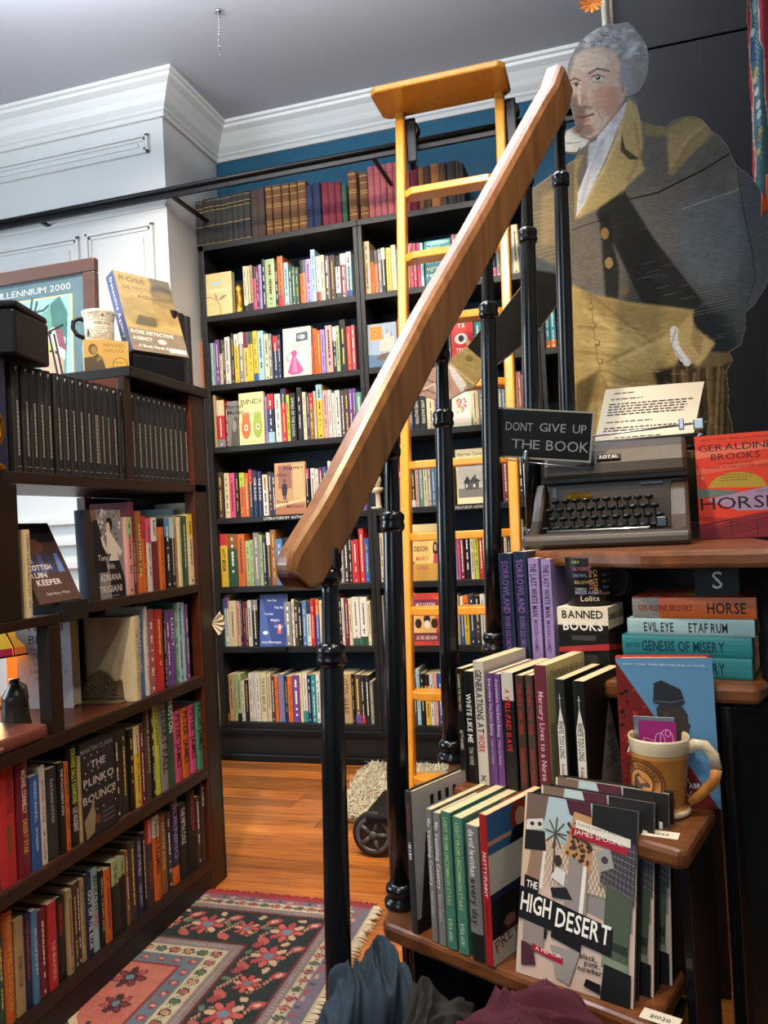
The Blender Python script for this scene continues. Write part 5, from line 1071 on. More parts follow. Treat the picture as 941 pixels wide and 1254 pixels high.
faceout(b0, b1, .022, .229, LEAN, 'K', art_hd, 'comic-drawn cover THE HIGH DESERT, front copy nearest the shelf edge', 'hardcover', pagem='pages_white')
for k, (px, py, ln, lb_) in enumerate(((801, 1222, .20, 'second dark hardback with drawn cover leaning behind the front HIGH DESERT copy'), (824, 1207, .13, 'rearmost dark hardback with drawn cover behind the two HIGH DESERT copies'))):
    q = P(px, py, 2, .4705); dv = (b1-b0).normalized(); faceout(q-dv*HDW, q, .022, .236 if k else .232, ln, 'K', art_hd, lb_, 'hardcover', pagem='pages_white')
def art_iam(a):
    a.rect(0, 0, 1, 1, 'bdb8b2')
    for k in range(4): a.rect(.30+k*.13, .86, .36+k*.13, .93, '1d1c1e')
    a.poly([(.05, .05), (.45, .0), (.5, .62), (.2, .68)], '2b2a2c'); a.rect(.0, .0, 1, .1, '17171b')
def art_pf(a):
    a.rect(0, 0, 1, 1, '2f5f8c'); a.rect(0, .47, 1, .73, 'c9c3b4'); a.rect(0, .17, 1, .47, '1c1a1e'); a.rect(0, 0, 1, .17, 'c9c3b4')
    a.ell(.55, .90, .16, .10, '8a3018'); a.ell(.57, .885, .09, .065, 'c89a80'); a.poly([(.35, .73), (.75, .73), (.68, .83), (.45, .83)], '161417'); a.poly([(0, .79), (.4, .79), (.4, .82), (0, .82)], 'c08f74')
    a.poly([(0, .42), (1, .44), (1, .48), (0, .47)], '22264a'); a.ell(.7, .33, .14, .08, '4a2c22'); a.ell(.3, .24, .1, .04, '8a5a48')
    for i, s_ in enumerate(('Women', 'Comedians', 'and', 'Body', 'Politics')): a.text(s_, .62, .685-i*.045, .0048, '6d6a66', 0, 'c')
    a.text('PRETTY', .06, .07, .018, '8a2a30', 0, 'l', .25, fit=-.09)
R1A, R1B = (-.312, 1.125), (-.198, 1.066)
row((470, 930, 4.479), R1A, R1B, .4705, "148,192,180,Q,h 266,300,275,H 305,344,295,H 348,402,290,J 413,467,320,J 484,553,365,H.K 563,608,305,R", 'on the bottom tread', None, depth=(.139, .142), maxh=.26, jit=0,
 titles={0: [('DEREK FORDJOUR', '8a3a50', .72, .92, .4), ('I AM A MAN', 'e6e6e6', .52, .64, .4)], 1: [('My Vanishing Country', 'e8e4e0', .42, .93, .5), ('Bakari Sellers', 'c9b8c4', .18, .38, .4)], 2: [('My Vanishing Country', 'e8e4e0', .42, .93, .5), ('Bakari Sellers', 'c9b8c4', .18, .38, .4)],
  3: [('LIGHT FROM UNCOMMON STARS', 'b9c98a', .32, .96, .4), ('RYKA AOKI', 'cfe0c0', .06, .22, .4)], 4: [('LIGHT FROM UNCOMMON STARS', 'b9c98a', .32, .96, .4), ('RYKA AOKI', 'cfe0c0', .06, .22, .4)], 5: [('david levithan', 'e8e8ea', .62, .97, .45), ('every day', '26262a', .26, .6, .5)], 6: [('PRETTY/FUNNY', 'f4dcdc', .45, .75, .4), ('WOMEN COMEDIANS', '7a1420', .2, .42, .3)]},
 arts={0: art_iam, 6: art_pf}, lab={0: 'dark hardback lettered I AM A MAN at the outer end of the tread', 1: 'grey paperback My Vanishing Country beside the dark hardback', 2: 'grey paperback My Vanishing Country beside the green books', 3: 'sea green paperback LIGHT FROM UNCOMMON STARS, outer of the pair', 4: 'sea green paperback LIGHT FROM UNCOMMON STARS, next to the grey book every day', 5: 'grey and cream paperback lettered every day between green and red spines', 6: 'red-spined paperback PRETTY FUNNY with a blue photo cover'})
def art_tent(a):
    a.rect(0, 0, 1, 1, '141414'); a.poly([(.25, 0), (.95, 0), (.62, .78)], '8f8a84'); a.line([(.62, .78), (.62, .88)], .0012, '9a958e'); a.line([(.57, .85), (.67, .85)], .0012, '9a958e')
    a.text('WHITE', .64, .45, .018, '3a3836', 1, 'c', fit=-.03); a.text('TOO', .62, .33, .016, '3a3836', 1, 'c', fit=-.03); a.text('LONG', .62, .2, .018, '3a3836', 1, 'c', fit=-.04)
def art_mem(a): a.rect(0, 0, 1, 1, 'c9bd84'); a.text('Memoirs of a', .1, .9, .012, '4a4a3c', 0, 'l'); a.text('Nurse', .35, .83, .014, '4a4a3c', 0, 'l')
R2A, R2B = (-.262, 1.245), (-.03, 1.15)
row((550, 780, 4.481), R2A, R2B, .6605, "66,103,175,K 106,160,190,K 164,222,135,W 236,272,200,V 275,312,205,V 316,382,197,KW 396,440,213,D 451,492,213,D 501,571,158,M 611,668,235,K 713,778,245,K", 'on the second tread', None, depth=(.134, .142), maxh=.24, jit=0,
 titles={0: [('LEARNING THE WILD WEST', 'c8b890', .62, .95, .35), ('BETTY BANNERS', 'c8c8c0', .28, .45, .4)], 1: [('WHITE LIKE ME', 'e8e6e0', .36, .8, .5), ('TIM WISE', 'a8a8a0', .16, .32, .4)], 2: [('GENERATIONS AT', '161618', .42, .93, .6), ('WORK', 'c0282c', .26, .405, .6), ('X', '161618', .03, .08, .5, 'h')], 3: [("Everywhere You Don't Belong", 'd0c4dc', .45, .95, .45), ('Gabriel Bump', 'b8a0a8', .2, .42, .35)], 4: [("Everywhere You Don't Belong", 'd0c4dc', .45, .95, .45), ('Gabriel Bump', 'b8a0a8', .2, .42, .35)],
  5: [('A WELL-PAID SLAVE', 'd02830', .33, .86, .42)], 6: [('THE FIRE THIS TIME', 'a83028', .5, .93, .5), ('JESMYN WARD', 'a83028', .08, .38, .5)], 7: [('THE FIRE THIS TIME', 'a83028', .5, .93, .5), ('JESMYN WARD', 'a83028', .08, .38, .5)], 8: [('Mercury Lives to a Nurse', 'd8b0b0', .12, .8, .4)], 9: [('WHITE TOO LONG', '1c1c1c', .35, .66, .48), ('Robert P. Jones', '8a3030', .05, .3, .3)], 10: [('WHITE TOO LONG', '1c1c1c', .35, .66, .48), ('Robert P. Jones', '8a3030', .05, .3, .3)]},
 arts={10: art_tent, 8: art_mem}, lab={0: 'thin black paperback at the outer end of the row on the second tread', 1: 'black paperback with white lettering WHITE LIKE ME', 2: 'thick white paperback lettered GENERATIONS AT WORK', 3: "purple paperback Everywhere You Don't Belong beside the thick white book", 4: "purple paperback Everywhere You Don't Belong beside A WELL-PAID SLAVE", 5: 'black and white paperback with red lettering A WELL-PAID SLAVE', 6: 'dark brown paperback THE FIRE THIS TIME beside A WELL-PAID SLAVE', 7: 'dark brown paperback THE FIRE THIS TIME beside the tall maroon book', 8: 'tall maroon paperback with script lettering on the second tread', 9: 'black paperback WHITE TOO LONG with steeple, beside the tall maroon book', 10: 'black paperback WHITE TOO LONG with steeple, beside the soldier cover'})
R3A, R3B = (-.205, 1.385), (-.10, 1.345)
row((0, 0, 1), R3A, R3B, .8255, "617,633,678,N 635,651,676,N 653,666,684,L 669,681,685,L", 'on the third tread', None, depth=(.13, .14), maxh=.23, jit=0, titles={0: [('SORROWLAND', '7a5aa0', .45, .93, .5), ('RIVERS SOLOMON', '7a5aa0', .12, .42, .4)], 1: [('SORROWLAND', '7a5aa0', .45, .93, .5), ('RIVERS SOLOMON', '7a5aa0', .12, .42, .4)], 2: [('THE LAST WHITE MAN', '2a1c30', .45, .95, .55), ('MOHSIN HAMID', '5a3a6a', .12, .42, .4)], 3: [('THE LAST WHITE MAN', '2a1c30', .45, .95, .55), ('MOHSIN HAMID', '5a3a6a', .12, .42, .4)]},
 lab={0: 'dark violet paperback SORROWLAND nearest the baluster', 1: 'dark violet paperback SORROWLAND beside the lilac books', 2: 'lilac paperback THE LAST WHITE MAN beside the dark violet ones', 3: 'lilac paperback THE LAST WHITE MAN nearest the box of mugs'})
# book tops under white steeples
def steeple(bk):
    w_ = max(v.co.x for v in bk.data.vertices)*2; h_ = max(v.co.z for v in bk.data.vertices); mb = MB(); a = Art(mb, w_, h_, lambda u, v, l: (u-w_/2, -.00005-l*.4, v))
    a.l = .6; a.poly([(.14, 0), (.86, 0), (.86, .60), (.5, .78), (.14, .60)], 'dad6cc'); a.line([(.5, .76), (.5, .88)], .0008, 'dad6cc'); a.line([(.36, .845), (.64, .845)], .0008, 'dad6cc'); mb.build('steeple_print', 'print', bk)
for o in list(bpy.data.objects):
    if str(o.get('label', '')).startswith('black paperback WHITE TOO LONG'): steeple(o)
# soldier cover
def art_am(a):
    a.rect(0, 0, 1, 1, '5f93bd'); a.poly([(0, 0), (.98, 0), (0, .98)], '6e1f1c')
    r = random.Random(2)
    for k in range(150):
        u = r.random()*.95; v = r.random()*(1-u)*.97
        if u < .75: a.rect(u, v, u+r.uniform(.01, .05), v+r.uniform(.01, .025), r.choice(['16110f', 'a8361f', '8c2418', '16110f']))
    a.poly([(.42, .50), (.40, .66), (.45, .70), (.66, .68), (.72, .62), (.715, .57), (.745, .545), (.72, .52), (.72, .50), (.64, .45), (.60, .40), (.48, .42)], '3a3634')
    a.poly([(.37, .70), (.39, .83), (.47, .85), (.66, .79), (.70, .70), (.62, .67), (.48, .68)], '2c3038'); a.line([(.38, .71), (.55, .70), (.69, .72)], .001, '6a7078'); a.ell(.5, .60, .03, .04, '55483f'); a.poly([(.40, .42), (.52, .44), (.62, .40), (.66, .34), (.42, .34)], '2a3a4c')
    a.text('NEW YORK TIMES BESTSELLING AUTHOR', .08, .955, .0028, 'd8e4ec', 0, 'l', -.03, fit=-.11)
    a.text('AMERICA', .07, .36, .018, 'e6dcd4', 1, 'l', -.05, fit=-.075); a.text('AFRICAN', .14, .22, .007, 'e0c8bc', 1, 'l'); a.text('WORLD WAR', .10, .16, .008, 'e0c8bc', 1, 'l'); a.text('MATTHEW', .08, .06, .011, 'e0a898', 1, 'l'); a.text('ABROAD', .95, .13, .007, 'd0d8dc', 1, 'r', fit=-.034)
q0, q1 = P(760, 985, 2, .6605), P(853, 966, 2, .6605)
faceout(P(764, 985, 2, .6605), P(764, 985, 2, .6605)+Vector((.130, .0, 0)), .032, .208, .03, 'R', art_am, 'hardback with blue and red cover showing a soldier in profile behind the mug', 'hardcover', title=None)
# flat stack on the third tread
def flat(px, py, z, th, L, dep, codes, titles, label, ang, art=None, d=1.22, bands=None):
    p = D(px, py, d); p.z = z; e = Vector((math.cos(ang), math.sin(ang), 0)); up = Vector((0, 0, 1)); aw = Vector((-e.y, e.x, 0))
    m = Matrix((up, aw, -e)).transposed().to_4x4(); m.translation = p+e*L+up*(th/2)
    return book(m, th, L, dep, codes, 'paperback', label, 'book', None, titles, art, pagem='pages')
zz = .8258
a20 = math.radians(-14)
flat(766, 835, zz, .0305, .182, .135, 'T', [('NEON YANG', '0f4a55', .86, .97, .25), ('GENESIS OF MISERY', '0e3440', .2, .84, .5)], 'teal paperback at the bottom of the flat stack under the S tag', a20); zz += .031
flat(764, 812, zz, .0305, .184, .135, 'T', [('NEON YANG', '0f4a55', .86, .97, .25), ('GENESIS OF MISERY', '0e3440', .2, .84, .5)], 'teal paperback GENESIS OF MISERY, second from the bottom of the flat stack', a20+.01); zz += .031
flat(770, 790, zz, .025, .181, .135, 'A', [('EVIL EYE', '26262a', .62, .86, .55), ('ETAF RUM', '26262a', .2, .5, .55)], 'pale blue paperback EVIL EYE under the orange HORSE in the stack', a20-.02); zz += .0255
flat(776, 765, zz, .0315, .176, .135, 'OH', [('GERALDINE BROOKS', '7a1f16', .5, .95, .28), ('HORSE', '1d1b1c', .08, .38, .5)], 'orange and grey paperback HORSE on top of the flat stack', a20, art_horse)
# boxed mug and printed mug
def bannedbox():
    p = D(686, 805, 1.29); p.z = .8255; e = Vector((math.cos(-.30), math.sin(-.30), 0)); m = frame(p, e); h = .102; W = .084; Dd = .080
    t = thing('mug_box', 'black and white gift box lettered BANNED BOOKS on the third tread', 'box', mtx=m)
    MB().box(0, W, 0, Dd, 0, h).build('carton', 'plastic', t, .0008); MB().box(-.0004, W+.0004, -.0004, Dd+.0004, h*.66, h+.0004).build('white_sleeve', 'pages_white', t, .0004)
    lm = MB(); a = Art(lm, W, h, lambda u, v, l: (u, -.0006-l, v))
    a.text('BANNED', .5, .83, .0125, '161616', 1, 'c', fit=-.068); a.rect(.0, .60, 1, .72, '141414'); a.text('BOOKS', .5, .64, .0155, 'e8e6e0', 1, 'c', fit=-.066)
    a.poly([(0, .28), (1, .34), (1, .44), (0, .36)], 'a02a30'); a.rect(.25, .0, .75, .26, '2c2b2a'); a.rect(.27, .48, .75, .56, '3a3a38')
    a2 = Art(lm, Dd, h, lambda u, v, l: (W+.0006+l, u, v)); a2.text('BANNED BOOKS', .5, .80, .010, '161616', 1, 'c', fit=-.07); a2.poly([(0, .34), (1, .24), (1, .32), (0, .44)], 'a02a30')
    tag(lm.build('box_lettering', 'print', t), None, kind='stuff')
    c = m @ Vector((W*.5, Dd*.5, h+.001)); mt = thing('printed_mug', 'black mug covered in coloured book titles standing on the gift box', 'mug', mtx=Matrix.Translation(c))
    r, H_ = .037, .080; MB().lathe([(r*.9, 0), (r, .004), (r, H_-.002), (r*.98, H_), (r*.9, H_), (r*.88, .01)], 28, cap=False).build('cup', 'plastic', mt)
    hd = [(r*.95, .0, .062), (r+.018, .0, .066), (r+.028, 0, .045), (r+.02, 0, .02), (r*.95, 0, .014)]
    ho = MB().tube(hd, .005, 8).build('handle', 'plastic', mt); ho.rotation_euler = (0, 0, -.15)
    lm = MB(); rr = random.Random(5)
    def wrap(word, th0, z, size, c, vert=0):
        vs, fs, wd = text2d(word, 1); k = size/.7
        P3 = []
        for x, y in vs:
            if vert: X, Y = y*k, -x*k
            else: X, Y = x*k, y*k
            th = th0+X/r; P3.append((math.cos(th)*(r+.0004), math.sin(th)*(r+.0004), z+Y))
        lm.add(P3, fs, lin(c))
    th = -PI/2-.6
    wrap('the CATCHER', th+.85, .075, .006, 'b89858', 1); wrap('in the RYE', th+.66, .068, .006, 'a86a60', 1); wrap('MISERABLES', th+.0, .020, .0055, '8a84b0'); wrap('Lolita', th+.25, .009, .0085, 'c8c0b0')
    for k in range(5): wrap(['1984', 'ULYSSES', 'HOWL', 'BELOVED', 'EMMA'][k], th+.0+k*.03-.1, .070-k*.011, .005, ['8a9a5a', 'a05a70', '6a7aa0', 'a08a50', '7a8a8a'][k])
    for k in range(6): wrap(['FARM', 'PURPLE', 'NIGHT', 'GATSBY', 'TWIST', 'DUNE'][k], th+1.25, .068-k*.010, .0045, ['8a9a5a', 'a05a70', '6a7aa0', 'a08a50', '7a8a8a', 'b07a50'][k])
    tag(lm.build('title_print', 'print', mt), None, kind='stuff')
bannedbox()
# S and M tags, price slips
sp = D(850, 692, 1.20); ep = D(904, 690, 1.17); mS = frame(Vector((sp.x, sp.y, .94)), Vector((ep.x-sp.x, ep.y-sp.y, 0)))
ws = math.hypot(ep.x-sp.x, ep.y-sp.y)
tS = thing('letter_tag', 'black card tag with a white letter S hanging under the top tread', 'tag', mtx=mS)
MB().box(0, ws, -.001, .001, 0, .052).build('card', 'plastic', tS); lm = MB(); a = Art(lm, ws, .052, lambda u, v, l: (u, -.0012-l, v)); a.text('S', .52, .30, .026, 'dcdad2', 0, 'c'); tag(lm.build('letter', 'print', tS), None)
sp = D(872, 850, 1.12); tM = thing('letter_tag', 'black card tag with a grey letter M on the dark stair panel below the stack', 'tag', mtx=frame(Vector((sp.x, sp.y, sp.z-.072)), (1, .5, 0)))
MB().box(0, .045, -.001, .001, 0, .07).build('card', 'blackmetal', tM); lm = MB(); a = Art(lm, .045, .07, lambda u, v, l: (u, -.0012-l, v)); a.text('M', .5, .45, .016, '6f6d68', 0, 'c'); lm.build('letter', 'print', tM)
for (px, py, z, tx, lbl, ang) in ((812, 1248, .47, '$1020', 'small paper price slip on the end of the bottom tread', -.35), (812, 1022, .66, '2025', 'small paper slip beside the foot of the stoneware mug', -.2)):
    p = P(px, py, 2, z+.0006); m = Matrix.Translation(p) @ Matrix.Rotation(ang, 4, 'Z'); s_ = MB().box(-.025, .02, -.011, .011, 0, .0005).build('paper_slip', 'paper'); s_.matrix_world = m; tag(s_, lbl, 'label'); lm = MB(); a = Art(lm, .045, .022, lambda u, v, l: (u-.025, v-.011, .0006+l)); a.text(tx, .5, .3, .007, '3a342c', 1, 'c'); lm.build('slip_lettering', 'print', s_)
# stoneware mug with packet
def stonemug():
    c = P(812, 993, 2, .6605); t = thing('stoneware_mug', 'brown and cream stoneware mug with a wolf medallion on the second tread', 'mug', mtx=Matrix.Translation(c) @ Matrix.Rotation(-.22, 4, 'Z'))
    pr_ = [(.030, 0), (.036, .002), (.037, .006)]
    for k in range(14):
        z = .012+k*.0052; r0 = .0315+.007*(k/13)**1.6; pr_ += [(r0+.0009, z), (r0-.0004, z+.0026)]
    pr_ += [(.0385, .086)]
    MB().lathe(pr_, 40, cap=False).build('body', 'stone', t)
    MB().lathe([(.0388, .085), (.0402, .092), (.0412, .103), (.0405, .106), (.038, .104), (.0365, .09), (.032, .03), (.0, .02)], 40, cap=False).build('rim', 'creamglaze', t); MB().lathe([(.0, .0008), (.0355, .0008), (.038, .003), (.037, .008), (.033, .010)], 40, cap=False).build('foot', 'creamglaze', t)
    hp_ = [(.037, 0, .088), (.047, 0, .097), (.060, 0, .096), (.070, 0, .084), (.073, 0, .066)]; hp2 = [(.073, 0, .066), (.070, 0, .050), (.058, 0, .036), (.046, 0, .024), (.036, 0, .016)]
    sec_ = [(-1, -.5), (1, -.5), (1.1, .2), (.5, .55), (0, .35), (-.5, .55), (-1.1, .2)]
    o1 = MB().tube(hp_, .0068, sec=sec_, upv=(0, 1, 0)).build('handle', 'creamglaze', t); o2 = MB().tube(hp2, [.0068, .0066, .0062, .0058, .0045], sec=sec_, upv=(0, 1, 0)).build('lower_handle', 'stone', t)
    lm = MB(); th0 = -PI/2-.55
    def wr(x, z, l): th = th0+x/.037; R = .0385+l; return (math.cos(th)*R, math.sin(th)*R, .048+z)
    def ring(r0, r1, c, l, n=40):
        vs = [wr(r*math.cos(2*PI*k/n), r*math.sin(2*PI*k/n), l) for r in (r0, r1) for k in range(n)]; lm.add(vs, [(k, (k+1) % n, n+(k+1) % n, n+k) for k in range(n)], lin(c))
    ring(.0005, .030, 'a9713a', .0016); ring(.027, .029, '4a2a14', .002); ring(.017, .0185, '4a2a14', .002); ring(.0005, .017, 'c98c4c', .0019); ring(.030, .032, '6a3c1c', .0004)
    lm.add([wr(x*.0145, z*.0145, .0024) for x, z in ((-.8, -.3), (-.6, .5), (-.1, .9), (.1, .6), (.5, .3), (1, -.1), (.9, -.3), (.3, -.3), (.1, -.95), (-.3, -.5), (-.6, -.6))], [tuple(range(11))], lin('4d3a36'))
    def curve(word, R, a0, a1):
        n = len(word)
        for i, ch in enumerate(word):
            if ch == ' ': continue
            a = a0+(a1-a0)*i/max(n-1, 1); g = GL[1, ch]; k = .0052/.7; ca, sa = math.cos(a-PI/2), math.sin(a-PI/2)
            lm.add([wr(R*math.cos(a)+(x-g[2]/2)*k*ca-y*k*sa, R*math.sin(a)+(x-g[2]/2)*k*sa+y*k*ca, .0026) for x, y in g[0]], g[1], lin('4a2a14'))
    curve('STAR ROUTES', .0203, PI*.92, PI*.08)
    tag(lm.build('medallion', 'print', t), None)
    p = thing('packet', 'purple foil packet with white line drawing sticking out of the stoneware mug', 'packet', mtx=Matrix.Translation(c+Vector((-.004, .004, .055))) @ Matrix.Rotation(-.12, 4, 'Z') @ Matrix.Rotation(-.06, 4, 'X'))
    MB().box(-.029, .027, -.0012, .0012, 0, .074).build('foil', 'steel', p, .0008); lm = MB(); a = Art(lm, .05, .062, lambda u, v, l: (u-.022, -.0013-l, v+.006)); a.rect(0, 0, 1, 1, '8a1d6c')
    wl_ = 'e8b8dc'
    for q in ([(.12, .62), (.14, .42), (.60, .42)], [(.12, .62), (.45, .56)], [(.25, .14), (.25, .34), (.62, .34)]): a.line(q, .0007, wl_)
    for (u, v, ru, rv) in ((.56, .56, .13, .18), (.74, .60, .17, .22), (.78, .74, .07, .07), (.72, .24, .13, .12), (.82, .42, .08, .09)):
        pts = [(u+ru*math.cos(k*PI/9), v+rv*math.sin(k*PI/9)) for k in range(19)]; a.line(pts, .0007, wl_)
    tag(lm.build('line_drawing', 'print', p), None)
stonemug()
# ------------------------------------------------------------------ heaps of folded clothing
def heap(name, cx, cy, z0, rx, ry, h, m, label, seed, ang=0.0, amp=.022, fx=13, fy=4, sq=3.2):
    from mathutils import noise as ns
    N, K = 150, 70; vs = []; ca, sa = math.cos(ang), math.sin(ang)
    for i in range(K+1):
        s_ = i/K
        for k in range(N):
            th = 2*PI*k/N; R = s_**.85*(1+.10*math.sin(3*th+seed)+.05*math.sin(5*th+2*seed)); x, y = R*math.cos(th)*rx, R*math.sin(th)*ry
            z = h*max(0, 1-s_**sq)**.62
            u, v = x*ca+y*sa, -x*sa+y*ca
            w1 = ns.noise(Vector((u*5+seed, v*5, z*4+seed)))*.05
            q = abs(ns.noise(Vector((u*fx+seed*3+w1*18, v*fy+w1*10, z*fy*.8))))
            q2 = abs(ns.noise(Vector((u*fx*2.3+seed+w1*20, v*fy*2+3, z*fy*1.5))))
            f = amp*(1.7*max(0, 1-q*3)**1.4-.35+.8*max(0, 1-q2*3)**1.4); e_ = 1-s_**6
            nx, ny = (x/rx if rx else 0)*s_, (y/ry)*s_
            vs.append((x+nx*f*1.2, y+ny*f*1.2, max(0, z+(f+w1*.8)*(1-s_*.6)*e_)))
    fs = [(i*N+k, i*N+(k+1) % N, (i+1)*N+(k+1) % N, (i+1)*N+k) for i in range(K) for k in range(N)]
    mb = MB(); mb.add(vs, fs, smooth=True); mb.add([(v[0], v[1], 0.0) for v in vs[K*N:]], [tuple(reversed(range(N)))])
    o = mb.build(name, m); o.location = (cx, cy, z0); return tag(o, label, 'clothing')
heap('folded_jersey', -.345, .985, .2855, .072, .11, .205, 'navycloth', 'crumpled slate blue jersey garment heaped against the first baluster', 2.3, .35, .016, 30, 6)
heap('folded_jersey', -.262, .965, .2855, .050, .09, .168, 'greycloth', 'crumpled charcoal garment between the slate blue and maroon ones', 5.1, -.2, .020, 30, 6)
mj = heap('folded_jersey', -.122, .905, .2855, .128, .10, .218, 'maroon', 'crumpled maroon sweatshirt with a grey zip heaped below the bottom tread', 3.7, 1.1, .016, 24, 6)
MB().box(-.022, .012, -.004, .004, .0, .003).build('zip_tab', 'steel', mj, .001, loc=(.01, -.03, .222))
st0 = MB().box(-.46, .12, .74, 1.13, 0, .2845).build('low_chest', 'blackwood', None, .004); tag(st0, 'low black chest under the heap of folded clothes', 'chest')
# ------------------------------------------------------------------ books shown cover first on the back bookcase
def bfo(k, crop, xl, xr, yt, codes, art, label, th=.02, lean=.12, dy=-.004, kind='paperback', **kw):
    ox, oy, s = crop; a, b = (-2.2, YF+.0+dy), (1.0, YF+.0+dy)
    p0 = on_floorline(xl/s+ox, a, b, SZ[k]+.0006); p1 = on_floorline(xr/s+ox, a, b, SZ[k]+.0006)
    yb = pr((p0+p1)/2)[1]; Y0 = yt/s+oy; tp = online((xl+xr)/2/s+ox-(yb-Y0)*.053, Y0, a, b); h = (tp.z-SZ[k])/math.cos(lean)
    off = h*math.sin(lean); p0.y += .012; p1.y += .012
    return faceout(p0, p1, th, min(h, .31), lean, codes, art, label, kind, **kw)
def art_tan(a):
    a.rect(0, 0, 1, 1, 'd6c189'); a.rect(.28, .72, .68, .79, 'a9c4cc'); a.text('TUNNELING', .5, .55, .016, 'efe6bc', 1, 'c', fit=-.11)
    pts = [(.05+.0*t+.62*math.sin(t*1.5), .12+.32*t-.1*t*t) for t in np.linspace(0, 1.2, 9)]
    a.line([(0, .46), (.3, .44), (.5, .34), (.6, .2), (.6, 0)], .003, '6a5a44'); a.poly([(.5, .34), (.44, .42), (.42, .52), (.5, .46)], '8a7a62'); a.poly([(.52, .34), (.7, .36), (.84, .46), (.66, .45)], '8a7a62'); a.line([(.05, .27), (.45, .24)], .0015, '8a7a62')
bfo(1, (240, 290, c4), 32, 196, 195, 'C', art_tan, 'cream paperback with a drawn sprig, face out at the left end of the second shelf', th=.03, lean=.02)
def art_pink(a):
    a.rect(0, 0, 1, 1, 'dcd0bd'); a.poly([(.46, .70), (.90, .72), (.88, .90), (.48, .88)], '4a4a50'); a.ell(.66, .80, .15, .055, '8e949c'); a.ell(.70, .79, .05, .04, 'c9ccd0')
    a.poly([(.14, .08), (.32, .42), (.26, .50), (.42, .55), (.5, .48), (.44, .40), (.72, .10), (.55, .04), (.3, .03)], 'b04a78'); a.poly([(.3, .08), (.36, .4), (.44, .4), (.5, .08)], 'c8749a'); a.line([(.26, .5), (.12, .42), (.16, .32), (.24, .34)], .004, 'b04a78'); a.lines(.3, .75, .58, .66, 2, '8a7a6a')
bfo(2, (240, 380, c4), 478, 632, 88, 'C', art_pink, 'pale paperback with a pink dress drawing, face out on the third shelf', th=.03, lean=.06)
def art_nm(a): a.rect(0, 0, 1, 1, '77736c'); a.poly([(.3, 0), (1, 0), (1, .62), (.7, .66), (.4, .5)], '4f4a45'); a.ell(.65, .44, .2, .13, '8a8078'); a.text('Norman', .04, .83, .020, '141414', 1, 'l', fit=-.085); a.text('Mailer', .04, .70, .020, '141414', 1, 'l', fit=-.085)
bfo(3, (245, 460, c4), 148, 207, 138, 'H', art_nm, 'grey paperback with a dim portrait and black lettering beside the BINDI cover', th=.03, lean=.04)
def art_bindi(a):
    a.rect(0, 0, 1, 1, 'e2d596'); a.text('BINDI', .5, .78, .024, '4a3c2c', 0, 'c', fit=-.108)
    for u, c in ((.27, 'd2673c'), (.74, '9aa645')):
        a.ell(u, .33, .19, .22, c, 20); a.rect(u-.15, .38, u+.15, .56, c)
        for k in range(5): a.ell(u-.12+k*.06, .57+.02*(k % 2), .028, .05, c)
        a.ell(u, .33, .075, .065, 'efe4be'); a.ell(u, .33, .035, .03, '6a4a34')
    a.text('PAUL MATTHEW MAISANO', .5, .04, .006, '5a4a34', 0, 'c', fit=-.10)
bfo(3, (245, 460, c4), 214, 350, 90, 'C', art_bindi, 'yellow paperback lettered BINDI with two painted hands, face out', lean=.04)
def art_ang(a):
    a.rect(0, 0, 1, 1, 'b98f63'); a.rect(0, 0, 1, .2, 'a06a4c'); a.rect(.12, .5, .55, .95, '8a5a4e'); a.rect(.6, .3, .95, .95, 'cba876')
    for k in range(12): a.line([(.55, .34+k*.05), (.98, .36+k*.05)], .0012, '8a6a4a')
    for k in range(5): a.line([(.1+k*.11, .3), (.1+k*.11, .6)], .0012, '8a6a4a')
    a.poly([(.24, .36), (.22, .52), (.27, .60), (.37, .60), (.41, .5), (.38, .36)], '2c2430'); a.ell(.32, .65, .045, .035, '4a342e'); a.rect(.27, .28, .31, .37, '2c2430'); a.rect(.33, .28, .37, .37, '2c2430'); a.poly([(0, .2), (1, .3), (1, .26), (0, .14)], 'd9b98a')
    a.text("Angela's", .28, .87, .014, '2a1c18', 1, 'l', fit=-.10); a.text('Ashes', .05, .74, .014, '2a1c18', 1, 'l', fit=-.055); a.text('Frank', .06, .22, .014, '2a1c18', 1, 'l', fit=-.06); a.text('McCourt', .38, .12, .014, '2a1c18', 1, 'l', fit=-.085)
bfo(4, (250, 550, c4), 388, 557, 72, 'Z', art_ang, "sepia hardback lettered Angela's Ashes, face out on the fifth shelf", lean=.05, kind='hardcover')
def art_dark(a): a.rect(0, 0, 1, 1, '26282c'); a.text('Cheer', .06, .8, .022, 'c07850', 0, 'l', fit=-.09); a.ell(.5, .4, .25, .15, '5a3028')
bfo(5, (255, 635, 4.18), 392, 520, 95, 'Q', art_dark, 'dark hardback with copper lettering half hidden by the handrail end', lean=.05, kind='hardcover')
def art_blue(a):
    a.rect(0, 0, 1, 1, '2f3f78'); a.poly([(0, 0), (.5, 0), (.1, .9), (0, .9)], '465a90')
    for s_, u, v in (('How Trees', .30, .86), ('That Ha', .55, .72), ('You Feel', .18, .60), ('Might', .42, .48), ('Change', .55, .36)): a.text(s_, u, v, .011, 'd0d4e0', 1, 'l', fit=-.045)
    a.ell(.22, .26, .1, .035, 'e8e8ea'); a.rect(.68, .24, .82, .42, 'c9604a'); a.ell(.76, .36, .05, .05, 'e8dcc8'); a.text('Anna Montague', .08, .06, .011, 'e0e0e4', 1, 'l', fit=-.10)
bfo(6, (260, 715, 4.182), 238, 374, 58, 'B', art_blue, 'blue paperback with white words, face out on a small black stand', lean=.12, dy=-.0)
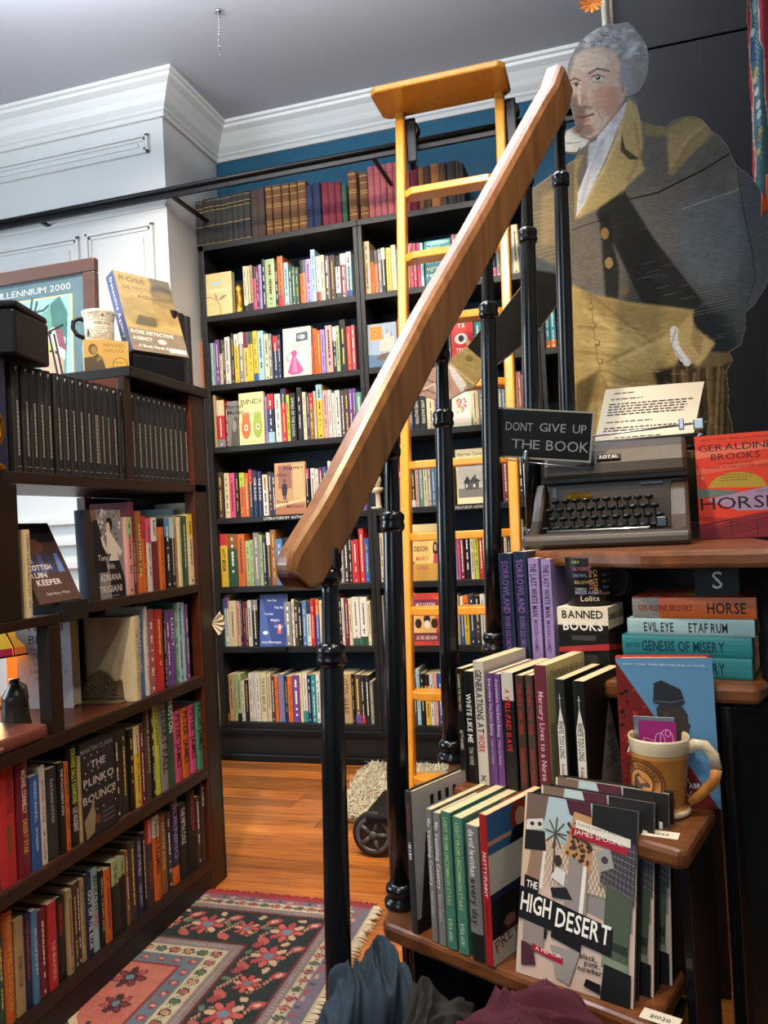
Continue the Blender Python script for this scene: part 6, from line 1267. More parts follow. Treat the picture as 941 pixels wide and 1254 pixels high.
def art_signs(a):
    a.rect(0, 0, 1, 1, '3c7c80'); a.poly([(0, .5), (1, .2), (1, 0), (0, 0)], '2c6468'); a.ell(.5, .94, .45, .05, '8ab4b4')
    for i, s_ in enumerate(('what', 'going', 'through', 'signs', 'real')): a.text(s_, .06, .80-i*.155, .021, ['a8ccca', 'dce6e0', 'dce6e0', 'dce0b8', 'dce6e0'][i], 0, 'l')
bfo(1, (435, 270, c4), 386, 530, 98, 'T', art_signs, 'teal paperback with stacked white words behind the ladder, second shelf', lean=.05)
def art_ship(a):
    a.rect(0, 0, 1, 1, '93a0ae'); a.poly([(0, 0), (1, 0), (1, .22), (0, .30)], '4f6a80'); a.poly([(.3, .16), (.95, .12), (.88, .32), (.42, .28)], '5a4636')
    for u, h_ in ((.5, .45), (.65, .6), (.8, .5)): a.line([(u, .28), (u+.04, .28+h_)], .0022, '4a3a2c'); a.poly([(u-.1, .36), (u+.1, .34), (u+.12, .28+h_*.8), (u-.06, .28+h_*.75)], 'b9b4a4')
    a.rect(.1, .62, .52, .94, 'd98a2c')
    for i in range(4): a.text(['PATRICK', "O'BRIAN", 'FAR SIDE', 'WORLD'][i], .31, .87-i*.07, .009, '7a2a1c', 1, 'c', fit=-.05)
bfo(2, (440, 370, 3.619), 36, 168, 90, 'H', art_ship, 'grey-blue paperback with a sailing ship, face out on the third shelf', lean=.04)
def art_eye(a): a.rect(0, 0, 1, 1, 'b82a2a'); a.ell(.45, .55, .3, .16, 'e8e0d4'); a.ell(.45, .56, .13, .10, '1c1c24'); a.ell(.75, .42, .09, .10, 'd8b060'); a.text('TS', .3, .88, .02, 'f0e8dc', 1); a.text('TENDER', .2, .16, .018, 'f0d8c0', 1, 'l', fit=-.08); a.rect(.85, .2, .93, .8, 'b82a2a')
bfo(2, (440, 370, 3.619), 410, 508, 90, 'R', art_eye, 'red paperback with a painted eye behind the balusters, third shelf', lean=.04)
row((440, 370, 3.619), BA, BB, SZ[2], "515,545,88,T 547,575,95,C", 'beside the painted eye cover, third shelf, black bookcase', 'books on the third shelf of the back bookcase, middle bay')
def art_floral(a):
    a.rect(0, 0, 1, 1, 'b8c4a4'); a.rect(.08, .1, .92, .95, 'e0c9c4')
    r = random.Random(1)
    for k in range(26): a.ell(.5+r.uniform(-.25, .25), .6+r.uniform(-.2, .2), .05, .04, r.choice(['b83a30', 'd0703c', '5a7a44', 'c8505a', 'd8b060']), 8)
bfo(3, (440, 455, 4.277), 484, 588, 100, 'E', art_floral, 'pale green hardback with a floral wreath leaning on its stand, fourth shelf', lean=.22, kind='hardcover')
def art_house(a):
    a.rect(0, 0, 1, 1, 'b5b1a6'); a.rect(0, 0, 1, .16, 'd8cfa8'); a.rect(0, .16, 1, .40, '6c6a64')
    for k in range(8): a.line([(0, .95-k*.04), (1, .8-k*.03)], .0014, '8e8a80')
    a.rect(.25, .36, .8, .56, '4c4a46'); a.poly([(.2, .54), (.36, .72), (.52, .54)], '2c2a28'); a.poly([(.4, .54), (.6, .70), (.9, .56)], '3a3834'); a.rect(.62, .6, .7, .74, '4c4a46'); a.rect(.3, .42, .36, .5, 'c8c4ba'); a.rect(.58, .42, .66, .5, 'c8c4ba')
bfo(4, (445, 540, 4.277), 500, 636, 125, 'H', art_house, 'grey hardback with a picture of a gabled house, face out on the fifth shelf', lean=.05, kind='hardcover')
def art_har(a): a.rect(0, 0, 1, 1, 'ddd3ae'); a.text('Harriet Case', .5, .88, .014, '3a3428', 1, 'c', fit=-.11)
bfo(4, (445, 540, 4.277), 492, 640, 40, 'C', art_har, 'tall cream book standing behind the picture of the gabled house', lean=.03, dy=.05)
def art_stc(a):
    a.rect(0, 0, 1, 1, 'd9b96a'); a.rect(0, 0, 1, .3, 'b98a3c'); a.rect(0, .88, 1, 1, 'd8c48a')
    a.text('ST. CLAIR', .04, .70, .023, '6a1c20', 1, 'l', fit=-.088); a.text('ROBSON', .04, .52, .023, '6a1c20', 1, 'l', fit=-.078); a.text('MARY', .2, .36, .017, 'd0563c', 1, 'l', fit=-.06); a.text("LAND", .25, .2, .016, 'b83a5a', 1, 'l', fit=-.05); a.ell(.9, .55, .09, .14, '2a1c1a'); a.ell(.9, .58, .04, .06, 'd8a888'); a.poly([(.8, .3), (1, .3), (.98, .46), (.84, .48)], 'b83a50'); a.poly([(0, .3), (.2, .36), (.1, .28)], '4a3a2a')
bfo(5, (450, 630, 4.277), 227, 376, 52, 'Y', art_stc, 'golden paperback with big red lettering, face out behind the ladder', lean=.04)
def art_sar(a):
    a.rect(0, 0, 1, 1, 'b83a2c'); r = random.Random(6)
    for k in range(40): a.ell(r.random(), r.random(), .05, .03, r.choice(['d86a34', 'a02c28', 'd88a3c', 'c84a30']), 7)
    a.rect(.1, .68, .95, .88, '6c2a44'); a.text('MAY SARTON', .52, .73, .020, 'e0c8c0', 1, 'c', fit=-.088); a.poly([(.05, .22), (.85, .22), (.85, .60), (.05, .60)], 'd8a860')
    for u, v in ((.25, .42), (.8, .42), (.55, .5)): a.ell(u, v, .12, .10, '2c1c18', 8)
    a.ell(.55, .4, .1, .08, 'ead8cc'); a.rect(.05, .08, .98, .24, '6c2a34'); a.text('AS WE ARE NOW', .52, .11, .017, 'e0c8b0', 1, 'c', fit=-.095)
bfo(6, (450, 715, 5.535), 300, 498, 68, 'R', art_sar, 'red patterned paperback lettered AS WE ARE NOW behind the ladder', lean=.04)
# shelf labels
for (k, x0, x1, tx, c0) in ((4, 320, 388+180, 'LITERATURE BY AUTHOR', (250, 550, c4)), (4, 470, 640, 'LITERATURE BY AUTHOR', (445, 540, 4.277))):
    a_, b_ = (-2.2, YF-.004), (1, YF-.004); p0 = on_floorline(x0/c0[2]+c0[0], a_, b_, SZ[k]); p1 = on_floorline(x1/c0[2]+c0[0], a_, b_, SZ[k]); W_ = p1.x-p0.x
    t = thing('shelf_label', 'dark strip label LITERATURE BY AUTHOR on the fifth shelf edge, '+('below the sepia cover' if c0[0] == 250 else 'below the gabled house cover'), 'label', loc=(p0.x, YF-.004, SZ[k]-.026)); MB().box(0, W_, -.001, .003, 0, .024).build('strip', 'plastic', t)
    lm = MB(); a = Art(lm, W_, .024, lambda u, v, l: (u, -.0012-l, v)); a.text(tx, .5, .22, .0125, 'd0ccc0', 1, 'c', fit=-W_*.94); tag(lm.build('label_lettering', 'print', t), None, kind='stuff')
sd = P(300, 862, 1, YF)
t = MB().box(-.09, .09, -.02, .0, 0, .018).build('book_stand', 'plastic'); q = on_floorline(331, (-2.2, YF), (1, YF), SZ[6]); t.location = (q.x, YF-.001, SZ[6]-.019); tag(t, 'small black ledge clipped under the blue face-out book', 'stand')
# gilded figurine and white bust
def lump(name, q, prof, m, label, cat, seed=1, tw=.25):
    r = random.Random(seed); n = 20; vs = []
    for i, (rr, z) in enumerate(prof):
        for k in range(n):
            a = 2*PI*k/n+tw*i; R = rr*(1+.16*math.sin(3*a+i)+.1*r.uniform(-1, 1)); vs.append((R*math.cos(a), R*.75*math.sin(a), z))
    mb = MB(); mb.add(vs, [(i*n+k, i*n+(k+1) % n, (i+1)*n+(k+1) % n, (i+1)*n+k) for i in range(len(prof)-1) for k in range(n)]+[tuple(reversed(range(n))), tuple(range((len(prof)-1)*n, len(prof)*n))], smooth=True)
    o = mb.build(name, m); o.location = q; tag(o, label, cat); return o
q = on_floorline(240/c4+240, (-2.2, YF+.06), (1, YF+.06), SZ[1]); lump('gilded_ornament', (q.x, q.y, SZ[1]), [(.024, 0), (.026, .02), (.02, .04), (.027, .06), (.022, .08), (.026, .1), (.017, .115), (.021, .13), (.012, .145), (.004, .155)], 'gilt', 'gilded twisted ornament between the cream sprig cover and the books', 'ornament')
q = on_floorline(66/4.277+445, (-2.2, YF+.03), (1, YF+.03), SZ[4]); t = thing('bust_statuette', 'small white bust statuette on a pedestal beside the second baluster', 'statuette', loc=(q.x, q.y, SZ[4]))
MB().lathe([(.030, 0), (.032, .01), (.026, .016), (.026, .07), (.030, .075), (.040, .085), (.040, .098), (.030, .10)], 16).build('pedestal', 'plaster', t)
MB().lathe([(.020, .10), (.030, .115), (.034, .135), (.026, .155), (.013, .165), (.012, .175)], 16).build('shoulders', 'plaster', t)
MB().lathe([(.011, .172), (.019, .185), (.022, .20), (.020, .215), (.012, .226), (.002, .229)], 16).build('head', 'plaster', t)
# ------------------------------------------------------------------ top of the left bookcase
ZL = LEDGE+.0006
# framed poster
pc = P(115, 322, 1, 2.03); ph = pc.z-ZL+.02
mP = Matrix.Translation((pc.x, 2.03, ZL)) @ Matrix.Rotation(-.03, 4, 'X'); t = thing('framed_poster', 'framed poster lettered MILLENNIUM 2000 in a brown frame behind the printed mug', 'picture', mtx=mP)
PW = .62; fwid = .043
for bx in ((-PW, 0, ph-fwid, ph), (-PW, 0, 0, fwid), (-PW, -PW+fwid, fwid, ph-fwid), (-fwid, 0, fwid, ph-fwid)): MB().box(bx[0], bx[1], -.012, .012, bx[2], bx[3]).build('frame_bar', 'framewood', t, .004)
im = Img(-PW+fwid, fwid, -fwid, ph-fwid, .0016, '56707c'); x1 = -fwid-.048; yt = ph-fwid-.06
im.poly([(-PW, 0), (x1+.004, 0), (x1+.004, yt+.004), (-PW, yt+.004)], 'd9c56a'); im.poly([(-PW, 0), (x1, 0), (x1, yt), (-PW, yt)], '8ab2c4')
S = lambda px, py: (lambda p: (p.x-pc.x, p.z-ZL))(P(px, py, 1, 2.03))
im.poly([S(0, 388), S(20, 372), S(38, 392), S(56, 380), S(72, 362), S(82, 380), S(82, 470), S(0, 470)], '5f8f86'); im.poly([S(60, 372), S(71, 362), S(82, 384), S(82, 430), S(66, 420)], '3f6a68'); im.poly([S(0, 376), S(24, 378), S(40, 396), S(30, 420), S(0, 430)], '4f5a50')
for a_, b_ in (((4, 372), (24, 382)), ((18, 370), (26, 388)), ((24, 384), (30, 398)), ((38, 366), (36, 384)), ((44, 370), (40, 388)), ((34, 384), (52, 380)), ((30, 398), (46, 396)), ((52, 380), (58, 374))): im.line([S(*a_), S(*b_)], .008, '3e4a48')
im.ell(*S(34, 392), .03, .035, '8a7c5c'); im.ell(*S(48, 396), .013, .02, 'b59a6a'); im.line([S(44, 398), S(50, 390), S(56, 398)], .005, 'd9c28a')
im.poly([S(52, 408), S(66, 400), S(80, 414), S(80, 440), S(56, 440)], 'dcd8cc'); im.poly([S(52, 430), S(62, 420), S(78, 440), S(80, 470), S(50, 470)], 'cf9a8a'); im.poly([S(66, 400), S(76, 404), S(82, 430), S(72, 424)], '7a4a58'); im.ell(*S(62, 426), .014, .018, 'c2c840')
for a_, b_ in (((56, 408), (76, 398)), ((60, 410), (72, 462)), ((66, 410), (78, 462)), ((62, 430), (70, 432)), ((52, 412), (62, 408))): im.line([S(*a_), S(*b_)], .008, '1e2022')
im.line([S(62, 412), S(74, 460)], .003, 'a8a8a4')
im.noise(.12, .02, .02, 2)
V = np.stack([im.X, np.full(im.X.shape, -.004), im.Y], -1); im.mesh2('poster_print', 'print', V, None, None, t)
lm = MB(); a = Art(lm, 1, 1, lambda u, v, l: (u, -.0048-l, v)); a.text('MILLENNIUM 2000', x1-.0, yt+.018, .020, 'c3ccd0', 0, 'r', fit=-.29); tag(lm.build('poster_lettering', 'print', t), None, kind='stuff')
# tea box and mug on the corner
bx0 = P(103, 449, 2, ZL); m = frame(Vector((-1.375, 1.835, ZL)), (.78, .62, 0)); W_, H_ = .118, .092
t = thing('picture_box', 'gold and white cardboard box with an old photograph at the corner of the ledge', 'box', mtx=m)
MB().box(0, W_, 0, .095, 0, H_).build('carton', mat('gold_card', '#a8823c', .4, noise=((8, 8, 8), '#8c6a2c', .4)), t, .0012); MB().box(-.0006, 0, .001, .094, .001, H_-.001).build('side_panel', 'pages_white', t)
lm = MB(); a = Art(lm, W_, H_, lambda u, v, l: (u, -.0004-l, v)); a.rect(.0, 0, 1, 1, 'b3924e'); a.poly([(.0, 0), (.5, 0), (.42, .4), (.3, .6), (.2, .5), (0, .45)], '4a4132'); a.ell(.2, .72, .10, .17, '5c4c34'); a.ell(.22, .70, .06, .12, '8c7648'); a.poly([(.28, .34), (.42, .44), (.40, .52), (.28, .46)], '7a6840')
a.text('MEMORIES', .44, .80, .010, '7a5c24', 0, 'l', fit=-.055); a.text('SHERLOCK', .44, .64, .009, '7a5c24', 0, 'l', fit=-.055)
for R_, c in ((.17, '4a3414'), (.155, 'c29a48')): a.ell(.80, .27, R_, R_*W_/H_, c, 26)
a.text('NOVELTY', .80, .30, .006, '5c3f14', 1, 'c', fit=-.028); a.text('FLASK', .80, .18, .006, '5c3f14', 1, 'c', fit=-.022)
a2 = Art(lm, .095, H_, lambda u, v, l: (-.0008-l, .095-u, v)); a2.poly([(.35, .1), (.6, .05), (.75, .5), (.6, .8), (.45, .6)], '5a6470'); a2.lines(.15, .5, .7, .9, 3, '8a8a88'); tag(lm.build('box_print', 'print', t), None, kind='stuff')
mc = m @ Vector((.045, .045, H_+.0006)); t = thing('printed_mug', 'cream mug printed with small brown text standing on the gold box', 'mug', mtx=Matrix.Translation(mc) @ Matrix.Rotation(.62, 4, 'Z'))
MB().lathe([(.036, 0), (.039, .003), (.040, .03), (.041, .06), (.044, .078), (.047, .086), (.0465, .088), (.044, .087), (.038, .06), (.036, .006)], 36, (.74, .70, .60), cap=False).build('cup', 'ceramic', t)
hd = [(-.040, 0, .066), (-.055, 0, .070), (-.068, 0, .060), (-.070, 0, .042), (-.060, 0, .024), (-.040, 0, .014)]; MB().tube(hd, .0062, 10).build('handle', 'plastic', t)
lm = MB()
def mg(th, z, l=.0003): R = np.interp(z, [0, .003, .03, .06, .078, .086], [.036, .039, .040, .041, .044, .047])+l; return (math.cos(th)*R, math.sin(th)*R, z)
def mtext(word, th0, z, size, c, wid=None):
    vs, fs, wd = text2d(word, 1); k = size/.7; kx = wid/wd if wid else k; lm.add([mg(th0+x*kx/.041, z+y*k) for x, y in vs], fs, lin(c))
mtext('SHERLOCK', -PI/2-.35, .046, .0085, '5a4636', .048)
rr = random.Random(9)
for k in range(15):
    z = .008+k*.005; th = -PI/2-1.1
    if .042 < z < .058: continue
    while th < -PI/2+1.3:
        w_ = rr.uniform(.05, .18)
        if rr.random() < .75: lm.add([mg(th, z), mg(th+w_, z), mg(th+w_, z+.0018), mg(th, z+.0018)], [(0, 1, 2, 3)], lin('77705f'))
        th += w_+.03
lm.add([mg(-PI/2-.95+.02*x, .012+y) for x, y in ((0, 0), (10, 0), (13, .01), (9, .022), (2, .024), (-2, .01))], [(0, 1, 2, 3, 4, 5)], lin('232321')); lm.add([mg(-PI/2+.85+.013*math.cos(a)*10, .02+.007*math.sin(a)) for a in np.linspace(0, 6.1, 14)], [tuple(range(14))], lin('cfc6b0'))
lm.add([mg(-PI/2+.18+.02*x, .068+y) for x, y in ((0, 0), (6, 0), (7, .004), (3, .007), (0, .005))], [(0, 1, 2, 3, 4)], lin('232321')); tag(lm.build('mug_print', 'print', t), None, kind='stuff')
# board game box tilted on a black prop
g0 = D(163, 428, 2.22); gx = Vector((.42, .907, 0)).normalized(); gL = .1; 
while pr(g0+gx*gL)[0] < 231: gL += .002
g1 = g0+gx*gL; gn = Vector((gx.y, -gx.x, 0)); gup = (Vector((0, 0, 1))*math.cos(.34)-gn*math.sin(.34)).normalized(); gH = .1
while pr(g0+gup*gH)[1] > 331: gH += .002
print('game', gL, gH, pr(g0+gup*gH), pr(g1+gup*gH), pr(g1))
m = frame(g0, gx, gup-gx*gup.dot(gx)); GW, GH, GD = gL, gH, .042
t = thing('game_box', 'shiny gold puzzle-game box titled DETECTIVE AGENCY propped up on the ledge', 'box', mtx=m)
gm = mat('glossy_gold_print', rough=.16, attr=True, coat=.5)
MB().box(0, GW, 0, GD, 0, GH, lin('8a8578')).build('box', 'print', t, .001)
im = Img(0, 0, GW, GH, .0015, 'b39a62'); im.poly([(0, 0), (GW, 0), (GW, .075), (0, .075)], '8c7c68'); im.poly([(GW*.62, GH*.80), (GW, GH*.80), (GW, GH), (GW*.62, GH)], '6a6250', 1, .01); im.ell(GW*.82, GH*.80, .045, .03, '4f463a', .8, .008); im.ell(GW*.82, GH*.62, .05, .06, '7d6a48', .8, .01)
im.ell(GW*.35, GH*.5, .07, .05, '9a8450', .8, .012); im.poly([(.03, .09), (.10, .09), (.12, .12), (.05, .125)], '4f463a', .8, .003); im.poly([(GW*.55, .1), (GW, .1), (GW, .16), (GW*.6, .17)], 'a88a50', .7, .006); im.noise(.15, .02, .012, 4); im.a *= .62
V = np.stack([im.X, np.full(im.X.shape, -.0006), im.Y], -1); im.mesh2('front_print', gm.name, V, None, None, t) if gm.name in M else M.update({gm.name: gm}) or im.mesh2('front_print', gm.name, V, None, None, t)
lm = MB(); a = Art(lm, GW, GH, lambda u, v, l: (u, -.0008-l, v)); a.text('ROSE', .07, .89, .016, '5c4432', 1, 'l', fit=-.085); a.text('DETECTIVE', .10, .79, .011, '5c4432', 1, 'l', fit=-.115); a.text('AGENCY', .32, .69, .012, '5c4432', 1, 'l', fit=-.09)
a.text('ROSE DETECTIVE', .05, .22, .011, 'dcd6c4', 1, 'l', fit=-.14); a.text('AGENCY', .05, .14, .011, 'dcd6c4', 1, 'l', fit=-.065); a.text('A Book Nook Kit', .12, .055, .009, 'dcd6c4', 1, 'l', fit=-.11); a.ell(.56, .15, .08, .03, 'd0cab8'); a.rect(.66, .03, .97, .085, 'cfc9b6')
a2 = Art(lm, GD, GH, lambda u, v, l: (-.0004-l, GD-u, v)); a2.rect(0, 0, 1, 1, '4a5680'); a2.text('Detective Agency', .35, .95, .013, 'c8ccd8', 1, 'l', -PI/2, fit=-.2); tag(lm.build('box_print', 'print', t), None, kind='stuff')
pr_b = MB().prism([(0, 0), (gL*.9, 0), (gL*.9, .09), (0, .09)], 0, g0.z-ZL-.012).build('display_block', 'plastic', None, .002); pr_b.matrix_world = frame((g0.x, g0.y, ZL), gx); tag(pr_b, 'low black display block under the tilted game box', 'block')
# three black folders at the far end of the ledge
for k in range(3):
    y = 2.115+k*.036; o = book(Matrix(((0, -1, 0, XF-.02), (1, 0, 0, y), (0, 0, 1, ZL), (0, 0, 0, 1))), .032, .225, .17, 'K', 'hardcover', ['tall black folder', 'tall black folder', 'tall black folder'][0]+[' nearest the game box on the ledge', ' in the middle of the three on the ledge', ' at the very end of the ledge'][k], 'folder', None, marks=False, name='black_folder')
# black case standing on the near volumes
c0 = online(48, 465, (XF-.03, 0), (XF-.03, 3)); m = frame(Vector((-1.45, 1.30, LZ[0]+vh*1.02+.003)), (.95, .28, 0)); t = thing('storage_case', 'black box case resting on top of the near black volumes', 'case', mtx=m)
MB().prism([(0, 0), (.262, 0), (.272, .15), (0, .15)], 0, .10).build('body', 'plastic', t, .006); MB().box(-.004, .268, -.004, .155, .1005, .116).build('lid', 'plastic', t, .005)
# brass ornament in front of the near volumes
t = thing('brass_ornament', 'polished brass ring ornament cut by the left picture edge, upper shelf', 'ornament', loc=(XF+.0, on_floorline(4, (XF-.0, 0), (XF-.0, 3), LZ[0]).y-.03, LZ[0]))
MB().lathe([(.026, 0), (.027, .006), (.015, .016), (.012, .03), (.016, .04), (.011, .05)], 20).build('base', 'brass', t)
tp_ = [(0+.031*math.cos(a)*.2, -.031*math.cos(a), .088+.036*math.sin(a)) for a in np.linspace(0, 2*PI, 30)]; MB().tube(tp_, .0105, 12, cap=False).build('ring', 'brass', t)
# ------------------------------------------------------------------ second shelf, left part
def art_tony(a):
    a.rect(0, 0, 1, 1, '7f7a76'); a.poly([(.0, 0), (.3, 0), (.32, .3), (.38, .6), (.34, .85), (.2, 1), (.0, 1)], '2a2622'); r = random.Random(4)
    for k in range(44): u = .3+.65*r.random(); v = .66+.33*r.random(); a.ell(u, v, .035, .022, r.choice(['a9a2a4', 'c4bcbc', '5a4e66', 'd6cfca', '6d6078']), 7)
    a.poly([(.16, 1), (.30, 1), (.34, .92), (.2, .86)], '6c5244'); a.poly([(.24, .88), (.34, .88), (.50, .60), (.54, .3), (.20, .3), (.22, .6)], '151417')
    a.ell(.66, .84, .09, .075, '161416'); a.ell(.62, .80, .055, .06, 'cfb9a4'); a.poly([(.58, .78), (.68, .74), (.98, .52), (.9, .46), (.84, .52), (.86, .42), (.62, .42), (.56, .56)], 'd9cfc0'); a.poly([(.40, .70), (.44, .60), (.50, .54), (.58, .50), (.60, .56), (.52, .60), (.46, .68)], 'd4c6b4')
    a.poly([(.5, .50), (.66, .50), (.60, .44), (.52, .46)], '151417'); a.poly([(.58, .42), (.88, .42), (1, .2), (1, 0), (.6, 0)], '17151a')
    a.text("Tony's", .30, .43, .015, 'd8d2c8', 0, 'l', fit=-.05); a.text('Wife', .52, .33, .014, 'd8d2c8', 0, 'l', fit=-.032); a.text('ADRIANA', .32, .20, .017, 'dcd8d0', 0, 'l', fit=-.086); a.text('TRIGIANI', .28, .07, .017, 'dcd8d0', 0, 'l', fit=-.092); a.text('BESTSELLING AUTHOR', .4, .02, .003, 'c0bcb4', 0, 'l', fit=-.06)
p0, p1 = P(97, 738, 2, LZ[1]+.0006), P(159, 729, 2, LZ[1]+.0006)
faceout(Vector((XF-.010, 1.628, LZ[1]+.0006)), Vector((XF-.010, 1.778, LZ[1]+.0006)), .030, .226, .03, 'N', art_tony, "grey and black cover with a dancing couple, lettered Tony's Wife", 'hardcover')
def art_ruin(a):
    a.rect(0, 0, 1, 1, '4c362c'); a.rect(0, .75, 1, 1, '241d1e'); a.ell(.4, .70, .22, .10, '6a442e'); a.ell(.2, .66, .14, .07, '2c3450')
    for k in range(4): a.poly([(.15+k*.2, .36), (.2+k*.2, .60), (.28+k*.2, .60), (.30+k*.2, .36)], ['3c4a72', '4a5c90', '36426c', '6a88c4'][k])
    a.text('THE', .04, .50, .012, 'e6e0e0', 1, 'l', fit=-.030); a.text('SCOTTISH', .02, .405, .013, 'e6e0e0', 1, 'l', fit=-.085); a.text('RUIN', .05, .31, .013, 'e6e0e0', 1, 'l', fit=-.055); a.text('KEEPER', .14, .215, .014, 'e6e0e0', 1, 'l', fit=-.080); a.text('Deb Henry Winer', .25, .09, .007, 'd8d2d0', 0, 'l', fit=-.078)
faceout(Vector((XF-.008, 1.455, LZ[1]+.0135)), Vector((XF-.008, 1.598, LZ[1]+.0135)), .014, .205, .45, 'D', art_ruin, 'dark brown leaning cover lettered THE SCOTTISH RUIN KEEPER')
m = Matrix(((0, -1, 0, XF-.006), (1, 0, 0, on_floorline(33, (XF-.006, 0), (XF-.006, 3), LZ[1]-.012).y+.012), (0, 0, 1, LZ[1]-.0115), (0, 0, 0, 1)))
book(m, .017, .193, .06, 'C', 'paperback', 'thin cream-spined paperback standing beside the leaning dark cover', 'book', None, [('VIENNA CAFE PUBLIC POET TEA', '8a5a44', .1, .95, .4)])
# pale big volumes behind the spines of the second and third shelves
m = Matrix(((1, 0, 0, -1.40), (0, 1, 0, 2.02), (0, 0, 1, LZ[1]+.0005), (0, 0, 0, 1)))
faceout(Vector((-1.44, 2.10, LZ[1]+.0006)), Vector((-1.29, 2.112, LZ[1]+.0006)), .012, .235, .0, 'A', None, 'tall pale blue volume at the back end of the second shelf', 'hardcover')
# third shelf: white jacket, bookend, pale cover
def art_bloom(a):
    a.rect(0, 0, 1, 1, 'c9cbd2'); a.text('Harold', .24, .84, .022, '3c3434', 0, 'l', fit=-.095); a.text('Bloom', .24, .70, .022, '3c3434', 0, 'l', fit=-.088); a.line([(.25, .64), (.9, .64)], .0012, '4a4444')
    for i, s_ in enumerate(('The Anatomy', 'of Influence', 'Literature as a', 'Way of Life')): a.text(s_, .58, .55-i*.085, .0115, '5a5454', 0, 'c', fit=-[.085, .08, .1, .075][i])
    a.line([(.35, .22), (.8, .22)], .0012, '4a4444')
faceout(Vector((-1.515, 1.69, LZ[2]+.0006)), Vector((-1.365, 1.715, LZ[2]+.0006)), .04, .240, .0, 'W', art_bloom, 'large white book jacket with grey lettering behind the divider post', 'hardcover')
faceout(Vector((-1.392, 1.797, LZ[2]+.0006)), Vector((-1.234, 1.808, LZ[2]+.0006)), .014, .222, .03, 'W', lambda a: a.rect(0, 0, 1, 1, 'a39a94'), 'plain pale grey cover behind the bronze bookend', 'hardcover', pagem='pages_white')
mw = Matrix(((0, -1, 0, XF-.004), (1, 0, 0, Yat(171, 845)+.005), (0, 0, 1, LZ[2]+.0005), (0, 0, 0, 1)))
book(mw, .03, .222, .15, 'C', 'hardcover', 'cream-spined hardback at the near end of the third shelf row', 'book', None, [('THE LETTERS OF SHIRLEY', '8a7a58', .1, .85, .35)])
be0, be1 = Vector((-1.400, 1.778, LZ[2]+.0005)), Vector((-1.262, 1.798, LZ[2]+.0005)); m = frame(be0, be1-be0); W_ = (be1-be0).length
print('bookend', pr(be0), pr(be1), be0, W_)
t = thing('bookend', 'dark bronze bookend with arched scrolled top on the third shelf', 'bookend', mtx=m)
pts = [(0, 0), (1, 0), (.96, .10), (.93, .62), (.86, .64), (.84, .58), (.78, .60), (.70, .74), (.62, .84), (.55, .86), (.52, .93), (.46, .93), (.43, .86), (.36, .84), (.28, .74), (.20, .60), (.14, .58), (.12, .64), (.05, .62), (.02, .10)]
mb = MB(); mb.prism([(u*W_, v*.092) for u, v in pts], 0, .006, mtx=Matrix.Rotation(PI/2, 4, 'X')); mb.build('plate', 'bronze', t, .0015)
rl = MB(); 
for k in range(9):
    a_ = k*.7; cx_, cz_ = W_*(.2+.075*k), .03+.018*math.sin(k*1.3); rl.tube([(cx_+.008*math.cos(q)*(1-q/9), -.007, cz_+.008*math.sin(q)*(1-q/9)) for q in np.linspace(0, 7, 12)], .0016, 6)
rl.tube([(W_*.08, -.007, .012), (W_*.92, -.007, .012)], .0016, 6); tag(rl.build('scroll_relief', 'bronze', t), None, kind='stuff'); MB().box(0, W_, -.03, .0, 0, .004).build('foot', 'bronze', t, .001)
# brown leather book lying on the shelf, stained glass lamp, pottery jug
lp0 = P(64, 903, 2, LZ[2]+.016); m = Matrix.Translation((XF+.004, 1.452, LZ[2]+.0006))
o = book(Matrix(((0, -1, 0, XF+.002), (0, 0, -1, 1.448), (1, 0, 0, LZ[2]+.016), (0, 0, 0, 1))), .030, .235, .155, 'Z', 'hardcover', 'brown leather-bound book lying flat on the shelf above the red hardback', 'book', None, [('By Anne Charness', 'c8b8a8', .55, .85, .3)], marks=False)
o.data.materials[0] = mat('brown_leather', '#5c3026', .4, noise=((20, 20, 20), '#6e3c30', .35), bump=(120, .3, .001))
t = thing('stained_glass_lamp', 'glowing amber stained glass lamp behind the white jacket', 'lamp', loc=(-1.64, 1.72, LZ[2]))
sh = MB(); n = 16
for i, (r0, z0, r1, z1, cs) in enumerate(((.03, .275, .12, .20, ('e8b83c', 'd89a2c')), (.12, .20, .155, .165, ('e8c040', 'dca034')), (.155, .165, .158, .145, ('b82a4a', 'd8702c')))):
    for k in range(n):
        a0, a1 = 2*PI*(k+.05)/n, 2*PI*(k+.95)/n; sh.add([(r0*math.cos(a0), r0*math.sin(a0), z0), (r0*math.cos(a1), r0*math.sin(a1), z0), (r1*math.cos(a1), r1*math.sin(a1), z1), (r1*math.cos(a0), r1*math.sin(a0), z1)], [(0, 1, 2, 3)], lin(cs[k % 2]))
sh.build('lamp_shade', 'lampglass', t); ld_ = MB()
for k in range(n): a = 2*PI*k/n; ld_.tube([(r*math.cos(a), r*math.sin(a), z) for r, z in ((.03, .276), (.12, .201), (.156, .165), (.159, .144))], .002, 5)
ld_.lathe([(.158, .143), (.161, .143), (.161, .147), (.158, .147)], 32, cap=False); ld_.build('lead_came', 'blackmetal', t); MB().lathe([(.07, 0), (.07, .008), (.03, .02), (.014, .05), (.012, .25), (.02, .275), (.006, .29)], 20).build('lamp_base', 'bronze', t)
l = bpy.data.lights.new('lamp_bulb', 'POINT'); l.energy = 3; l.color = (1, .66, .3); l.shadow_soft_size = .03; lo = bpy.data.objects.new('lamp_bulb', l); COL.objects.link(lo); lo.parent = t; lo.location = (.04, .0, .17)
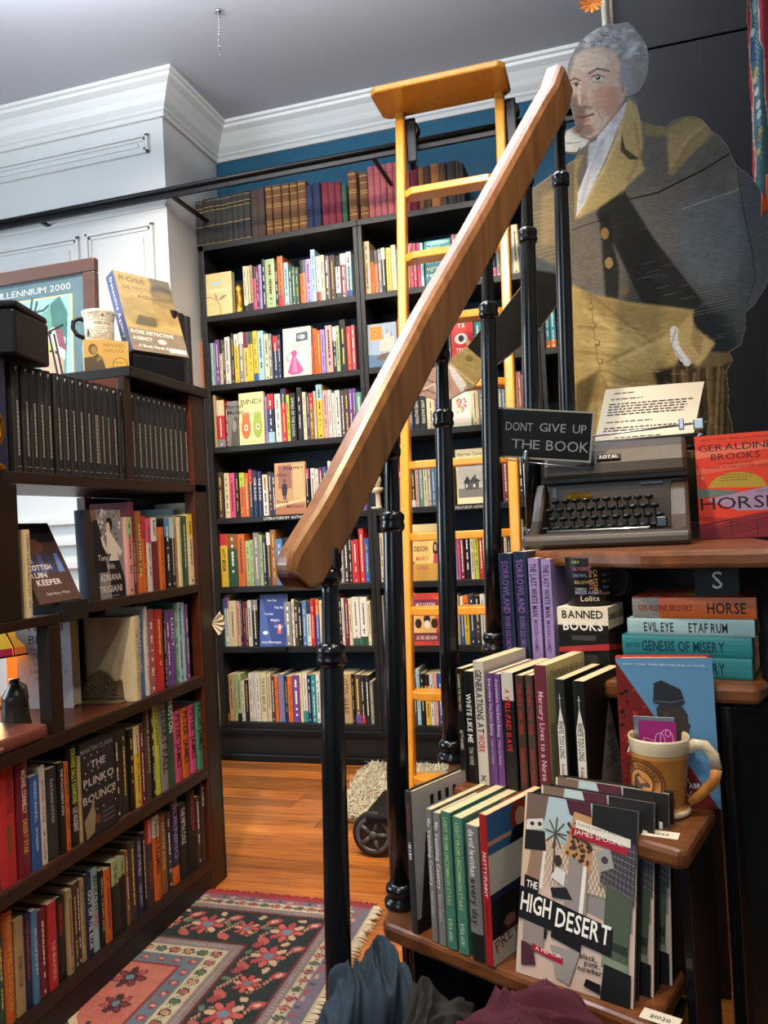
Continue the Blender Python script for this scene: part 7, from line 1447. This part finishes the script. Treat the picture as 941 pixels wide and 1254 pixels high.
ab = MB().box(-.001, .001, -.11, .06, 0, .26).build('amber_panel', mat('amber_card', '#d07a28', .5, noise=((16, 16, 16), '#b35a1c', .3)), None); ab.location = (-1.60, 1.9, LZ[2]+.0005); ab.rotation_euler = (0, 0, -1.2); tag(ab, 'orange patterned card standing under the stained glass lamp', 'card')
jg = thing('pottery_jug', 'brown-grey pottery jug cut by the left picture edge on the third shelf', 'jug', loc=(-1.345, 1.49, LZ[2]+.0005))
MB().lathe([(.034, 0), (.036, .004), (.031, .03), (.028, .07), (.030, .075), (.024, .088), (.013, .105), (.010, .115), (.013, .12)], 24).build('body', mat('mottled_glaze', '#4a4038', .3, coat=.3, noise=((26, 26, 26), '#2c302e', .2)), jg); MB().tube([(.012, 0, .112), (.03, 0, .105), (.034, 0, .08), (.028, 0, .06)], .004, 8).build('handle', 'bronze', jg)
# plinko cover on the fourth shelf, facing the aisle
def art_plinko(a):
    a.rect(0, 0, 1, 1, '232124'); r = random.Random(11)
    for k in range(5):
        for j in range(9): a.ell(.12+k*.19+(.09 if j % 2 else 0), .18+j*.085, .016, .011, r.choice(['4a3a40', 'c8c4bc', '6a4048', '3a3a44', 'c8c4bc']), 10)
    a.text('MARTIN CLARK', .5, .90, .0105, '8a8884', 1, 'c', fit=-.125); a.text('THE', .5, .72, .017, 'b8b4ac', 1, 'c', fit=-.056); a.text('PLINKO', .5, .545, .018, 'b8b4ac', 1, 'c', fit=-.115); a.text('BOUNCE', .5, .37, .018, 'b8b4ac', 1, 'c', fit=-.125)
    a.poly([(.05, .0), (.0, .2), (.2, .3), (.32, .42), (.36, .55), (.30, .35), (.34, .22), (.28, .05)], '8a7a5c'); a.ell(.4, .16, .08, .05, '6a3428')
    for v in (.2, .15, .1): a.line([(.55, v), (.92, v)], .001, 'a8a49c')
ya, yb_ = Yat(107, 1022), Yat(146, 985)
faceout(Vector((XF-.006, ya, LZ[3]+.0006)), Vector((XF-.006, yb_, LZ[3]+.0006)), .028, .224, .02, 'Q', art_plinko, 'black cover lettered THE PLINKO BOUNCE facing the aisle', 'hardcover')
# shell ornament fixed to the end of the left bookcase
q = D(256, 766, 2.42); sh = MB(); N = 9; vs = []
for i in range(N+1):
    a = -.9+1.8*i/N
    for r_ in (.006, .028, .046): vs.append((r_*math.cos(a), (.004 if i % 2 else -.004)*r_/.03, r_*math.sin(a)))
fs = [(i*3+j, i*3+j+1, (i+1)*3+j+1, (i+1)*3+j) for i in range(N) for j in range(2)]
sh.add(vs, fs); s_ = sh.build('scallop_shell', 'plaster'); s_.modifiers.new('thick', 'SOLIDIFY').thickness = .003; s_.location = (XF-.004, YE-.02, P(250, 766, 0, XF).z); tag(s_, 'white scallop shell fixed to the end post of the brown bookcase', 'shell')
# ------------------------------------------------------------------ chain, hanging cloth, pole and paper flower
t = P(267, 12, 2, CEIL); ch = thing('ceiling_chain', 'short beaded chain hanging from the ceiling', 'chain', loc=(t.x, t.y, CEIL-.002))
MB().lathe([(.012, -.008), (.012, 0)], 12).build('hook_plate', 'steel', ch)
zbt = P(268, 70, 1, t.y).z
n = int((CEIL-zbt)/.012); lm = MB()
for k in range(n): lm.lathe([(.0001, -.004), (.0042, -.002), (.0042, .002), (.0001, .004)], 6, mtx=Matrix.Translation((.003*math.sin(k*.5), 0, -.012-k*.012)))
lm.build('beads', 'steel', ch)
x0_ = P(746, 30, 1, 2.50); po = thing('display_pole', 'thin pale pole with an orange paper flower at the edge of the black wall', 'pole', loc=(x0_.x-.012, 2.51, 0))
MB().tube([(0, 0, 0), (0, 0, CEIL)], .008, 10).build('pole', 'plaster', po); MB().tube([(.022, 0, 0), (.022, 0, CEIL)], .006, 10).build('conduit', 'bronze', po)
fz = P(736, 2, 1, 2.48).z-.0; fm = MB()
for k in range(12):
    a = 2*PI*k/12; fm.add([(0, 0, 0), (.03*math.cos(a-.2), -.01, .03*math.sin(a-.2)), (.042*math.cos(a), -.022, .042*math.sin(a)), (.03*math.cos(a+.2), -.01, .03*math.sin(a+.2))], [(0, 1, 2, 3)])
fo = fm.build('paper_flower', mat('orange_paper', '#e88a1a', .7), po); fo.location = (-.035, -.03, fz)
# embroidered hanging at the right
YT = 1.55
im = Img(908, -60, 975, 268, 1.0, '3f7280'); W = 0
left = [(914, -60), (915, 0), (917, 60), (918, 108), (921, 150), (921, 190), (922, 216)]; 
im.comp(im.X > 0, '3a6672'); lx = np.interp(im.Y, [p[1] for p in left], [p[0] for p in left]); im.comp(im.X < lx+2.6+1.5*np.sin(im.Y/14), 'b83a44'); im.comp((im.X > lx+2.2+1.5*np.sin(im.Y/14)) & (im.X < lx+3.6+1.5*np.sin(im.Y/14)), 'd8b8a8')
rx = np.interp(im.Y, [-60, 0, 50, 60, 120, 170, 268], [929, 929, 931, 936, 938, 944, 946]); im.comp(im.X > rx, 'c8485a'); im.comp((im.X > rx-1) & (im.X < rx+.6), 'e0c0b8')
for (x, y, c) in ((924, 5, '8fb0b4'), (925, 12, '8fb0b4'), (922, 40, 'd8d8d0'), (923, 56, '2a4a8a'), (924, 70, '2a4a8a'), (926, 88, 'b8a84a'), (925, 98, 'c9c4a0'), (927, 112, 'd8d8d0'), (929, 128, 'd8d8d0'), (930, 140, 'd0d4d0'), (932, 160, 'a8903a'), (931, 168, '8a6a2c'), (929, 186, 'b8a068')): im.ell(x, y, 2.4, 6, c, .9, .6, .25)
for k in range(30): im.line([(924+k*.25, 4+k*6.4), (927+k*.2, 8+k*6.4)], .9, 'c4ccc4', .6)
im.noise(.15, 6, 3, 4); im.a *= .6
bot = np.interp(im.X[0], [908, 921, 935, 975], [212, 218, 240, 262]); mask = (im.X > lx) & (im.Y < bot[None, :])
th = thing('embroidered_hanging', 'blue and red embroidered cloth hanging with an orange fringe at the black wall', 'hanging', loc=(0, 0, 0))
V = np.array([tuple(P(x, y, 1, YT+.006*math.sin(x/5)+.004*math.sin(y/40))) for x, y in zip(im.X.ravel(), im.Y.ravel())]).reshape(im.h, im.w, 3); c_ = im.mesh2('cloth', 'rug', V, None, mask, th); c_.modifiers.new('thick', 'SOLIDIFY').thickness = .002
fr = MB(); r = random.Random(3)
for k in range(46):
    x = 934+r.random()*14; y0_ = 196+r.random()*30; a = P(x, y0_, 1, YT-.004+r.uniform(-.004, .004)); b = P(x+r.uniform(-1.5, 3), y0_+r.uniform(25, 44), 1, YT-.004); fr.tube([a, a.lerp(b, .5)+Vector((r.uniform(-.002, .002), 0, 0)), b], .0016, 4)
tag(fr.build('fringe', mat('orange_fringe', '#c8542a', .9), th), None, kind='stuff')
# keep lettering and prints as uncountable print where they are many small pieces
for o in bpy.data.objects:
    if o.parent and o.type == 'MESH' and (o.name.startswith('spine_lettering') or o.name.startswith('cover_print')): o['kind'] = 'stuff'
for o in bpy.data.objects:
    if o.get('kind') == 'stuff' and o.name.startswith('cover_print') and len(o.data.polygons) < 4: del o['kind']

# the smallest shelved books past the limit for one kind, joined
bk = [o for o in bpy.data.objects if o.get('category') == 'book' and o.name.split('.')[0] == 'book' and o.parent is None]
def shown(o):
    c = o.matrix_world.translation; d = (c-CAMP).length; xs = [v.co.x for v in o.data.vertices]; zs_ = [v.co.z for v in o.data.vertices]; x, y, _ = pr(c) + (0,)
    k = .45 if (470 < x < 700 and c.y > 3) else 1
    return (max(xs)-min(xs))*(max(zs_)-min(zs_))/d/d*k
back = sorted([o for o in bk if o.matrix_world.translation.y > 3 and not any(ch.name.startswith('cover_print') for ch in o.children)], key=shown)
drop = back[:max(0, len(bk)-300)]
# books in the gaps that the stair and the cut-out hide, part of the same mass
rg = random.Random(21); fill = []
objs = [(o, [o.matrix_world @ Vector(c) for c in (o.data.vertices[i].co for i in range(0, len(o.data.vertices), 3))]) for o in bpy.data.objects if o.parent is None and o.type == 'MESH' and o.matrix_world.translation.y > 3.3 and o.get('category')]
for k in range(1, 8):
    occ = [(min(p.x for p in ps), max(p.x for p in ps)) for o, ps in objs if abs(o.matrix_world.translation.z-SZ[k]) < .02]
    if k == 4: occ.append((-1.03, -.93))
    for i in range(3):
        x = XL[i]+(.035 if i == 0 else .028); end = XL[i+1]-.026
        if i == 0: x = max(x, -1.86)
        while x < end-.02:
            w_ = rg.uniform(.014, .034)
            hit = [b for a, b in occ if a < x+w_ and b > x]
            if hit: x = max(hit)+.0015; continue
            cx = x+w_/2; px = pr((cx, YF, SZ[k]+.08))[0]
            nxt = min([a for a, b in occ if a >= x]+[end])
            if nxt-x < w_: w_ = nxt-x-.001
            if w_ < .009: x = nxt+.0005; continue
            vis = px < 478 or (i == 1 and 497 < px < 520)
            if not (vis and nxt-x > .035 and px < 300) and not 655 < px < 712:
                o = book(Matrix.Translation((x+w_/2, YF+.024+rg.uniform(0, .006), SZ[k]+.0004)), w_-.0008, rg.uniform(.185, .222) if k < 7 else rg.uniform(.19, .21), rg.uniform(.12, .145), rg.choice('WCCYORMPVBNTAGEKHDSZIJ'), label='', cat=None); fill.append(o)
            x += w_
drop = drop+fill
import bmesh
if drop:
    bm = bmesh.new(); mats = []
    for o in drop:
        for q in [o]+list(o.children):
            mt_ = q.data.materials[0]
            if mt_ not in mats: mats.append(mt_)
            n0_ = len(bm.verts); f0_ = len(bm.faces); bm.from_mesh(q.data); bm.verts.ensure_lookup_table(); bm.faces.ensure_lookup_table()
            for v in bm.verts[n0_:]: v.co = o.matrix_world @ v.co
            for f in bm.faces[f0_:]: f.material_index = mats.index(mt_)
    me = bpy.data.meshes.new('small_shelved_books'); bm.to_mesh(me); bm.free()
    for mt_ in mats: me.materials.append(mt_)
    so = bpy.data.objects.new('small_shelved_books', me); COL.objects.link(so); tag(so, 'thin paperbacks packed between the larger ones on the black bookcase shelves', None, None, 'stuff')
    for o in drop:
        for q in list(o.children): bpy.data.objects.remove(q)
        bpy.data.objects.remove(o)
